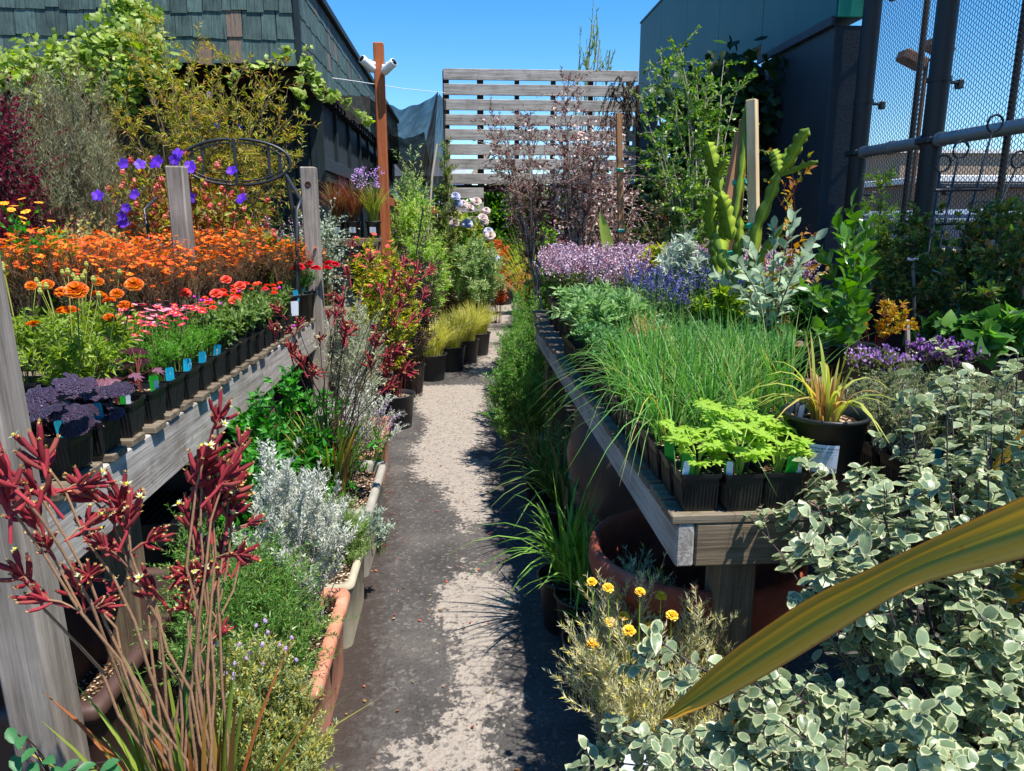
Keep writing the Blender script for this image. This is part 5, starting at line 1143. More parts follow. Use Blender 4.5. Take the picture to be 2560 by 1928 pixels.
shrub('silver sprig plant leaning over the grey trough rim onto the path', 'shrub', (880, 975, 1260, 1440), 2.58, 206, 'silver_sprig', z0=.2, nst=14, ntw=7, nlf=18, leaf=(T_LANCE, .02, .005), lm=L_SILV, twl=.25, up=.6)
shrub('lush bright green leafy plant mass under the left bench', 'shrub', (570, 900, 930, 1330), 3.05, 207, 'leafy_shrub', z0=.0, nst=46, ntw=10, nlf=10, leaf=(T_OVAL, .05, .024), lm=L_LUSH, twl=.16, up=.5, base=.12, D=.7)
shrub('second bright green leafy plant below the middle of the bench board', 'shrub', (520, 740, 1040, 1300), 2.75, 208, 'leafy_shrub', z0=.0, nst=26, ntw=8, nlf=9, leaf=(T_OVAL, .05, .024), lm=L_LUSH, twl=.2, up=.5, base=.1, D=.4)
shrub('silver grey curry like shrub between the green leaves and the path', 'shrub', (760, 1010, 940, 1240), 3.5, 209, 'silver_shrub', z0=.2, nst=34, ntw=10, nlf=20, leaf=(T_LANCE, .022, .005), lm=L_WHITE, sm=M_PALEST, twl=.2, up=.6)
shrub('tall pale silver bush beside the far bench leg', 'shrub', (800, 960, 730, 1040), 4.2, 210, 'silver_shrub', z0=.1, nst=44, ntw=12, nlf=20, leaf=(T_LANCE, .026, .006), lm=leafm('sage_silver', ['#98a084', '#aab294', '#bcc2a4', '#8a9474']), sm=M_PALEST, twl=.16, up=.8, lo=.3)
p = at(950, 1180, Y=3.3)
tree_in_ground('purple flowering salvia leaning over the path edge', 'plant', (p[0] - .06, 3.35, .2), spiky(.42, .4, 22, L_GRN, leafm('dusty_purple_floret', ['#8a6a94', '#a88ab0', '#6a4a6c'], trans=.2), (T_OVAL2, .03, .014), 10, .4, .009, 26, 211, .05), name='salvia')
# golden leaved shrub with red bud spikes, dark foliage behind it
for i, (box, Y, lab) in enumerate((((900, 1060, 640, 920), 5.0, 'golden leaved shrub with coral red flowers between the silver bush and path'), ((850, 1010, 600, 900), 5.6, 'second golden leaved red flowering shrub behind the first'))):
    shrub(lab, 'shrub', box, Y, 212 + i, 'golden_shrub', z0=.0, potk=1.0, mainleaf=26, nst=26, ntw=12, nlf=9, leaf=(T_OVAL, .06, .024), lm=leafm('golden_leaf', ['#9aa52c', '#b4b436', '#7f8f2c', '#c8bc44', '#5f7a2c']), sm=M_REDST, twl=.14, up=.5, flow=(T_D5, .022, 60, [leafm('coral_red_floret', ['#c2443c', '#d86a58', '#a83038'], trans=.2), plain('dark_red_centre', '#7a1c20')], dict(lift=.02, rand=.7)))
shrub('dark purple black leaved shrub behind the kangaroo paw flowers', 'shrub', (940, 1110, 580, 800), 5.9, 214, 'dark_purple_shrub', nst=30, ntw=10, nlf=14, leaf=(T_LANCE, .06, .008), lm=leafm('black_purple_leaf', ['#2a1c24', '#3c2832', '#4a3038', '#56404a'], trans=.1), sm=M_DKST, twl=.16, up=.4)
# black pots along the path with yellow sedge
YG = leafm('golden_sedge', ['#b0b04c', '#c8c468', '#9aa03c', '#d4cc84'], trans=.4)
gs = [grassy(.40, 420, .09, .0028, .75, .55, YG, rs=220 + k) for k in range(2)]
for i, (u, v, Y, k, lab) in enumerate(((1090, 925, 6.55, 1, 'black pot of golden sedge, nearest on the left side of the path'), (1120, 930, 6.95, 0, 'black pot of golden sedge, second nearest beside the path'), (1150, 905, 7.35, 1, 'black pot of golden sedge, third along the path edge'), (1180, 880, 7.8, 0, 'black pot of golden sedge, fourth along the path edge'))):
    x = (-.27, -.10, .04, .17)[i]; potted(lab, 'potted plant', (x, Y, 0), 'gal5', gs[k], name='sedge_pot', group='golden sedge pots')
potted('black pot with sparse green grass beside the golden sedges and path', 'potted plant', (-.44, 6.05, 0), 'gal5', grassy(.34, 160, .07, .003, .8, .6, L_GRN, rs=224), name='sedge_pot')
# variegated shrubs of the left middle distance
L_VAR = leafm('variegated_green_leaf', ['#6f9c34', '#8fb24a', '#b0c468', '#5c8a30', '#c8cc84'], trans=.4)
L_VAR2 = leafm('blue_green_variegated', ['#5c8444', '#7a9c5c', '#94ac70', '#b8bc8c'], trans=.35)
for i, (lab, box, Y, lm) in enumerate((
        ('rounded variegated shrub above the black pots beside the path', (1110, 1262, 600, 800), 8.9, L_VAR2), ('bushy yellow green shrub left of the rounded one', (985, 1130, 560, 800), 7.4, L_VAR), ('tall bright green oleander like shrub behind the golden shrubs', (960, 1120, 470, 800), 8.4, L_VAR),
        ('broad yellow variegated shrub in the middle of the left plant bank', (1060, 1230, 545, 780), 9.6, L_VAR), ('green shrub filling the bank below the hydrangeas', (1130, 1255, 620, 780), 10.4, L_GRN), ('slender green shrub in front of the shade cloth', (990, 1070, 400, 760), 9.0, L_VAR2))):
    shrub(lab, 'shrub', box, Y, 230 + i, 'variegated_shrub', potk=1.3, nst=44, ntw=14, nlf=13, mainleaf=14, leaf=(T_LANCE, .07, .016), lm=lm, twl=.18, up=.7, lo=.12, arch=.1)
shrub('upright podocarpus with dense dark tips beside the slatted screen', 'shrub', (1085, 1140, 350, 620), 9.2, 240, 'podocarpus', potk=1, mainleaf=20, nst=16, ntw=16, nlf=20, leaf=(T_LANCE, .08, .014), lm=leafm('podocarpus_leaf', ['#4a6a34', '#6c8448', '#8f9c5c', '#7a7044']), sm=M_WST, twl=.08, up=.7, lo=.1, lup=.6)
q = MB(); q.tubes([[at(1092, 360, Y=9.1), at(1080, 440, Y=9.05), at(1070, 600, Y=9.0)]], .014, 8, cap=True); solid('bamboo_pole', q.mesh('bamboo_pole', M_PALEST), 'pale pole leaning in front of the black shade cloth', 'pole')
q = MB(); q.tubes([[at(1058, 520, Y=7.2), at(1040, 640, Y=7.2)]], .008, 6); solid('black_stake', q.mesh('black_stake', M_IRON), 'thin black stake in the green shrub bank on the left', 'stake')
# hydrangeas
HYD = [pompon('flower_head', leafm('faded_hydrangea', ['#c8b4ac', '#d8ccc4', '#b898a4', '#cfc0b0'], trans=.2), 60, .058, seed=2), pompon('flower_head', leafm('blue_hydrangea', ['#9aa8cc', '#b4bcd8', '#c8c4c8', '#8a94c0'], trans=.2), 60, .058, seed=3)]
t = shrub('hydrangea with faded pink and blue mopheads in front of the slatted screen', 'shrub', (1120, 1240, 500, 760), 9.6, 241, 'hydrangea', mainleaf=10, nst=26, ntw=9, nlf=7, leaf=(T_OVAL, .11, .05), lm=leafm('hydrangea_leaf', ['#7c9440', '#9aa44c', '#b0a858', '#5c7c34']), twl=.12, up=.4, lo=.3)
for i, (u, v) in enumerate(((1138, 492), (1158, 512), (1175, 520), (1215, 528), (1207, 545), (1212, 555), (1135, 558), (1220, 580), (1225, 590), (1145, 508), (1190, 505), (1236, 648), (1215, 670), (1168, 560))):
    P = at(u, v, Y=9.25 + U(-.1, .1)) - np.array(t.location); inst('flower_head', HYD[i % 2 if i > 5 else 0 if i else 1], t, P, unit([U(-.4, .4), -.8, .6]), rdir(1)[0], U(.8, 1.1))
shrub('orange red leaved shrub at the left edge of the path opening', 'shrub', (1210, 1275, 585, 700), 10.2, 242, 'orange_shrub', nst=22, ntw=9, nlf=12, leaf=(T_OVAL2, .05, .026), lm=leafm('orange_red_leaf', ['#c2441c', '#dc6a2c', '#a83020', '#8a7a2c']), sm=M_REDST, twl=.14, lo=.35)
potted('black pot with a white tag at the far bend of the path', 'potted plant', (at(1262, 720, Y=12.6)[0], 12.6, 0), 'gal5', foliage(rsp, 243), name='far_pot', scale=1.6, tags=[('white', 0, -.14, 0)])
t = thing('stone_block', 'pale concrete block wall at the far bend of the path', 'wall', (at(1285, 690, Y=15)[0], 15, 0)); q = MB(); q.box((0, 0, .4), (.9, .3, .8), bev=.02); part('block', q.mesh('block', M_CONC), t)
# dark tree mass beyond the screen
L_BACK = [leafm('deep_shade_green', ['#2b4a1c', '#3a6024', '#4c7a2c', '#6c9434']), leafm('shade_olive_green', ['#2c3c1c', '#3c4c24', '#4f5c2c', '#5c5430'])]
for i, (lab, box, Y, k) in enumerate((('bright green broadleaf tree seen below the screen boards', (1205, 1270, 430, 620), 12.5, 0), ('olive leaved tree below the middle of the slatted screen', (1250, 1350, 425, 640), 13.5, 1), ('dense dark tree right of the path opening', (1300, 1460, 440, 680), 12.8, 1), ('green shrub in shade at the end of the path', (1225, 1320, 540, 690), 14.2, 0),
        ('dark evergreen behind the purple leaved trees', (1400, 1560, 400, 680), 11.8, 1), ('dense green tree below the teal wall', (1520, 1680, 380, 700), 11.2, 0), ('green hedge shrub visible low through the screen', (1118, 1230, 495, 600), 12.2, 0), ('tall dark hedge tree farthest behind the path opening', (1190, 1380, 425, 620), 16.0, 1), ('dark hedge tree behind the tea trees', (1340, 1520, 420, 620), 15.0, 0), ('dark hedge tree behind the teal building gap', (1480, 1700, 380, 640), 15.5, 1), ('dense tree filling the opening under the teal wall', (1640, 1900, 330, 620), 10.5, 1))):
    shrub(lab, 'tree', box, Y, 250 + i, 'background_tree', nst=40, ntw=12, nlf=12, mainleaf=12, leaf=(T_OVAL2, .15, .08), lm=L_BACK[k], sm=M_WST, twl=.15, up=.3, lo=.12)
t = thing('hanging_dark_foliage', 'dry dark hanging foliage draped over the right end of the slatted screen', 'plant', at(1560, 250, Y=10.4)); q = MB(); n = 60
o_ = np.array(t.location); B_ = np.array([at(u, v, Y=10.35) for u, v in zip(U(1525, 1600, n), U(190, 300, n))]) - o_; P = bez(B_, B_ + np.c_[U(-.15, .15, n), U(-.2, .1, n), U(-.05, .1, n)], B_ + np.c_[U(-.3, .25, n), U(-.25, .1, n), U(-.5, -.2, n)], 6)
q.tubes(P, .004, 3); part('stems', q.mesh('stems', M_DKST), t); q = MB(); leaves(q, P, 30, (T_LANCE, .07, .012), 0, .5, .1, 1, -.4, .2); part('foliage', q.mesh('foliage', leafm('dry_dark_leaf', ['#2c2820', '#3c382a', '#4c4430', '#343c24'], trans=.15)), t)
q = MB(); q.tubes([[[0.2, .1, .2], [.25, .1, -1.0], [.25, .1, -o_[2]]]], .03, 6); part('trunk', q.mesh('trunk', M_DKST), t)
# bamboo above the screen
t = thing('bamboo', 'thin bamboo canes rising above the top of the slatted screen', 'bamboo', (at(1490, 170, Y=12)[0], 12, 0)); o_ = np.array(t.location); q = MB(); P = []
for u, v, u0 in ((1480, 60, 1465), (1450, 140, 1440), (1525, 125, 1500), (1500, 100, 1480), (1495, 70, 1470), (1470, 130, 1460)):
    e = at(u, v, Y=12) - o_; b_ = at(u0, 330, Y=12) - o_; b_[2] = 0; P.append(bez([b_], [(b_ + e) / 2 + [-.1, 0, .5]], [e], 8)[0])
P = np.array(P); q.tubes(P, .010, 4); Tw = twigs(P, 9, .45, .8, .6, 1, .5, 0); q.tubes(Tw, .004, 3); part('canes', q.mesh('canes', leafm('pale_cane', ['#8a9440', '#b0ac80', '#a0a060'])), t)
q = MB(); leaves(q, Tw, 5, (T_LANCE, .11, .012), 0, .5, .2, 1, .2, .2); part('foliage', q.mesh('foliage', L_LIME), t)

# ================================================================ RIGHT SIDE: GROUND ROW
L_ROSD = leafm('dark_rosemary_leaf', ['#4a8030', '#5f963c', '#78ac4c', '#3c6c28', '#9aac64'])
for i, (box, Y, lab) in enumerate((((1205, 1390, 850, 1130), 4.1, 'dense upright rosemary bush at the foot of the right bench'), ((1225, 1380, 780, 1000), 5.0, 'second dense rosemary bush behind the first on the right of the path'), ((1250, 1370, 720, 900), 5.9, 'third rosemary bush past the far end of the right bench'))):
    shrub(lab, 'shrub', box, Y, 300 + i, 'rosemary_bush', mainleaf=20, nst=50, ntw=14, nlf=24, leaf=(T_LANCE, .030, .006), lm=L_ROSD, sm=M_WST, twl=.16, up=.6, lo=.08, D=.6, grow=.9)
for i, (box, Y, lab, lm) in enumerate((((1275, 1380, 640, 820), 7.0, 'green clump with yellow tips at the right path edge past the bench', L_GRN), ((1290, 1360, 610, 740), 8.2, 'orange brown sedge like clump beside the path', leafm('orange_sedge', ['#b0703c', '#c2844c', '#8a5c34', '#a89a50'])), ((1280, 1350, 560, 660), 9.6, 'yellow green grass clump by the far path bend', L_LIME))):
    x, W, zt, zb = bp(*box, Y)
    potted(lab, 'potted plant', (x + .05, Y, 0), 'gal5', grassy(zt - .15, 300, .09, .004, .6, .6, lm, rs=310 + i) if i else foliage(dict(H=zt - .2, W=W, nst=26, ntw=9, nlf=12, leaf=(T_OVAL2, .04, .018), lm=lm, lo=.2, twl=.2), 309), name='path_edge_plant')
DL = leafm('daylily_blade', ['#4f7a2c', '#6c9838', '#85ac4c', '#3f6826'], trans=.35)
for i, (u, v, Y, H, n, lab, pk) in enumerate(((1400, 1420, 2.35, .42, 70, 'nearest strappy green daylily in a black pot at the right path edge', 'two'), (1445, 1430, 2.22, .36, 36, 'daylily in a black pot against the big red brown urn', 'two'), (1400, 1180, 3.0, .40, 110, 'dark green strappy grass in a black pot under the bench edge', 'two'), (1450, 1190, 3.25, .42, 110, 'second dark strappy grass pot deeper under the bench', 'gal5'), (1350, 1120, 3.5, .34, 90, 'small strappy grass pot next to the rosemary bush', 'two'))):
    p = at(u, v, Y=Y); potted(lab, 'potted plant', (p[0] + (.03 if i < 2 else .02), Y, 0), pk, grassy(H, n, .05, .006, .95, .75, DL if i < 2 else leafm('shade_blade', ['#3c5c2a', '#4c7034', '#5f8440', '#8a7a4c']), rs=320 + i, fold=.35), name='daylily_pot')
shrub('small leaved hosta like seedling between the daylily pots', 'plant', (1440, 1530, 1170, 1290), 2.75, 330, 'small_leafy_plant', nst=12, ntw=5, nlf=5, leaf=(T_OVAL, .045, .025), lm=leafm('blue_green_leaf', ['#5c7c5c', '#6f8f6a', '#4c6a4c']), twl=.3)
t = potted('black nursery pot with a white triangle mark beside the helichrysum', 'potted plant', (at(1500, 1480, Y=1.95)[0], 1.95, 0), 'two', grassy(.2, 20, .04, .005, .8, .6, DL, rs=333), name='nursery_pot')
# big resin urn under the bench corner
uc = at(1738, 1355, Y=1.82); UR = .285
t = thing('large_urn', 'huge empty red brown urn with thick rolled rim under the bench corner', 'urn', (uc[0], 1.82, 0)); q = MB(); zr = uc[2]
q.lathe([(0, 0.01), (UR * .6, 0.0), (UR * .62, .01), (UR * .84, zr - .2), (UR * .9, zr - .16), (UR * .91, zr - .14), (UR * .9, zr - .12), (UR * .93, zr - .085), (UR * .985, zr - .075), (UR * 1.0, zr - .055), (UR, zr - .025), (UR * .985, zr - .006), (UR * .95, zr), (UR * .9, zr - .01), (UR * .87, zr - .05), (UR * .8, zr - .22), (UR * .55, .04), (0, .035)], n=64)
part('bowl', q.mesh('bowl', M_TERRA2), t)
t = thing('tall_dark_urn', 'tall dark brown glazed jar standing behind the big urn', 'urn', (at(1545, 1130, Y=2.85)[0] + .04, 2.85, 0)); q = MB()
q.lathe([(0, 0), (.13, 0), (.15, .03), (.235, .32), (.25, .48), (.22, .6), (.17, .655), (.19, .68), (.185, .695), (.15, .69), (.14, .6)], n=40); part('jar', q.mesh('jar', plain('dark_brown_glaze', '#4a3c38', .35, .5, nz=.12, scale=6)), t)
q = MB(); q.box((0, 0, 0), (.035, .08, .72), bev=.003); solid('timber_prop', q.mesh('timber_prop', M_DKPOST), 'yellowish timber prop leaning against the right bench edge', 'prop', (at(1450, 1110, Y=2.95)[0] - .0, 2.95, .36))
# helichrysum with yellow buttons
HB = pompon('flower_head', leafm('yellow_button', ['#e0b01c', '#ecc434', '#d49a20'], trans=.1), 26, .012, seed=6)
t = shrub('grey green helichrysum with yellow button flowers at the urn foot', 'shrub', (1415, 1860, 1440, 1900), 1.60, 340, 'helichrysum', z0=.0, nst=130, ntw=13, nlf=26, leaf=(T_NDL, .022, .0036), lm=leafm('helichrysum_leaf', ['#b0b890', '#c4caa4', '#d0ca98', '#9ca484', '#c8b89c', '#d8cc54'], trans=.25, rough=.7), sm=plain('pale_straw_stem', '#a89a78', .8), twl=.2, up=.9, lo=.3, D=.55, spread=.7, base=.1, lup=.4)
for u, v in ((1480, 1455), (1520, 1470), (1560, 1540), (1680, 1539), (1646, 1573), (1573, 1577), (1525, 1555), (1653, 1490), (1600, 1480), (1482, 1610), (1625, 1568)):
    P = at(u, v, Y=1.45 + U(0, .12)) - np.array(t.location); inst('flower_head', HB, t, P, unit([0, -.4, 1]), rdir(1)[0], U(.8, 1.2)); q = MB(); q.tubes([[P * [.9, .9, .6], P * [.97, .97, .85], P]], .0014, 4); part('stalk', q.mesh('stalk', L_LIME), t)
shrub('low yellow green herb with tiny flowers below the long bronze leaf', 'plant', (1800, 1960, 1660, 1928), 1.5, 341, 'small_herb', z0=.1, nst=40, ntw=10, nlf=16, leaf=(T_OVAL2, .008, .005), lm=leafm('tiny_yellow_green', ['#6f8a2c', '#8aa03c', '#a8a03c', '#b0643c']), twl=.25, up=.5)

# ================================================================ RIGHT BENCH TOP
BZt = .78; SQ = POTS['sq'][2]
L_CEL = leafm('celery_leaf', ['#7fa82c', '#95b83c', '#aac44c', '#6a9428', '#b8c048'], trans=.42)
def celery(label, x, y, tg, seed, big):
    t = potted(label, 'potted plant', (x, y, BZt), 'sqs', [], rz=0, name='celery_seedling', tags=tg, psc=.92); SQ = POTS['sqs'][2] * .92; g_ = np.random.default_rng(seed); ml = mesh_of(T_LOBED, L_CEL, 'leaf'); q = MB(); n = 15
    for i in range(n):
        a = i * 2.4 + g_.uniform(-.4, .4); H_ = g_.uniform(.04, .13 if big else .09); R_ = g_.uniform(.01, .05); p = np.array([cos(a) * R_, sin(a) * R_, SQ + H_]); q.tubes([[[cos(a) * .006, sin(a) * .006, SQ], [p[0] * .3, p[1] * .3, SQ + H_ * .6], p]], .0016, 5)
        for k in range(3):
            b_ = a + (k - 1) * 1.1; inst('leaf', ml, t, p + [cos(b_) * .004, sin(b_) * .004, 0], unit([cos(b_), sin(b_), g_.uniform(-.2, .3)]), [g_.uniform(-.4, .4), -.2, 1], g_.uniform(.018, .029) * (1.2 if big else .9))
    part('stems', q.mesh('stems', plain('celery_stem', '#8fae44', .5)), t)
celery('curly parsley in the corner pot of the right bench with green tag', .512, 1.522, [('green', -.032, -.022, -.9), ('white', -.036, -.028, -.5)], 1, False)
celery('tall lobed celery seedling in the second pot from the bench corner', .605, 1.515, [('wgreen', -.036, -.02, -.9), ('white', -.032, -.028, -.6)], 2, True)
celery('parsley seedling in the third front pot beside the lemongrass, broad green tag', .697, 1.52, [('green', .012, -.034, .1), ('white', .032, -.036, .2)], 3, False)
celery('yellow green parsley in the second pot up the bench edge', .510, 1.615, [('green', -.035, -.02, -.9)], 4, False)
celery('celery seedling in the second row behind the tall one', .603, 1.61, [], 5, True)
celery('parsley seedling squeezed behind the front pots against the lemongrass', .697, 1.615, [('green', 0, .02, .2)], 6, True)
# chives
CH_ = leafm('chive_blade', ['#4c8030', '#5f9640', '#70a44a', '#3c6c28', '#558a38', '#8a9c4c', '#468044', '#b8a85c'], trans=.35)
cv = [grassy(.31, 34, .034, .0022, .8, .35, CH_, rs=350 + k, fold=.4, var=.4) for k in range(4)] ; cw_ = [grassy(.36, 40, .035, .0021, 1.0, .95, CH_, rs=360 + k, fold=.4, var=.3) for k in range(2)]
for i, x in enumerate(np.arange(.51, .95, .098)):
    for j, y in enumerate(np.arange(1.725, 2.4, .1)):
        if j < 2 and i > 2: continue
        e = i == 0
        lab = 'chives drooping over the bench edge, %s chive pot from the near end' % nth[j] if e else 'chives, %s row in from the bench edge, %s from the near end' % (nth[i], nth[j])
        potted(lab, 'potted plant', (x, y, BZt), 'sqs', cw_[j % 2] if e else cv[rng.integers(4)], psc=.95, name='chives', group='chive pots', scale=(1, 1, U(.85, 1.1)))
# herbs farther along the edge: oregano, dry plant, sage
hs1 = dict(H=.15, W=.18, nst=20, ntw=6, nlf=12, leaf=(T_OVAL2, .02, .012), lm=leafm('oregano_leaf', ['#4f7a44', '#639054', '#78a066', '#4a6f3c']), lo=.6, twl=.3)
ov = [foliage(hs1, 370 + k) for k in range(2)]
sgv = [foliage(dict(H=.22, W=.2, nst=12, ntw=5, nlf=9, leaf=(T_LANCE, .062, .017), lm=leafm('sage_leaf', ['#6f9454', '#86a868', '#98b47a', '#5f8448']), lo=.6, twl=.3, up=.6), 380 + k) for k in range(3)]
lvv = [spiky(.36, .2, 24, leafm('lavender_leaf', ['#6f8c64', '#849c74', '#5f7c54']), leafm('lavender_floret', ['#4a4488', '#5c54a0', '#6c64b0'], trans=.2), (T_LANCE, .035, .004), 14, .2, .008, 20, 390 + k, fsp=.004) for k in range(2)]
dry = foliage(dict(H=.2, W=.14, nst=20, ntw=7, nlf=8, leaf=(T_LANCE, .014, .004), lm=leafm('dry_straw_leaf', ['#b08a50', '#c29c60', '#a07840']), sm=M_STAKE, lo=.7, twl=.25, up=.9), 395)
for j, y in enumerate(np.arange(2.46, 2.8, .145)):
    for i, x in enumerate((.53, .665, .80, .94, 1.07)):
        lab = ('grey green oregano at the bench edge, %s edge pot past the chives' % nth[j]) if i == 0 else 'grey green oregano just past the chives, %s row in, %s from the near end' % (nth[i], nth[j])
        if i == 1 and j == 1: potted('withered straw coloured herb standing among the oregano pots', 'potted plant', (x, y, BZt), 'sq', dry, name='dry_herb', tags=[('teal', .03, -.04, .1), ('white', -.03, -.04, -.2)]); continue
        potted(lab, 'potted plant', (x, y, BZt), 'sq', ov[(i + j) % 2], name='oregano', group='oregano pots', tags=[('teal', .02, -.05, 0)] if i == 0 and j == 0 else ())
for j, y in enumerate(np.arange(2.9, 3.4, .145)):
    for i, x in enumerate((.53, .665, .80, .935, 1.07)):
        lab = ('sage with long soft leaves at the bench edge, %s sage pot from the near end' % nth[j]) if i == 0 else 'sage plant in the soft green block, %s row in, %s from the near end' % (nth[i], nth[j])
        lv_ = i >= 2
        potted('dark blue lavender beyond the sage, %s row in, %s from the near end' % (nth[i], nth[j]) if lv_ else lab, 'potted plant', (x, y, BZt), 'sq', lvv[j % 2] if lv_ else sgv[(i + j) % 3], name='lavender' if lv_ else 'sage', group='lavender pots' if lv_ else 'sage pots')
# purple basil in flower, a broad mauve mass
L_BAS = leafm('basil_leaf', ['#4c6a30', '#5f7c3c', '#4a3a38', '#6f8c48']); F_BAS = leafm('mauve_basil_floret', ['#d0bccc', '#e0d0dc', '#8a4c60', '#9c6474', '#ecdfe8', '#bfa4b8', '#7a3c50'], trans=.2)
bv = [spiky(.36, .34, 40, L_BAS, F_BAS, (T_OVAL, .045, .02), 12, .42, .0095, 58, 400 + k, .05, sm=M_REDST, fsp=.007) for k in range(4)]
k = 0
for j, y in enumerate(np.arange(3.52, 4.5, .235)):
    for i, x in enumerate(np.arange(.60, 1.75, .24)):
        potted('mauve flowering basil, %s row of the purple mass, %s from the path' % (nth[j], nth[i]), 'potted plant', (x, y, BZt), 'gal', bv[rng.integers(4)], name='flowering_basil', group='mauve basil pots'); k += 1
for j, y in enumerate((4.78, 5.05, 5.35)):
    for i, x in enumerate(np.arange(.7, 2.0, .3)):
        t = potted('mauve flowering basil on the stand past the bench end, %s row, %s from path' % (nth[j], nth[i]), 'potted plant', (x, y, .74), 'gal', bv[rng.integers(4)], name='flowering_basil', group='mauve basil pots on the stand')
bench('low_stand', 'low timber stand continuing the right bench under the mauve basil', .55, 2.05, 4.62, 5.6, .74, legs=[(.62, 4.7), (.62, 5.5), (1.95, 4.7), (1.95, 5.5)], bh=.08)
# fillers on the right part of the bench
for i, (lab, box, Y, sp) in enumerate((
        ('silvery dusty miller like plant right of the lavender', (1640, 1780, 640, 840), 3.15, dict(leaf=(T_LANCE, .05, .014), lm=L_SILV, sm=M_PALEST)),
        ('yellow green broad leaved tomato like plant behind the chives', (1740, 1860, 700, 860), 2.95, dict(leaf=(T_OVAL, .06, .032), lm=L_LIME)),
        ('yellow leaved plant beside the purple basil', (1600, 1690, 650, 760), 3.6, dict(leaf=(T_OVAL, .045, .022), lm=L_YELL)),
        ('dark green leafy plant in the shade behind the glossy laurel', (1950, 2120, 720, 920), 2.9, dict(leaf=(T_OVAL, .06, .03), lm=L_DARK)),
        ('orange and yellow leaved nandina behind the lemongrass', (2090, 2270, 735, 940), 2.95, dict(nst=16, ntw=7, nlf=9, lo=.3, arch=.5, leaf=(T_LANCE, .032, .009), lm=leafm('orange_yellow_leaf', ['#b0842c', '#c8982c', '#9a9a2c', '#b8602c', '#7a8c2c']), sm=M_REDST, twl=.15, up=.7)),
        ('purple flowered mounding thyme at the right behind the lemongrass', (2260, 2430, 900, 1010), 2.4, dict(leaf=(T_OVAL2, .01, .006), lm=L_PURP, flow=(T_DIA, .011, 900, [leafm('violet_thyme_floret', ['#8a50a0', '#a468b4', '#7a4090', '#b888c4'], trans=.2)], dict(rand=1.0)))),
        ('pale purple flowered thyme just behind the lemongrass pot', (2110, 2270, 915, 1010), 2.25, dict(leaf=(T_OVAL2, .01, .006), lm=L_OLIVE, flow=(T_DIA, .010, 800, [leafm('pale_thyme_floret', ['#a878b4', '#b890c4', '#9464a4'], trans=.2)], dict(rand=1.0)))),
        ('wiry grey green thyme right of the lemongrass', (2150, 2330, 990, 1200), 1.95, dict(leaf=(T_OVAL2, .009, .005), lm=leafm('thyme_leaf', ['#6c7850', '#7f8a5c', '#8f9068', '#5c6a44']), sm=M_PALEST)),
        ('wiry thyme with teal tag half behind the variegated shrub', (2300, 2480, 1000, 1230), 1.9, dict(leaf=(T_OVAL2, .009, .005), lm=leafm('thyme_leaf', []), sm=M_PALEST)))):
    x, W, zt, zb = bp(*box, Y); Wp = max(W, .2); d = dict(H=max(zt - BZt - .1, .12), W=Wp, nst=26, ntw=9, nlf=12, lo=.45, twl=.2, up=.6); d.update(sp)
    if 'thyme' in lab: d.update(nst=70, ntw=8, nlf=14, lo=.6)
    potted(lab, 'potted plant', (x, Y, BZt if x < 1.78 else .60), 'gal' if d['H'] > .3 else 'sq', foliage(d, 420 + i), name='bench_plant', psc=1 if x < 1.78 else (1, 1, 1 + 0), dz=0 if x < 1.78 else .1, tags=[('teal', .04, -.05, .2)] if 'teal' in lab else ())
thv = [foliage(dict(H=.13, W=.15, nst=50, ntw=7, nlf=12, lo=.7, twl=.2, up=.7, leaf=(T_OVAL2, .009, .005), lm=leafm('thyme_leaf', []), sm=M_PALEST), 500 + k) for k in range(3)]
for i, x in enumerate(np.arange(1.02, 1.75, .125)):
    for j, y in enumerate((1.53, 1.655, 1.78)):
        potted('wiry thyme pot, %s row from the bench end, %s right of the lemongrass' % (nth[j], nth[i]), 'potted plant', (x, y, BZt), 'sq', thv[(i + 2 * j) % 3], name='thyme_pot', group='thyme pots', psc=.95, tags=[('teal', .02, -.03, .3)] if (i + j) % 3 == 0 else ())
# grey leaved feijoa-like plant: each large leaf a part
def bigleaf(label, base, stems, n, size, lm, sm, name, seed, tpl=T_OVAL, wid=.55, pot='gal', tilt=.5, sr=.004):
    global rng
    keep = rng; rng = np.random.default_rng(seed); t = potted(label, 'potted plant', base, pot, [], name=name); h = POTS[pot][2]; ml = mesh_of((tpl[0] * np.array([wid * 1.0, 1, 1]), tpl[1]), lm, 'leaf'); q = MB(); b0 = np.array(base) + [0, 0, h]
    for e in stems:
        e = np.array(e) - b0; P = bez([[0, 0, 0]], [e * [.25, .25, .6]], [e], 7); q.tubes(P + [0, 0, h], np.linspace(sr, sr * .4, 7)[None], 5)
        for k in range(n):
            tt = .28 + .72 * k / (n - 1); i = min(int(tt * 6), 5); f = tt * 6 - i; p = P[0, i] * (1 - f) + P[0, i + 1] * f; T = unit(P[0, i + 1] - P[0, i]); a = k * 2.4 + rng.uniform(-.3, .3)
            r = np.array([cos(a), sin(a), 0]); r = unit(r - (r @ T) * T); D = unit(r * (1.0 - .55 * tt) + T * (.5 + .6 * tt)); inst('leaf', ml, t, p + [0, 0, h], D, unit(T + rdir(1)[0] * tilt), size * U(.7, 1.15))
    part('stems', q.mesh('stems', sm), t); rng = keep; return t
L_FEI = leafm('grey_green_felt_leaf', ['#6f8468', '#849a7c', '#98aa8c', '#5f7458'], trans=.25, rough=.6)
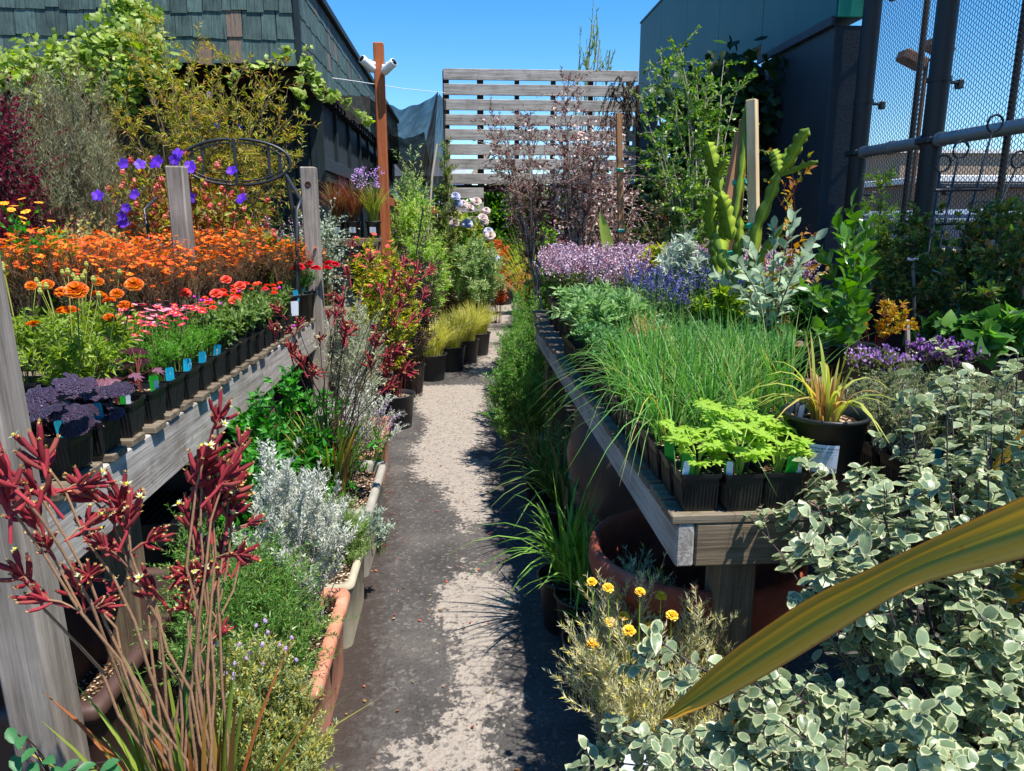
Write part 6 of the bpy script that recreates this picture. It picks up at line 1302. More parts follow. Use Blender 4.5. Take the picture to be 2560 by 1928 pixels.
fb = at(1930, 800, Y=2.75); bigleaf('grey green round leaved feijoa like plant in front of the stake', (fb[0], 2.75, BZt), [at(u, v, Y=Y) for u, v, Y in ((1985, 545, 2.7), (1935, 570, 2.8), (1870, 610, 2.75), (1840, 650, 2.65), (2010, 640, 2.6), (1900, 680, 2.55), (1960, 700, 2.85), (2040, 600, 2.9), (1800, 690, 2.8), (1850, 720, 2.6))], 16, .058, L_FEI, M_WST, 'grey_leaved_plant', 7)
gb = at(2110, 860, Y=2.6); bigleaf('glossy bright green laurel like plant with large upright leaves', (gb[0] + .03, 2.6, BZt), [at(u, v, Y=Y) for u, v, Y in ((2130, 520, 2.55), (2170, 560, 2.6), (2095, 560, 2.65), (2165, 650, 2.5), (2060, 640, 2.7), (2110, 700, 2.45), (2020, 720, 2.5), (2150, 750, 2.4), (2050, 820, 2.4), (2120, 600, 2.75), (1990, 830, 2.5))], 17, .064, leafm('glossy_laurel_leaf', ['#35581e', '#456d24', '#5c8a2e', '#2c4c1a', '#6f9a38'], rough=.28, spec=.55, trans=.35), M_STEM, 'glossy_laurel', 8, wid=.62)
# epiphyllum / climbing cactus with stakes
cx, cy = at(1870, 760, Y=3.0)[0], 3.0
t = potted('tall climbing cactus with flat wavy lime green stems tied to stakes', 'potted plant', (cx, cy, BZt), 'gal5', [], name='climbing_cactus'); o_ = np.array([cx, cy, BZt])
M_CAC = leafm('cactus_skin', ['#5c7c22', '#748f2a', '#94a634', '#4c6c20'], trans=.15, rough=.4)
def pad(pts, wd, n=14, wave=5):
    P = np.array([at(*p) for p in pts]) - o_; tt = np.linspace(0, len(P) - 1, n * 2); P = np.stack([np.interp(tt, range(len(P)), P[:, i]) for i in range(3)], 1); P[1:-1] = (P[:-2] + P[1:-1] * 2 + P[2:]) / 4
    s_ = np.linspace(0, 1, n * 2); W = wd * np.clip(np.minimum(.35 + s_ * 4, (1 - s_) * 6 + .1), 0, 1) * (1 + .5 * np.abs(np.sin(s_ * pi * wave)) - .25); q = MB(); T = unit(np.gradient(P, axis=0))
    for a in (0.25, 3.35):
        S_ = np.array([cos(a), sin(a), .1]); S_ = unit(S_[None] - (T @ S_)[:, None] * T); N_ = np.cross(S_, T); V = np.concatenate([P + N_ * .005, P + S_ * W[:, None], P - N_ * .005]); k = len(P)
        q.add(V, [[i, i + 1, k + i + 1, k + i] for i in range(k - 1)] + [[k + i, k + i + 1, 2 * k + i + 1, 2 * k + i] for i in range(k - 1)], 0, True)
    part('cactus_stem', q.mesh('cactus_stem', M_CAC), t)
for pts, wd in (((((1880, 720, 2.9), (1888, 580, 2.88), (1930, 480, 2.85), (1945, 430, 2.83))), .030), (((1938, 440, 2.85), (1975, 400, 2.83), (2000, 350, 2.8), (2022, 320, 2.78)), .034), (((1950, 440, 2.8), (1990, 425, 2.75), (2045, 403, 2.7)), .03), (((1945, 430, 2.8), (1940, 395, 2.8), (1930, 375, 2.8)), .028), (((1940, 440, 2.85), (1965, 400, 2.9), (1995, 365, 2.95)), .03),
                (((1800, 480, 2.9), (1785, 420, 2.88), (1775, 380, 2.86), (1768, 355, 2.85)), .032), (((1790, 450, 2.9), (1803, 420, 2.85), (1815, 398, 2.82)), .028), (((1815, 620, 2.95), (1810, 540, 2.9), (1798, 470, 2.9)), .028), (((1780, 600, 2.95), (1775, 540, 2.9), (1782, 485, 2.85)), .03), (((1830, 600, 2.9), (1815, 530, 2.85), (1802, 487, 2.8)), .032),
                (((1835, 560, 3.0), (1850, 460, 3.02), (1862, 360, 3.05), (1864, 260, 3.08)), .02), (((1850, 740, 2.9), (1810, 650, 2.9), (1790, 560, 2.95)), .035), (((1800, 740, 3.0), (1790, 650, 3.0), (1785, 590, 3.0)), .03), (((1900, 740, 2.85), (1895, 650, 2.85), (1960, 560, 2.8)), .025), (((1840, 700, 3.0), (1845, 620, 3.0), (1850, 540, 3.0)), .026)):
    pad(pts, wd * .85)
def stake(label, a_, b_, wd, mat, name='wooden_stake', ties=()):
    a_, b_ = np.array(a_), np.array(b_); d = b_ - a_; L = np.linalg.norm(d); t = thing(name, label, 'stake', a_); t.rotation_euler = Vector(tuple(d)).to_track_quat('Z', 'X').to_euler()
    q = MB(); q.box((0, 0, L / 2), (wd, wd, L), bev=.002); part('stake', q.mesh('stake', mat), t, None, 0.0)
    for z in ties: q = MB(); q.box((0, 0, 0), (wd * 1.35, wd * 1.35, .022), bev=.004); part('tie', q.mesh('tie', M_TIE), t, (0, 0, z * L), (.15, .1, 0))
s0 = at(1893, 745, Y=3.0); s0[2] = BZt + .2; stake('tall pale sawn stake standing upright beside the climbing cactus', s0, at(1880, 250, Y=3.05), .038, M_STAKE, ties=(.2, .45))
s0 = at(1820, 760, Y=3.05); s0[2] = BZt + .2; stake('slanting brown stake left of the pale upright stake', s0, at(1862, 300, Y=3.1), .036, M_STAKE2, ties=(.35, .7))
s0 = at(1760, 760, Y=3.15); s0[2] = BZt + .2; stake('grey slanting stake behind the cactus pads', s0, at(1850, 330, Y=3.2), .03, M_STAKE2, ties=(.6,))
# bramble leaves with autumn tints round the cactus
shrub('reddish bramble with tinted leaves climbing behind the cactus', 'shrub', (1880, 2030, 420, 700), 3.35, 430, 'bramble', z0=0, nst=16, ntw=8, nlf=7, leaf=(T_OVAL, .045, .026), lm=leafm('tinted_leaf', ['#7c8430', '#a0702c', '#8a4a2c', '#b08c34', '#5f702c']), sm=M_REDST, twl=.14, up=.2, lo=.5)
shrub('dark leafy creeper low behind the cactus stems', 'shrub', (1700, 1880, 480, 720), 3.6, 431, 'creeper', z0=0, nst=16, ntw=8, nlf=9, leaf=(T_OVAL, .055, .032), lm=leafm('creeper_leaf', ['#4f6a2c', '#64803a', '#3c5424', '#7f8a3c']), sm=M_REDST, twl=.14, up=.2, lo=.5)
# spear leaf
t = thing('spear_leaf_succulent', 'single pale edged spear shaped aloe leaf rising from the purple basil', 'plant', at(1520, 700, Y=4.35)); o_ = np.array(t.location)
q = MB(); P = np.array([[at(1525, 690, Y=4.35), at(1522, 650, Y=4.34), at(1515, 600, Y=4.33), at(1507, 560, Y=4.32), at(1500, 530, Y=4.3)]]) - o_; q.ribbons(P, np.array([[.02, .03, .036, .028, .003]]), np.array([[1, .3, 0]]), 0, .35); part('leaf', q.mesh('leaf', leafm('aloe_leaf', ['#8aa040', '#9cb050'])), t)
q = MB(); q.tubes([[[0, 0, 0], [.0, 0, -.3]]], .01, 5); part('stem', q.mesh('stem', M_STEM), t)
# lemongrass in its labelled pot
LGX, LGY = .835, 1.60
LG = leafm('lemongrass_blade', ['#a0a848', '#b4b85c', '#8a9c3c', '#c8b868', '#b08a54'], trans=.4)
t = potted('lemongrass in a wide black pot with a white printed label', 'potted plant', (LGX, LGY, BZt), 'two', grassy(.22, 34, .03, .006, 1.05, .8, LG, rs=440, fold=.3) + [('stubs', grassy(.11, 40, .03, .004, .35, .1, leafm('dry_stub', ['#b08a5c', '#c29a6c', '#8a5c3c']), rs=441)[0][1])], name='lemongrass', rz=2.4, psc=(.9, .9, .95), tags=[('white', -.05, .02, .2)])
LR = .104 * .9; lh = .2 * .95; lab_ = bpy.data.objects.new('label_backing', None)
aa = -2.0; q = MB(); A_ = np.linspace(-.36, .36, 9) + aa; V = []
def lr(z): return LR * (.8 + .17 * (z / lh)) + .0025
for z in (.068, .134): V += [[lr(z) * cos(x_), lr(z) * sin(x_), z] for x_ in A_]
q.add(V, [[i, i + 1, i + 10, i + 9] for i in range(8)], 0, True); part('pot_label', q.mesh('pot_label', plain('pale_blue_paper', '#c2ccdc', .6, nz=.02)), t)
def text(s_, size, z, parent, off=.0, mat=None, r=.0008):
    """one line of lettering bent round the pot"""
    c = bpy.data.curves.new('lettering', 'FONT'); c.body = s_; c.size = size; c.align_x = 'CENTER'; o = bpy.data.objects.new('lettering', c); col.objects.link(o)
    dg = bpy.context.evaluated_depsgraph_get(); dg.update(); me = bpy.data.meshes.new_from_object(o.evaluated_get(dg)); bpy.data.objects.remove(o)
    n = len(me.vertices); co = np.zeros(n * 3, np.float32); me.vertices.foreach_get('co', co); co = co.reshape(-1, 3)
    zz_ = z + co[:, 1]; R_ = LR * (.8 + .17 * (zz_ / lh)) + .0025 + r; th = aa + (co[:, 0] + off) / LR; co2 = np.stack([R_ * np.cos(th), R_ * np.sin(th), zz_], 1); me.vertices.foreach_set('co', co2.astype(np.float32).ravel()); me.materials.clear(); me.materials.append(mat or M_INK); me.update()
    part('lettering', me, parent)
M_INK = plain('dark_print_ink', '#2c3448', .6, nz=0)
for s_, size, z, off in (('Cymbopogon flexuosus', .0072, .1175, 0), ('Lemon Grass', .0078, .1095, 0), ('fragrant foliage. Edible plant. Grows to 3 - 4\' tall', .0029, .1045, 0), ('with age. Full sun, moderate water.', .0033, .0998, 0), ('Full sun, ground surface 4-6 weeks', .0032, .0952, 0), ('1 gallon', .005, .076, -.022), ('29', .0085, .0665, .0165)): text(s_, size, z + .006, t, off)
q = MB(); a_ = np.linspace(.1, pi - .1, 12); pts = []
for x_ in a_: th = aa + (.027 + .005 * cos(x_)) / LR; z = .075 + .005 * sin(x_); R_ = lr(z) + .0008; pts.append([R_ * cos(th), R_ * sin(th), z])
q.tubes([pts], .0006, 4); part('logo_arc', q.mesh('logo_arc', M_INK), t)
# ================================================================ REAR RIGHT: plants at the fence
L_SH = leafm('shaded_vine_leaf', ['#33502a', '#42632f', '#4f6c30', '#5c7034', '#3a5428', '#70602c'])
for i, (u, Y, vt, lab, lm, tall) in enumerate(((2190, 4.9, 440, 'bright tipped jasmine climbing its stake in front of the first fence post', leafm('jasmine_leaf', ['#7fa03c', '#a0b84c', '#bcc860', '#5c8034']), 1), (2280, 4.3, 520, 'leafy climber on a bamboo stake beside the second fence post', L_SH, 1), (2400, 3.7, 560, 'dark leaved climber with dry seed heads at the fence', L_SH, 1), (2480, 3.5, 480, 'blackberry on white stakes in front of the fence', L_SH, 1), (2560, 3.2, 500, 'climber at the right edge of the photo against the fence', L_SH, 1), (2340, 4.6, 640, 'low dark vine between the fence posts', L_SH, 0), (2420, 3.25, 830, 'broad leaved green plant in a black pot, front of the back bench', leafm('broad_shade_leaf', ['#3c6030', '#4f7c3a', '#6a9440']), 0), (2520, 3.0, 800, 'second broad leaved plant in a black pot near the right edge', leafm('broad_shade_leaf', []), 0))):
    x = min(at(u, 700, Y=Y)[0], 3.0); zt = at(u, vt, Y=Y)[2]
    big = i >= 6
    potted(lab, 'potted plant', (x, Y, .60), 'gal5', foliage(dict(H=max(zt - .8, .15), W=.58 if tall else .42, nst=15 if not big else 8, ntw=12, nlf=9 if not big else 4, leaf=(T_OVAL, .05, .026) if not big else (T_HEART, .10, .085), lm=lm, sm=M_WST, lo=.1, twl=.16 if tall else .4, up=.3, sr=.005), 450 + i), name='fence_climber')
    if tall:
        s0 = np.array([x + .03, Y - .03, .8]); e = at(u - 10 + 12 * (i % 2), vt + 120, Y=Y - .05); stake(('pale bamboo stake of the bright jasmine', 'bamboo stake of the leafy climber', 'white stake in the dark climber with seed heads', 'taller white stake of the blackberry', 'white stake at the right photo edge')[i], s0, e, .014, M_PALEST, 'bamboo_stake', ties=(.5,))
vine('dark ivy like creeper hanging on the chain link fence low down', [va((2180, 600, 5.4), (2260, 640, 4.9), (2350, 600, 4.5)), va((2200, 700, 5.2), (2300, 760, 4.6), (2420, 740, 4.0), (2520, 700, 3.6)), va((2440, 620, 4.0), (2500, 560, 3.8), (2560, 540, 3.6)), va((2480, 700, 3.7), (2540, 640, 3.6), (2600, 600, 3.5))], 460, 150, .05, L_SH, 'creeper', .16)
wire('pale cord sagging in front of the fence climbers', [at(2330, 675, Y=3.6), at(2430, 715, Y=3.5), at(2570, 735, Y=3.4)], .005, M_GALV, 'cord', 'cord')
q = MB(); q.box((0, 0, 0), (.07, .004, .018), bev=.001); solid('hanging_plant_tag', q.mesh('hanging_plant_tag', M_WTAG), 'white plant label hanging sideways in the fence climbers', 'label', at(2282, 648, Y=4.2), (0, .05, 0))
stake('short pale stake standing behind the orange leaved nandina', at(2270, 900, Y=3.1), at(2268, 800, Y=3.1), .016, M_PALEST)
# trees in front of the teal wall
bt = at(1750, 600, Y=5.2); ends = [at(u, v, Y=Y) for u, v, Y in ((1700, 110, 5.3), (1620, 180, 5.2), (1600, 240, 5.1), (1640, 330, 5.0), (1770, 170, 5.4), (1810, 150, 5.5), (1850, 200, 5.6), (1720, 250, 5.2), (1680, 400, 5.0), (1860, 280, 5.6), (1800, 320, 5.5), (1760, 400, 5.2), (1650, 130, 5.2), (1700, 470, 5.1), (1840, 400, 5.5), (1740, 200, 5.5))]
archtree('young tree with small glossy leaves in front of the teal wall', (bt[0], 5.2, 0), ends, leafm('small_glossy_leaf', ['#3f6428', '#547c30', '#76983c', '#8aa444', '#2f4c20'], rough=.35), (T_OVAL2, .042, .024), M_PALEST, 21, 'young_tree', r0=.014, nl=26, ntw=22, twl=.28)
vine('dark leafy vine hanging in the opening under the teal wall', [va((1690, 260, 7.6), (1760, 230, 7.5), (1830, 200, 7.4), (1895, 200, 7.35)), va((1700, 330, 7.8), (1790, 290, 7.6), (1890, 240, 7.4)), va((1720, 420, 7.8), (1740, 330, 7.7), (1760, 260, 7.6)), va((1800, 420, 7.6), (1830, 330, 7.5), (1850, 240, 7.4)), va((1870, 440, 7.4), (1880, 330, 7.4), (1890, 230, 7.4)), va((1650, 560, 7.9), (1700, 450, 7.8), (1730, 380, 7.7)), va((1760, 560, 7.6), (1800, 480, 7.5), (1850, 400, 7.5))], 22, 420, .085, leafm('dark_vine_leaf', ['#22381a', '#2f4a20', '#3f5c28', '#1c2c16']), 'dark_vine', .42)
for i, (lab, box, Y, lm, fl) in enumerate((('wispy white flowering shrub right of the brown stake', (1570, 1720, 440, 720), 5.3, leafm('olive_bronze_leaf', ['#5f6c34', '#76803c', '#8a7a44', '#6f5434']), 90), ('small leaved green shrub under the young tree', (1600, 1760, 340, 640), 5.9, L_OLIVE, 30), ('green bushy plant low under the brown stake', (1520, 1640, 560, 760), 5.6, L_GRN, 0), ('dark rambling rose below the vine opening', (1660, 1800, 420, 700), 6.2, L_DARK, 0))):
    shrub(lab, 'shrub', box, Y, 470 + i, 'rambling_shrub', nst=26, ntw=12, nlf=10, leaf=(T_OVAL2, .038, .02), lm=lm, sm=M_REDST, twl=.14, up=.3, lo=.15, flow=(T_D5, .012, fl, [leafm('white_floret', ['#d8ccc4', '#e4dcd4', '#c8b0ac'], trans=.2), F_YEL[1]], dict(rand=2.0)) if fl else None)
s0 = at(1572, 650, Y=5.5); s0[2] = 0; stake('brown square stake with two green ties rising left of the teal wall', s0, at(1547, 283, Y=5.5), .04, M_STAKE2, ties=(.62, .82))
# purple leaved thin trees with white flowers
FW = (T_D5, .013, 260, [leafm('white_tea_tree_floret', ['#dcd0c8', '#e8dcd4', '#c8aca8', '#b88c8c'], trans=.2), plain('maroon_centre', '#6a2030')], dict(rand=2.2))
L_TT = leafm('bronze_purple_needle', ['#562c34', '#683840', '#7a4c4a', '#44222a', '#866258', '#665a40'])
for i, (bx_, by_, ends) in enumerate((((1358, 700), 6.6, [(1245, 300), (1270, 350), (1300, 290), (1240, 370), (1330, 310), (1285, 420), (1370, 340), (1320, 400), (1260, 440), (1400, 420), (1345, 470), (1225, 300)]), ((1425, 700), 6.3, [(1420, 200), (1385, 270), (1450, 260), (1480, 310), (1400, 330), (1500, 360), (1440, 390), (1520, 300), (1470, 430), (1550, 420), (1390, 440), (1530, 480), (1410, 230), (1455, 330)]), ((1500, 700), 6.9, [(1480, 350), (1540, 330), (1560, 450), (1510, 420), (1580, 520), (1460, 480), (1520, 540), (1600, 470), (1440, 540), (1560, 580)]))):
    b_ = at(*bx_, Y=by_); archtree(('wine leaved tea tree with thin pale trunk, left of three', 'tallest wine leaved tea tree with white blossoms, middle of three', 'white blossomed wine leaved tea tree, right of three')[i], (b_[0], by_, 0), [at(u, v, Y=by_ + U(-.35, .35)) for u, v in ends], L_TT, (T_LANCE, .036, .010), M_PALEST, 30 + i, 'tea_tree', r0=.016, nl=24, ntw=26, twl=.28, ang=.7)
    t = [o for o in sc.objects if o.name.startswith('tea_tree') and o.parent is None][-1]; o_ = np.array(t.location); n = 900 if i else 200; e = np.array([at(*ends[k], Y=by_) for k in rng.integers(len(ends), size=n)]) - o_; e = e * (1 - U(0, .35, (n, 1))) + rdir(n) * U(0, .13, (n, 1)); q = MB(); q.scatter(T_D5, e, unit(rdir(n) + SUN), rdir(n), .014 * U(.7, 1.2, n)); part('flowers', q.mesh('flowers', FW[3]), t)
shrub('low wine coloured shrub with pink flowers under the tea trees', 'shrub', (1330, 1520, 480, 690), 7.3, 480, 'wine_shrub', nst=34, ntw=12, nlf=12, leaf=(T_LANCE, .045, .012), lm=leafm('wine_leaf', ['#4a262c', '#5f3438', '#6c4a40', '#54502c']), sm=M_DKST, twl=.14, lo=.2, flow=(ball_tpl(0, 1, 6, 3, 1.2), .02, 26, [plain('pink_floret', '#c060a0', .7)], dict(rand=2)))
shrub('bright green leafed sapling between the tea tree trunks', 'shrub', (1345, 1400, 500, 640), 7.0, 481, 'green_sapling', nst=10, ntw=6, nlf=7, leaf=(T_OVAL, .07, .035), lm=leafm('bright_sapling_leaf', ['#7fb03c', '#95c24c', '#6a9c34']), twl=.15, lo=.35)

# ================================================================ FOREGROUND: variegated pittosporum and bronze flax leaves
def pitto_tpl(prof=None):
    v = []; f1 = []; f2 = []; prof = prof or [(0, .05), (.18, .3), (.42, .48), (.68, .46), (.88, .28), (1, .03)]; c5 = (-1, -.82, 0, .82, 1)
    for t_, w_ in prof:
        for c in c5: v.append([c * w_, t_, .20 * abs(c) * w_ - .38 * t_ * t_ + (.05 * sin(t_ * 7) if abs(c) == 1 else 0)])
    for i in range(len(prof) - 1):
        for j in range(4): (f1 if j in (1, 2) and 0 < i < len(prof) - 2 else f2).append([i * 5 + j, i * 5 + j + 1, i * 5 + j + 6, i * 5 + j + 5])
    return (np.array(v, float), [(f1, 0), (f2, 1)])
T_PIT = pitto_tpl(); T_PIT = (T_PIT[0] * np.array([.74, 1, 1]), T_PIT[1]); T_PIT2 = pitto_tpl([(0, .06), (.2, .34), (.5, .48), (.8, .36), (1, .05)]); T_PIT2 = (T_PIT2[0] * np.array([.74, 1, 1]), T_PIT2[1]); T_PIT3 = (T_PIT[0] * np.array([.85, 1, 2.2]), T_PIT[1]); T_PIT4 = (T_PIT[0] * np.array([.8, .9, -1.2]), T_PIT[1]); M_P1 = leafm('pittosporum_centre', ['#6f8060', '#82926c', '#5f7252', '#94a27c', '#768664'], trans=.25, rough=.35, spec=.5); M_P2 = leafm('pittosporum_margin', ['#a4aa84', '#b2b690', '#bfc09c', '#98a078'], trans=.3, rough=.4)
pm_ = [mesh_of(T_, [M_P1, M_P2]) for T_ in (T_PIT, T_PIT3, T_PIT4, T_PIT)]; bx0 = np.array([1.02, 1.12, .24])
t = thing('variegated_pittosporum', 'big variegated shrub with small cream edged grey green leaves in the right foreground', 'shrub', bx0 * [1, 1, 0])
rng = np.random.default_rng(77); poly = [(1440, 2000), (1480, 1830), (1640, 1800), (1760, 1790), (1850, 1740), (1870, 1600), (1930, 1480), (1900, 1330), (1980, 1230), (2050, 1130), (2200, 1150), (2260, 1060), (2330, 960), (2450, 930), (2540, 830), (2700, 780), (2750, 2150), (1500, 2150)]
c = rng.uniform([1480, 780], [2750, 2150], (2600, 2)); c = c[poly_sd(c[:, 0], c[:, 1], poly) > 55][:150]
tips = []
for u, v in c:
    f = (v - 800) / 1200; Y = 1.42 - .42 * f + rng.uniform(-.16, .12); Y = min(Y, 1.40 if v > 1200 else 1.6); tips.append(at(u, v, Y=max(Y, .92)))
for u0, u1, v0, v1, Y0, Y1, n_ in ((2260, 2600, 960, 1280, 1.35, 1.55, 30), (1800, 2150, 1700, 1960, .98, 1.2, 22), (2350, 2620, 860, 1000, 1.5, 1.62, 6), (2050, 2300, 1180, 1330, 1.35, 1.44, 10)):
    tips += [at(rng.uniform(u0, u1), rng.uniform(v0, v1), Y=rng.uniform(Y0, Y1)) for _ in range(n_)]
tips += [at(u, v, Y=Y) for u, v, Y in ((1560, 1610, 1.1), (1630, 1590, 1.12), (2010, 1150, 1.5), (1960, 1270, 1.48), (2030, 1190, 1.46), (1480, 1900, 1.1), (1540, 1830, 1.1), (1600, 1900, 1.05), (1870, 1290, 1.45), (2320, 960, 1.6), (2400, 980, 1.55), (2545, 880, 1.5))]
tips = np.array(tips) - bx0 * [1, 1, 0]; st0 = np.tile([0, 0, bx0[2]], (len(tips), 1)); n = len(tips)
mid = st0 + (tips - st0) * [.45, .45, .35]; Pm = bez(st0, mid, tips, 10); Pm[:, 2:-1] += U(-.012, .012, Pm[:, 2:-1].shape)
q = MB(); q.tubes(Pm, np.linspace(.0045, .0012, 10)[None].repeat(n, 0), 5); Tw = twigs(Pm, 7, .075, .25, .6, 1, .9, 0); q.tubes(Tw, .0011, 4); part('branches', q.mesh('branches', plain('dark_purple_twig', '#4a3c40', .7)), t)
allp = np.concatenate([sample(Tw, 7, .25, 1)[0], sample(Pm, 12, .82, 1)[0]]); allT = np.concatenate([np.repeat(unit(Tw[:, -1] - Tw[:, 0]), 7, 0), np.repeat(unit(Pm[:, -1] - Pm[:, -3]), 12, 0)])
r = rdir(len(allp)); r -= (r * allT).sum(1, keepdims=True) * allT; D = unit(allT * .55 + unit(r) * .85 + [0, 0, .1]); Nn = unit(rdir(len(allp)) * .45 + [0, 0, .8] + allT * .3); Sz = U(.016, .034, len(allp))
cd_ = np.linalg.norm(allp + bx0 * [1, 1, 0] - _C, axis=1); near = np.argsort(cd_)
vis = [i for i in near if True][:290]
for i in vis: inst('leaf', pm_[i % 4], t, allp[i], D[i], Nn[i], (Sz[i], Sz[i], Sz[i]))
m_ = np.ones(len(allp), bool); m_[vis] = False
q = MB(); q.scatter(T_PIT2, allp[m_], D[m_], Nn[m_], Sz[m_], sm=True); part('foliage', q.mesh('foliage', [M_P1, M_P2]), t, kind='stuff')
q = MB(); part('pot', POTS['big'][0], t, (0, 0, 0), 0, (1.1, 1.1, .9)); part('soil', POTS['big'][1], t, (0, 0, 0), 0, (1.1, 1.1, .9))
rng = np.random.default_rng(5)
# bronze flax
def flaxm():
    t = NT('bronze_flax_leaf'); a = t.n('Attribute', None, attribute_name='across').outputs['Fac']; P = t.n('TexCoord').outputs['Object']; al = t.n('Attribute', None, attribute_name='along').outputs['Fac']
    cv_ = t.n('CombineXYZ', {0: t.math('MULTIPLY', a, 42.0), 1: t.math('MULTIPLY', al, 2.5), 2: 0.0}); n = t.noise(cv_.outputs[0], 1.0, 5.0, .6)
    c = t.ramp(t.math('ADD', a, t.math('MULTIPLY', t.math('SUBTRACT', n.outputs[0], .5), .10)), [(0, '#8f5028'), (.03, '#cc942c'), (.16, '#a0862a'), (.25, '#c2982c'), (.38, '#a8902c'), (.47, '#c0a034'), (.53, '#6c7a30'), (.6, '#8a8c34'), (.66, '#c8a034'), (.78, '#dea430'), (.92, '#f0b440'), (1, '#b87030')])
    c = t.mix(t.math('MULTIPLY', t.math('SUBTRACT', n.outputs[0], .5, clamp=True), 1.2), c, '#5f6428')
    sp_ = t.noise(P, 60.0, 3.0); c = t.mix(t.math('MULTIPLY', t.math('SUBTRACT', sp_.outputs[0], .66, clamp=True), 6.0, clamp=True), c, '#a8492c')
    return t.bsdf(c, .34, .5, bump=n.outputs[0], bs=.35, bd=.004, trans=.3)
M_FLAX = flaxm()
def flax(label, up_, lo_, Y0, Y1, fold=.25):
    """strap leaf between two edge curves of the photograph, Y0 at the tip to Y1 at the base"""
    up_, lo_ = np.array(up_, float), np.array(lo_, float); K = 40; s_ = np.linspace(0, 1, K)
    def rs(E_): d = np.r_[0, np.cumsum(np.hypot(*np.diff(E_, axis=0).T))]; d /= d[-1]; e = np.stack([np.interp(s_, d, E_[:, 0]), np.interp(s_, d, E_[:, 1])], 1); e[2:-2] = (e[:-4] + e[1:-3] + e[2:-2] + e[3:-1] + e[4:]) / 5; return e
    A_, B_ = rs(up_), rs(lo_); Ys = Y0 + (Y1 - Y0) * s_; M_ = 13; V = np.zeros((K, M_, 3)); ac = np.linspace(0, 1, M_)
    for i in range(K):
        a3, b3 = at(*A_[i], Y=Ys[i]), at(*B_[i], Y=Ys[i] - .012); nrm = unit(np.cross(b3 - a3, [.9, -.3, .3])); wd_ = np.linalg.norm(b3 - a3)
        for j, x_ in enumerate(ac): V[i, j] = a3 + (b3 - a3) * x_ + unit(a3 - _C) * (fold * wd_ * (1 - abs(x_ - .55) * 2) * .6) + unit(a3 - _C) * .002 * sin(x_ * 25)
    o_ = V[-1, 6].copy(); q = MB(); I = np.arange(K * M_).reshape(K, M_); q.add((V - o_).reshape(-1, 3), np.stack([I[:-1, :-1], I[:-1, 1:], I[1:, 1:], I[1:, :-1]], -1).reshape(-1, 4), 0, True); me = q.mesh('leaf', M_FLAX)
    for nm, val in (('across', np.tile(ac, K)), ('along', np.repeat(s_, M_))): a_ = me.attributes.new(nm, 'FLOAT', 'POINT'); a_.data.foreach_set('value', val.astype(np.float32))
    return solid('flax_leaf', me, label, 'leaf', o_)
flax('long bronze and olive striped flax leaf sweeping diagonally across the right foreground', [(1655, 1795), (1745, 1700), (1831, 1623), (2027, 1489), (2129, 1444), (2354, 1334), (2560, 1240), (2760, 1150)], [(1660, 1800), (1700, 1796), (1795, 1756), (1946, 1672), (2105, 1574), (2272, 1468), (2374, 1440), (2560, 1396), (2760, 1350)], 1.02, .66)
flax('short bronze flax leaf end behind the shrub under the long flax leaf', [(2380, 1560), (2440, 1500), (2560, 1418), (2700, 1350)], [(2385, 1565), (2440, 1560), (2560, 1500), (2700, 1460)], 1.25, 1.1)
flax('thin orange brown flax leaf end at the right edge above the shrub', [(2420, 1250), (2480, 1160), (2560, 1070), (2660, 1000)], [(2424, 1254), (2500, 1180), (2560, 1110), (2660, 1050)], 1.35, 1.3)

# ================================================================ KANGAROO PAWS
M_PAW = leafm('velvet_red_paw', ['#7c1824', '#8f222e', '#6a141e', '#9a3038', '#82262f', '#90483c'], trans=.1, rough=.75); M_PAWT = plain('tan_paw_tip', '#b08a54', .8); M_STAR = leafm('pale_star_petal', ['#b8c49c', '#c8d0a8'], trans=.3); M_YC = plain('yellow_anther', '#d8c020', .7)
def paw_cluster(seed, n=10, dry=False):
    g_ = np.random.default_rng(seed); q = MB(); q.tubes([[[0, -.05, 0], [0, -.02, .004], [0, .012, 0]]], .0026, 6)
    for i in range(n):
        a = i * 2.4 + g_.uniform(-.3, .3); el = g_.uniform(.35, 1.25); d = np.array([cos(a) * cos(el), sin(el), sin(a) * cos(el)]); L = g_.uniform(.024, .036); b_ = np.array([0, -.018 + .035 * i / n, 0]); s_ = np.array([0, 1, 0]) * .25
        P = np.array([b_, b_ + d * L * .3, b_ + (d + s_ * .4) * L * .7, b_ + (d + s_) * L]); q.tubes([P], np.array([[.0016, .0027, .0038, .0031]]), 7, 0, cap=True)
        m = 6; e = P[-1]; dd = unit(P[-1] - P[-2]); op = g_.uniform() < .08
        r = rdir(m); r = unit(r - (r @ dd)[:, None] * dd); q.scatter(T_DIA, np.tile(e, (m, 1)), r * (.9 if op else .45) + dd * (.3 if op else .8), np.tile(dd, (m, 1)), np.array([[.004, .011 if op else .007, .002]] * m), m=2 if op else 1)
        if op: q.scatter(ball_tpl(0, .0028, 5, 2), [e + dd * .002] * 1, [dd], None, 1.0, m=3)
    return q.mesh('flower_cluster', [M_PAW, M_PAWT, M_STAR, M_YC])
PC = [paw_cluster(k, 10 + k % 4) for k in range(6)]; PCL = [paw_cluster(20 + k, 19) for k in range(3)]
M_PST = plain('hairy_tan_stalk', '#8a6a50', .85, .2, nz=.2, scale=90, bump=.5); M_PST2 = plain('dark_wiry_stalk', '#3c302a', .8, .2)
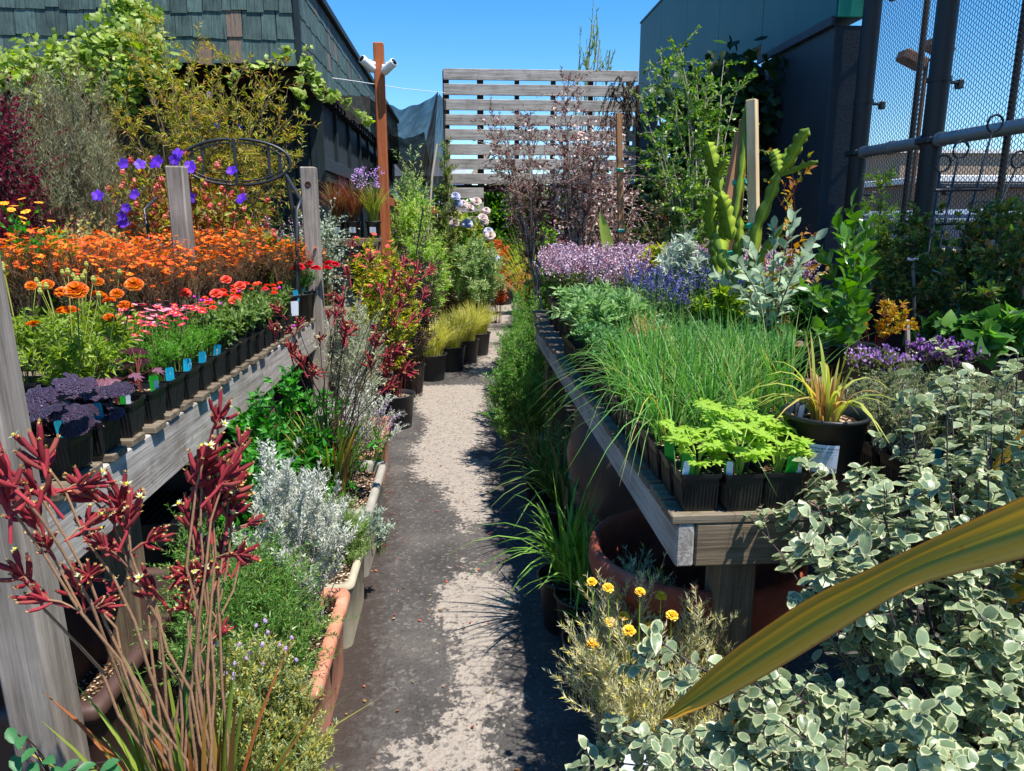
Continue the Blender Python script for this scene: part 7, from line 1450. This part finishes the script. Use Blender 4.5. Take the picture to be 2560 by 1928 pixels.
def kpaw(label, base, heads, stem_m, leafcfg, r=.0035, lift=.5, big=()):
    base = np.array(base, float); t = thing('kangaroo_paw', label, 'plant', base)
    for i, h in enumerate(heads):
        u, v, Y, s_ = h[:4]; e = at(u, v, Y=Y) - base; ctl = e * np.array([U(-.15, .45), U(-.1, .6), U(.45, .85)]) + [U(-.03, .03), 0, 0]; P = bez([[U(-.09, .09), U(-.05, .05), 0]], [ctl], [e], 10)[0]; P[2:-1] += U(-.010, .010, (7, 3)); q = MB(); q.tubes([P], np.linspace(r, r * .55, 10)[None], 7); part('stalk', q.mesh('stalk', stem_m), t)
        d = unit(P[-1] - P[-2]); d = unit(d + np.array([0, 0, .2]) + rdir(1)[0] * .55); me = (PCL if i in big else PC)[rng.integers(3)]; inst('flower_cluster', me, t, e, d, rdir(1)[0], s_)
        for k in (7, 8):
            if U(0, 1) < .45: dd = unit(P[k] - P[k - 1]) * .5 + rdir(1)[0] * .8; dd[2] = abs(dd[2]); b2 = P[k]; e2 = b2 + dd * .05; q = MB(); q.tubes([[b2, (b2 + e2) / 2 + [0, 0, .005], e2]], r * .5, 5); part('side_stalk', q.mesh('side_stalk', stem_m), t); inst('flower_cluster', PC[rng.integers(6)], t, e2, dd, rdir(1)[0], s_ * .7)
    n, L, wd, out, lm = leafcfg; q = grassy(L, n, .06, wd, out, .35, lm, rs=int(base[1] * 100), fold=.3, up=1.0); part('blades', q[0][1], t)
    return t
L_KP = leafm('kangaroo_paw_blade', ['#4f6a28', '#6c8434', '#86963c', '#3c5424', '#9a5c34', '#a8a04c'], trans=.3)
kpaw('kangaroo paw with velvety red flower clusters arching over the left foreground', (-.47, 1.12, .18), [
    (105, 1150, 1.12, 1.15), (95, 1230, 1.10, 1.1), (225, 1240, 1.16, 1.05), (300, 1260, 1.16, 1.1), (320, 1300, 1.14, 1.0), (15, 1190, 1.0, 1.1), (20, 1260, 1.02, 1.1), (85, 1300, 1.08, 1.0), (60, 1440, 1.05, .95), (195, 1470, 1.12, .9),
    (545, 1050, 1.25, .9), (600, 1120, 1.28, .8), (505, 1190, 1.22, 1.2), (560, 1240, 1.24, 1.25), (530, 1270, 1.22, 1.2), (580, 1290, 1.24, 1.0), (480, 1310, 1.22, 1.0), (380, 1480, 1.15, 1.0), (560, 1390, 1.26, .75), (600, 1400, 1.27, .7), (470, 1450, 1.18, .8), (515, 1440, 1.2, .85), (510, 1150, 1.2, 1.0), (560, 1200, 1.2, 1.1)],
    M_PST, (90, .5, .0075, .5, L_KP), r=.0034, big=(12, 13, 14))
b_ = at(835, 1275, Y=2.95)
kpaw('kangaroo paw with dark wiry stalks and crimson flowers growing in the grey trough', (b_[0] - .0, 2.95, .27), [
    (730, 880, 2.8, 1.1), (755, 910, 2.78, 1.15), (745, 815, 2.85, .8), (800, 850, 2.85, .85), (840, 790, 2.9, .9), (865, 830, 2.9, 1.2), (855, 760, 2.95, 1.0), (870, 690, 3.05, 1.0), (985, 880, 2.9, 1.3), (1010, 930, 2.88, 1.3), (965, 900, 2.95, 1.1), (940, 860, 2.95, 1.1), (925, 910, 2.95, 1.1), (975, 965, 2.85, 1.0),
    (1020, 720, 3.1, 1.0), (1040, 680, 3.15, 1.0), (1060, 740, 3.1, .9), (1000, 770, 3.1, 1.0), (980, 700, 3.15, 1.0), (1060, 790, 3.1, .9), (950, 730, 3.1, .9), (925, 650, 3.2, .9), (880, 620, 3.2, .8), (1030, 800, 3.05, .9), (1070, 680, 3.2, .9), (1010, 660, 3.2, .9), (720, 1190, 2.7, .9), (700, 780, 2.85, 1.0), (685, 830, 2.8, .9)],
    M_PST2, (80, .42, .007, .6, L_KP), r=.0024, big=(8, 9, 5))
# small things in the lower left
t = thing('leafy_sapling', 'dark green round leaved sprig at the bottom left corner of the photo', 'plant', at(130, 1950, Y=1.0)); o_ = np.array(t.location); q = MB(); ml = mesh_of(T_OVAL, leafm('dark_round_leaf', ['#2f5c34', '#3f7444', '#4c8450']), 'leaf')
for u, v in ((20, 1820), (60, 1840), (90, 1870), (30, 1890), (110, 1900), (130, 1920), (200, 1900), (240, 1910), (270, 1920), (300, 1900), (75, 1910)):
    p = at(u, v, Y=.98) - o_; q.tubes([[[0, 0, 0], p * [.5, .5, .7], p]], .0012, 4); inst('leaf', ml, t, p, unit([U(-1, 1), -.4, U(-.3, .3)]), unit([0, -.4, 1]), [.016, .028, .028])
part('stems', q.mesh('stems', M_DKST), t); q = MB(); q.tubes([[[0, 0, 0], [0, 0, -o_[2]]]], .006, 6); part('stem', q.mesh('stem', M_DKST), t)
t = thing('rebar', 'rusty ribbed steel bar standing behind the near post', 'bar', at(48, 1600, Y=1.55) * [1, 1, 0]); q = MB(); q.tubes([[[0, 0, 0], [-.02, 0, .95]]], .008, 8); a_ = np.linspace(0, 1, 340); q.tubes([np.stack([.0088 * np.cos(a_ * 260) - .02 * a_, .0088 * np.sin(a_ * 260), a_ * .95], 1)], .0018, 4); part('bar', q.mesh('bar', M_RUST), t)
tm = thing('blue_plant_tag', 'turquoise plant tag standing in the rosemary at the lower left', 'plant tag', at(527, 1560, Y=1.72)); part('tag', TG['teal'], tm, None, (0, .1, .15), (.85, 1, .85))
t = thing('nursery_pot', 'black pot rim showing under the turquoise tag in the rosemary', 'pot', (at(530, 1600, Y=1.75)[0], 1.77, .17)); part('pot', POTS['two'][0], t, None, 0, (.75, .75, .75))
# bits through the helichrysum: label lying by the corner
q = MB(); q.box((0, 0, 0), (.075, .002, .045)); solid('price_label', q.mesh('price_label', tagm('white_printed_label3', '#cfd6e0', '#3a4250')), 'white printed label low behind the variegated shrub near the bottom edge', 'label', at(1600, 1910, Y=1.25), (radians(-20), .1, 0))

# ---------------------------------------------------------------- pieces too small to pick apart are stuff
for o in sc.objects:
    if o.parent is not None and o.type == 'MESH' and 'kind' not in o:
        nm = o.name.split('.')[0]
        if nm in ('flowers', 'foliage', 'stems', 'stalks', 'buds', 'blades', 'stubs', 'branches', 'canes', 'tray', 'clamp', 'bracket'): o['kind'] = 'stuff'
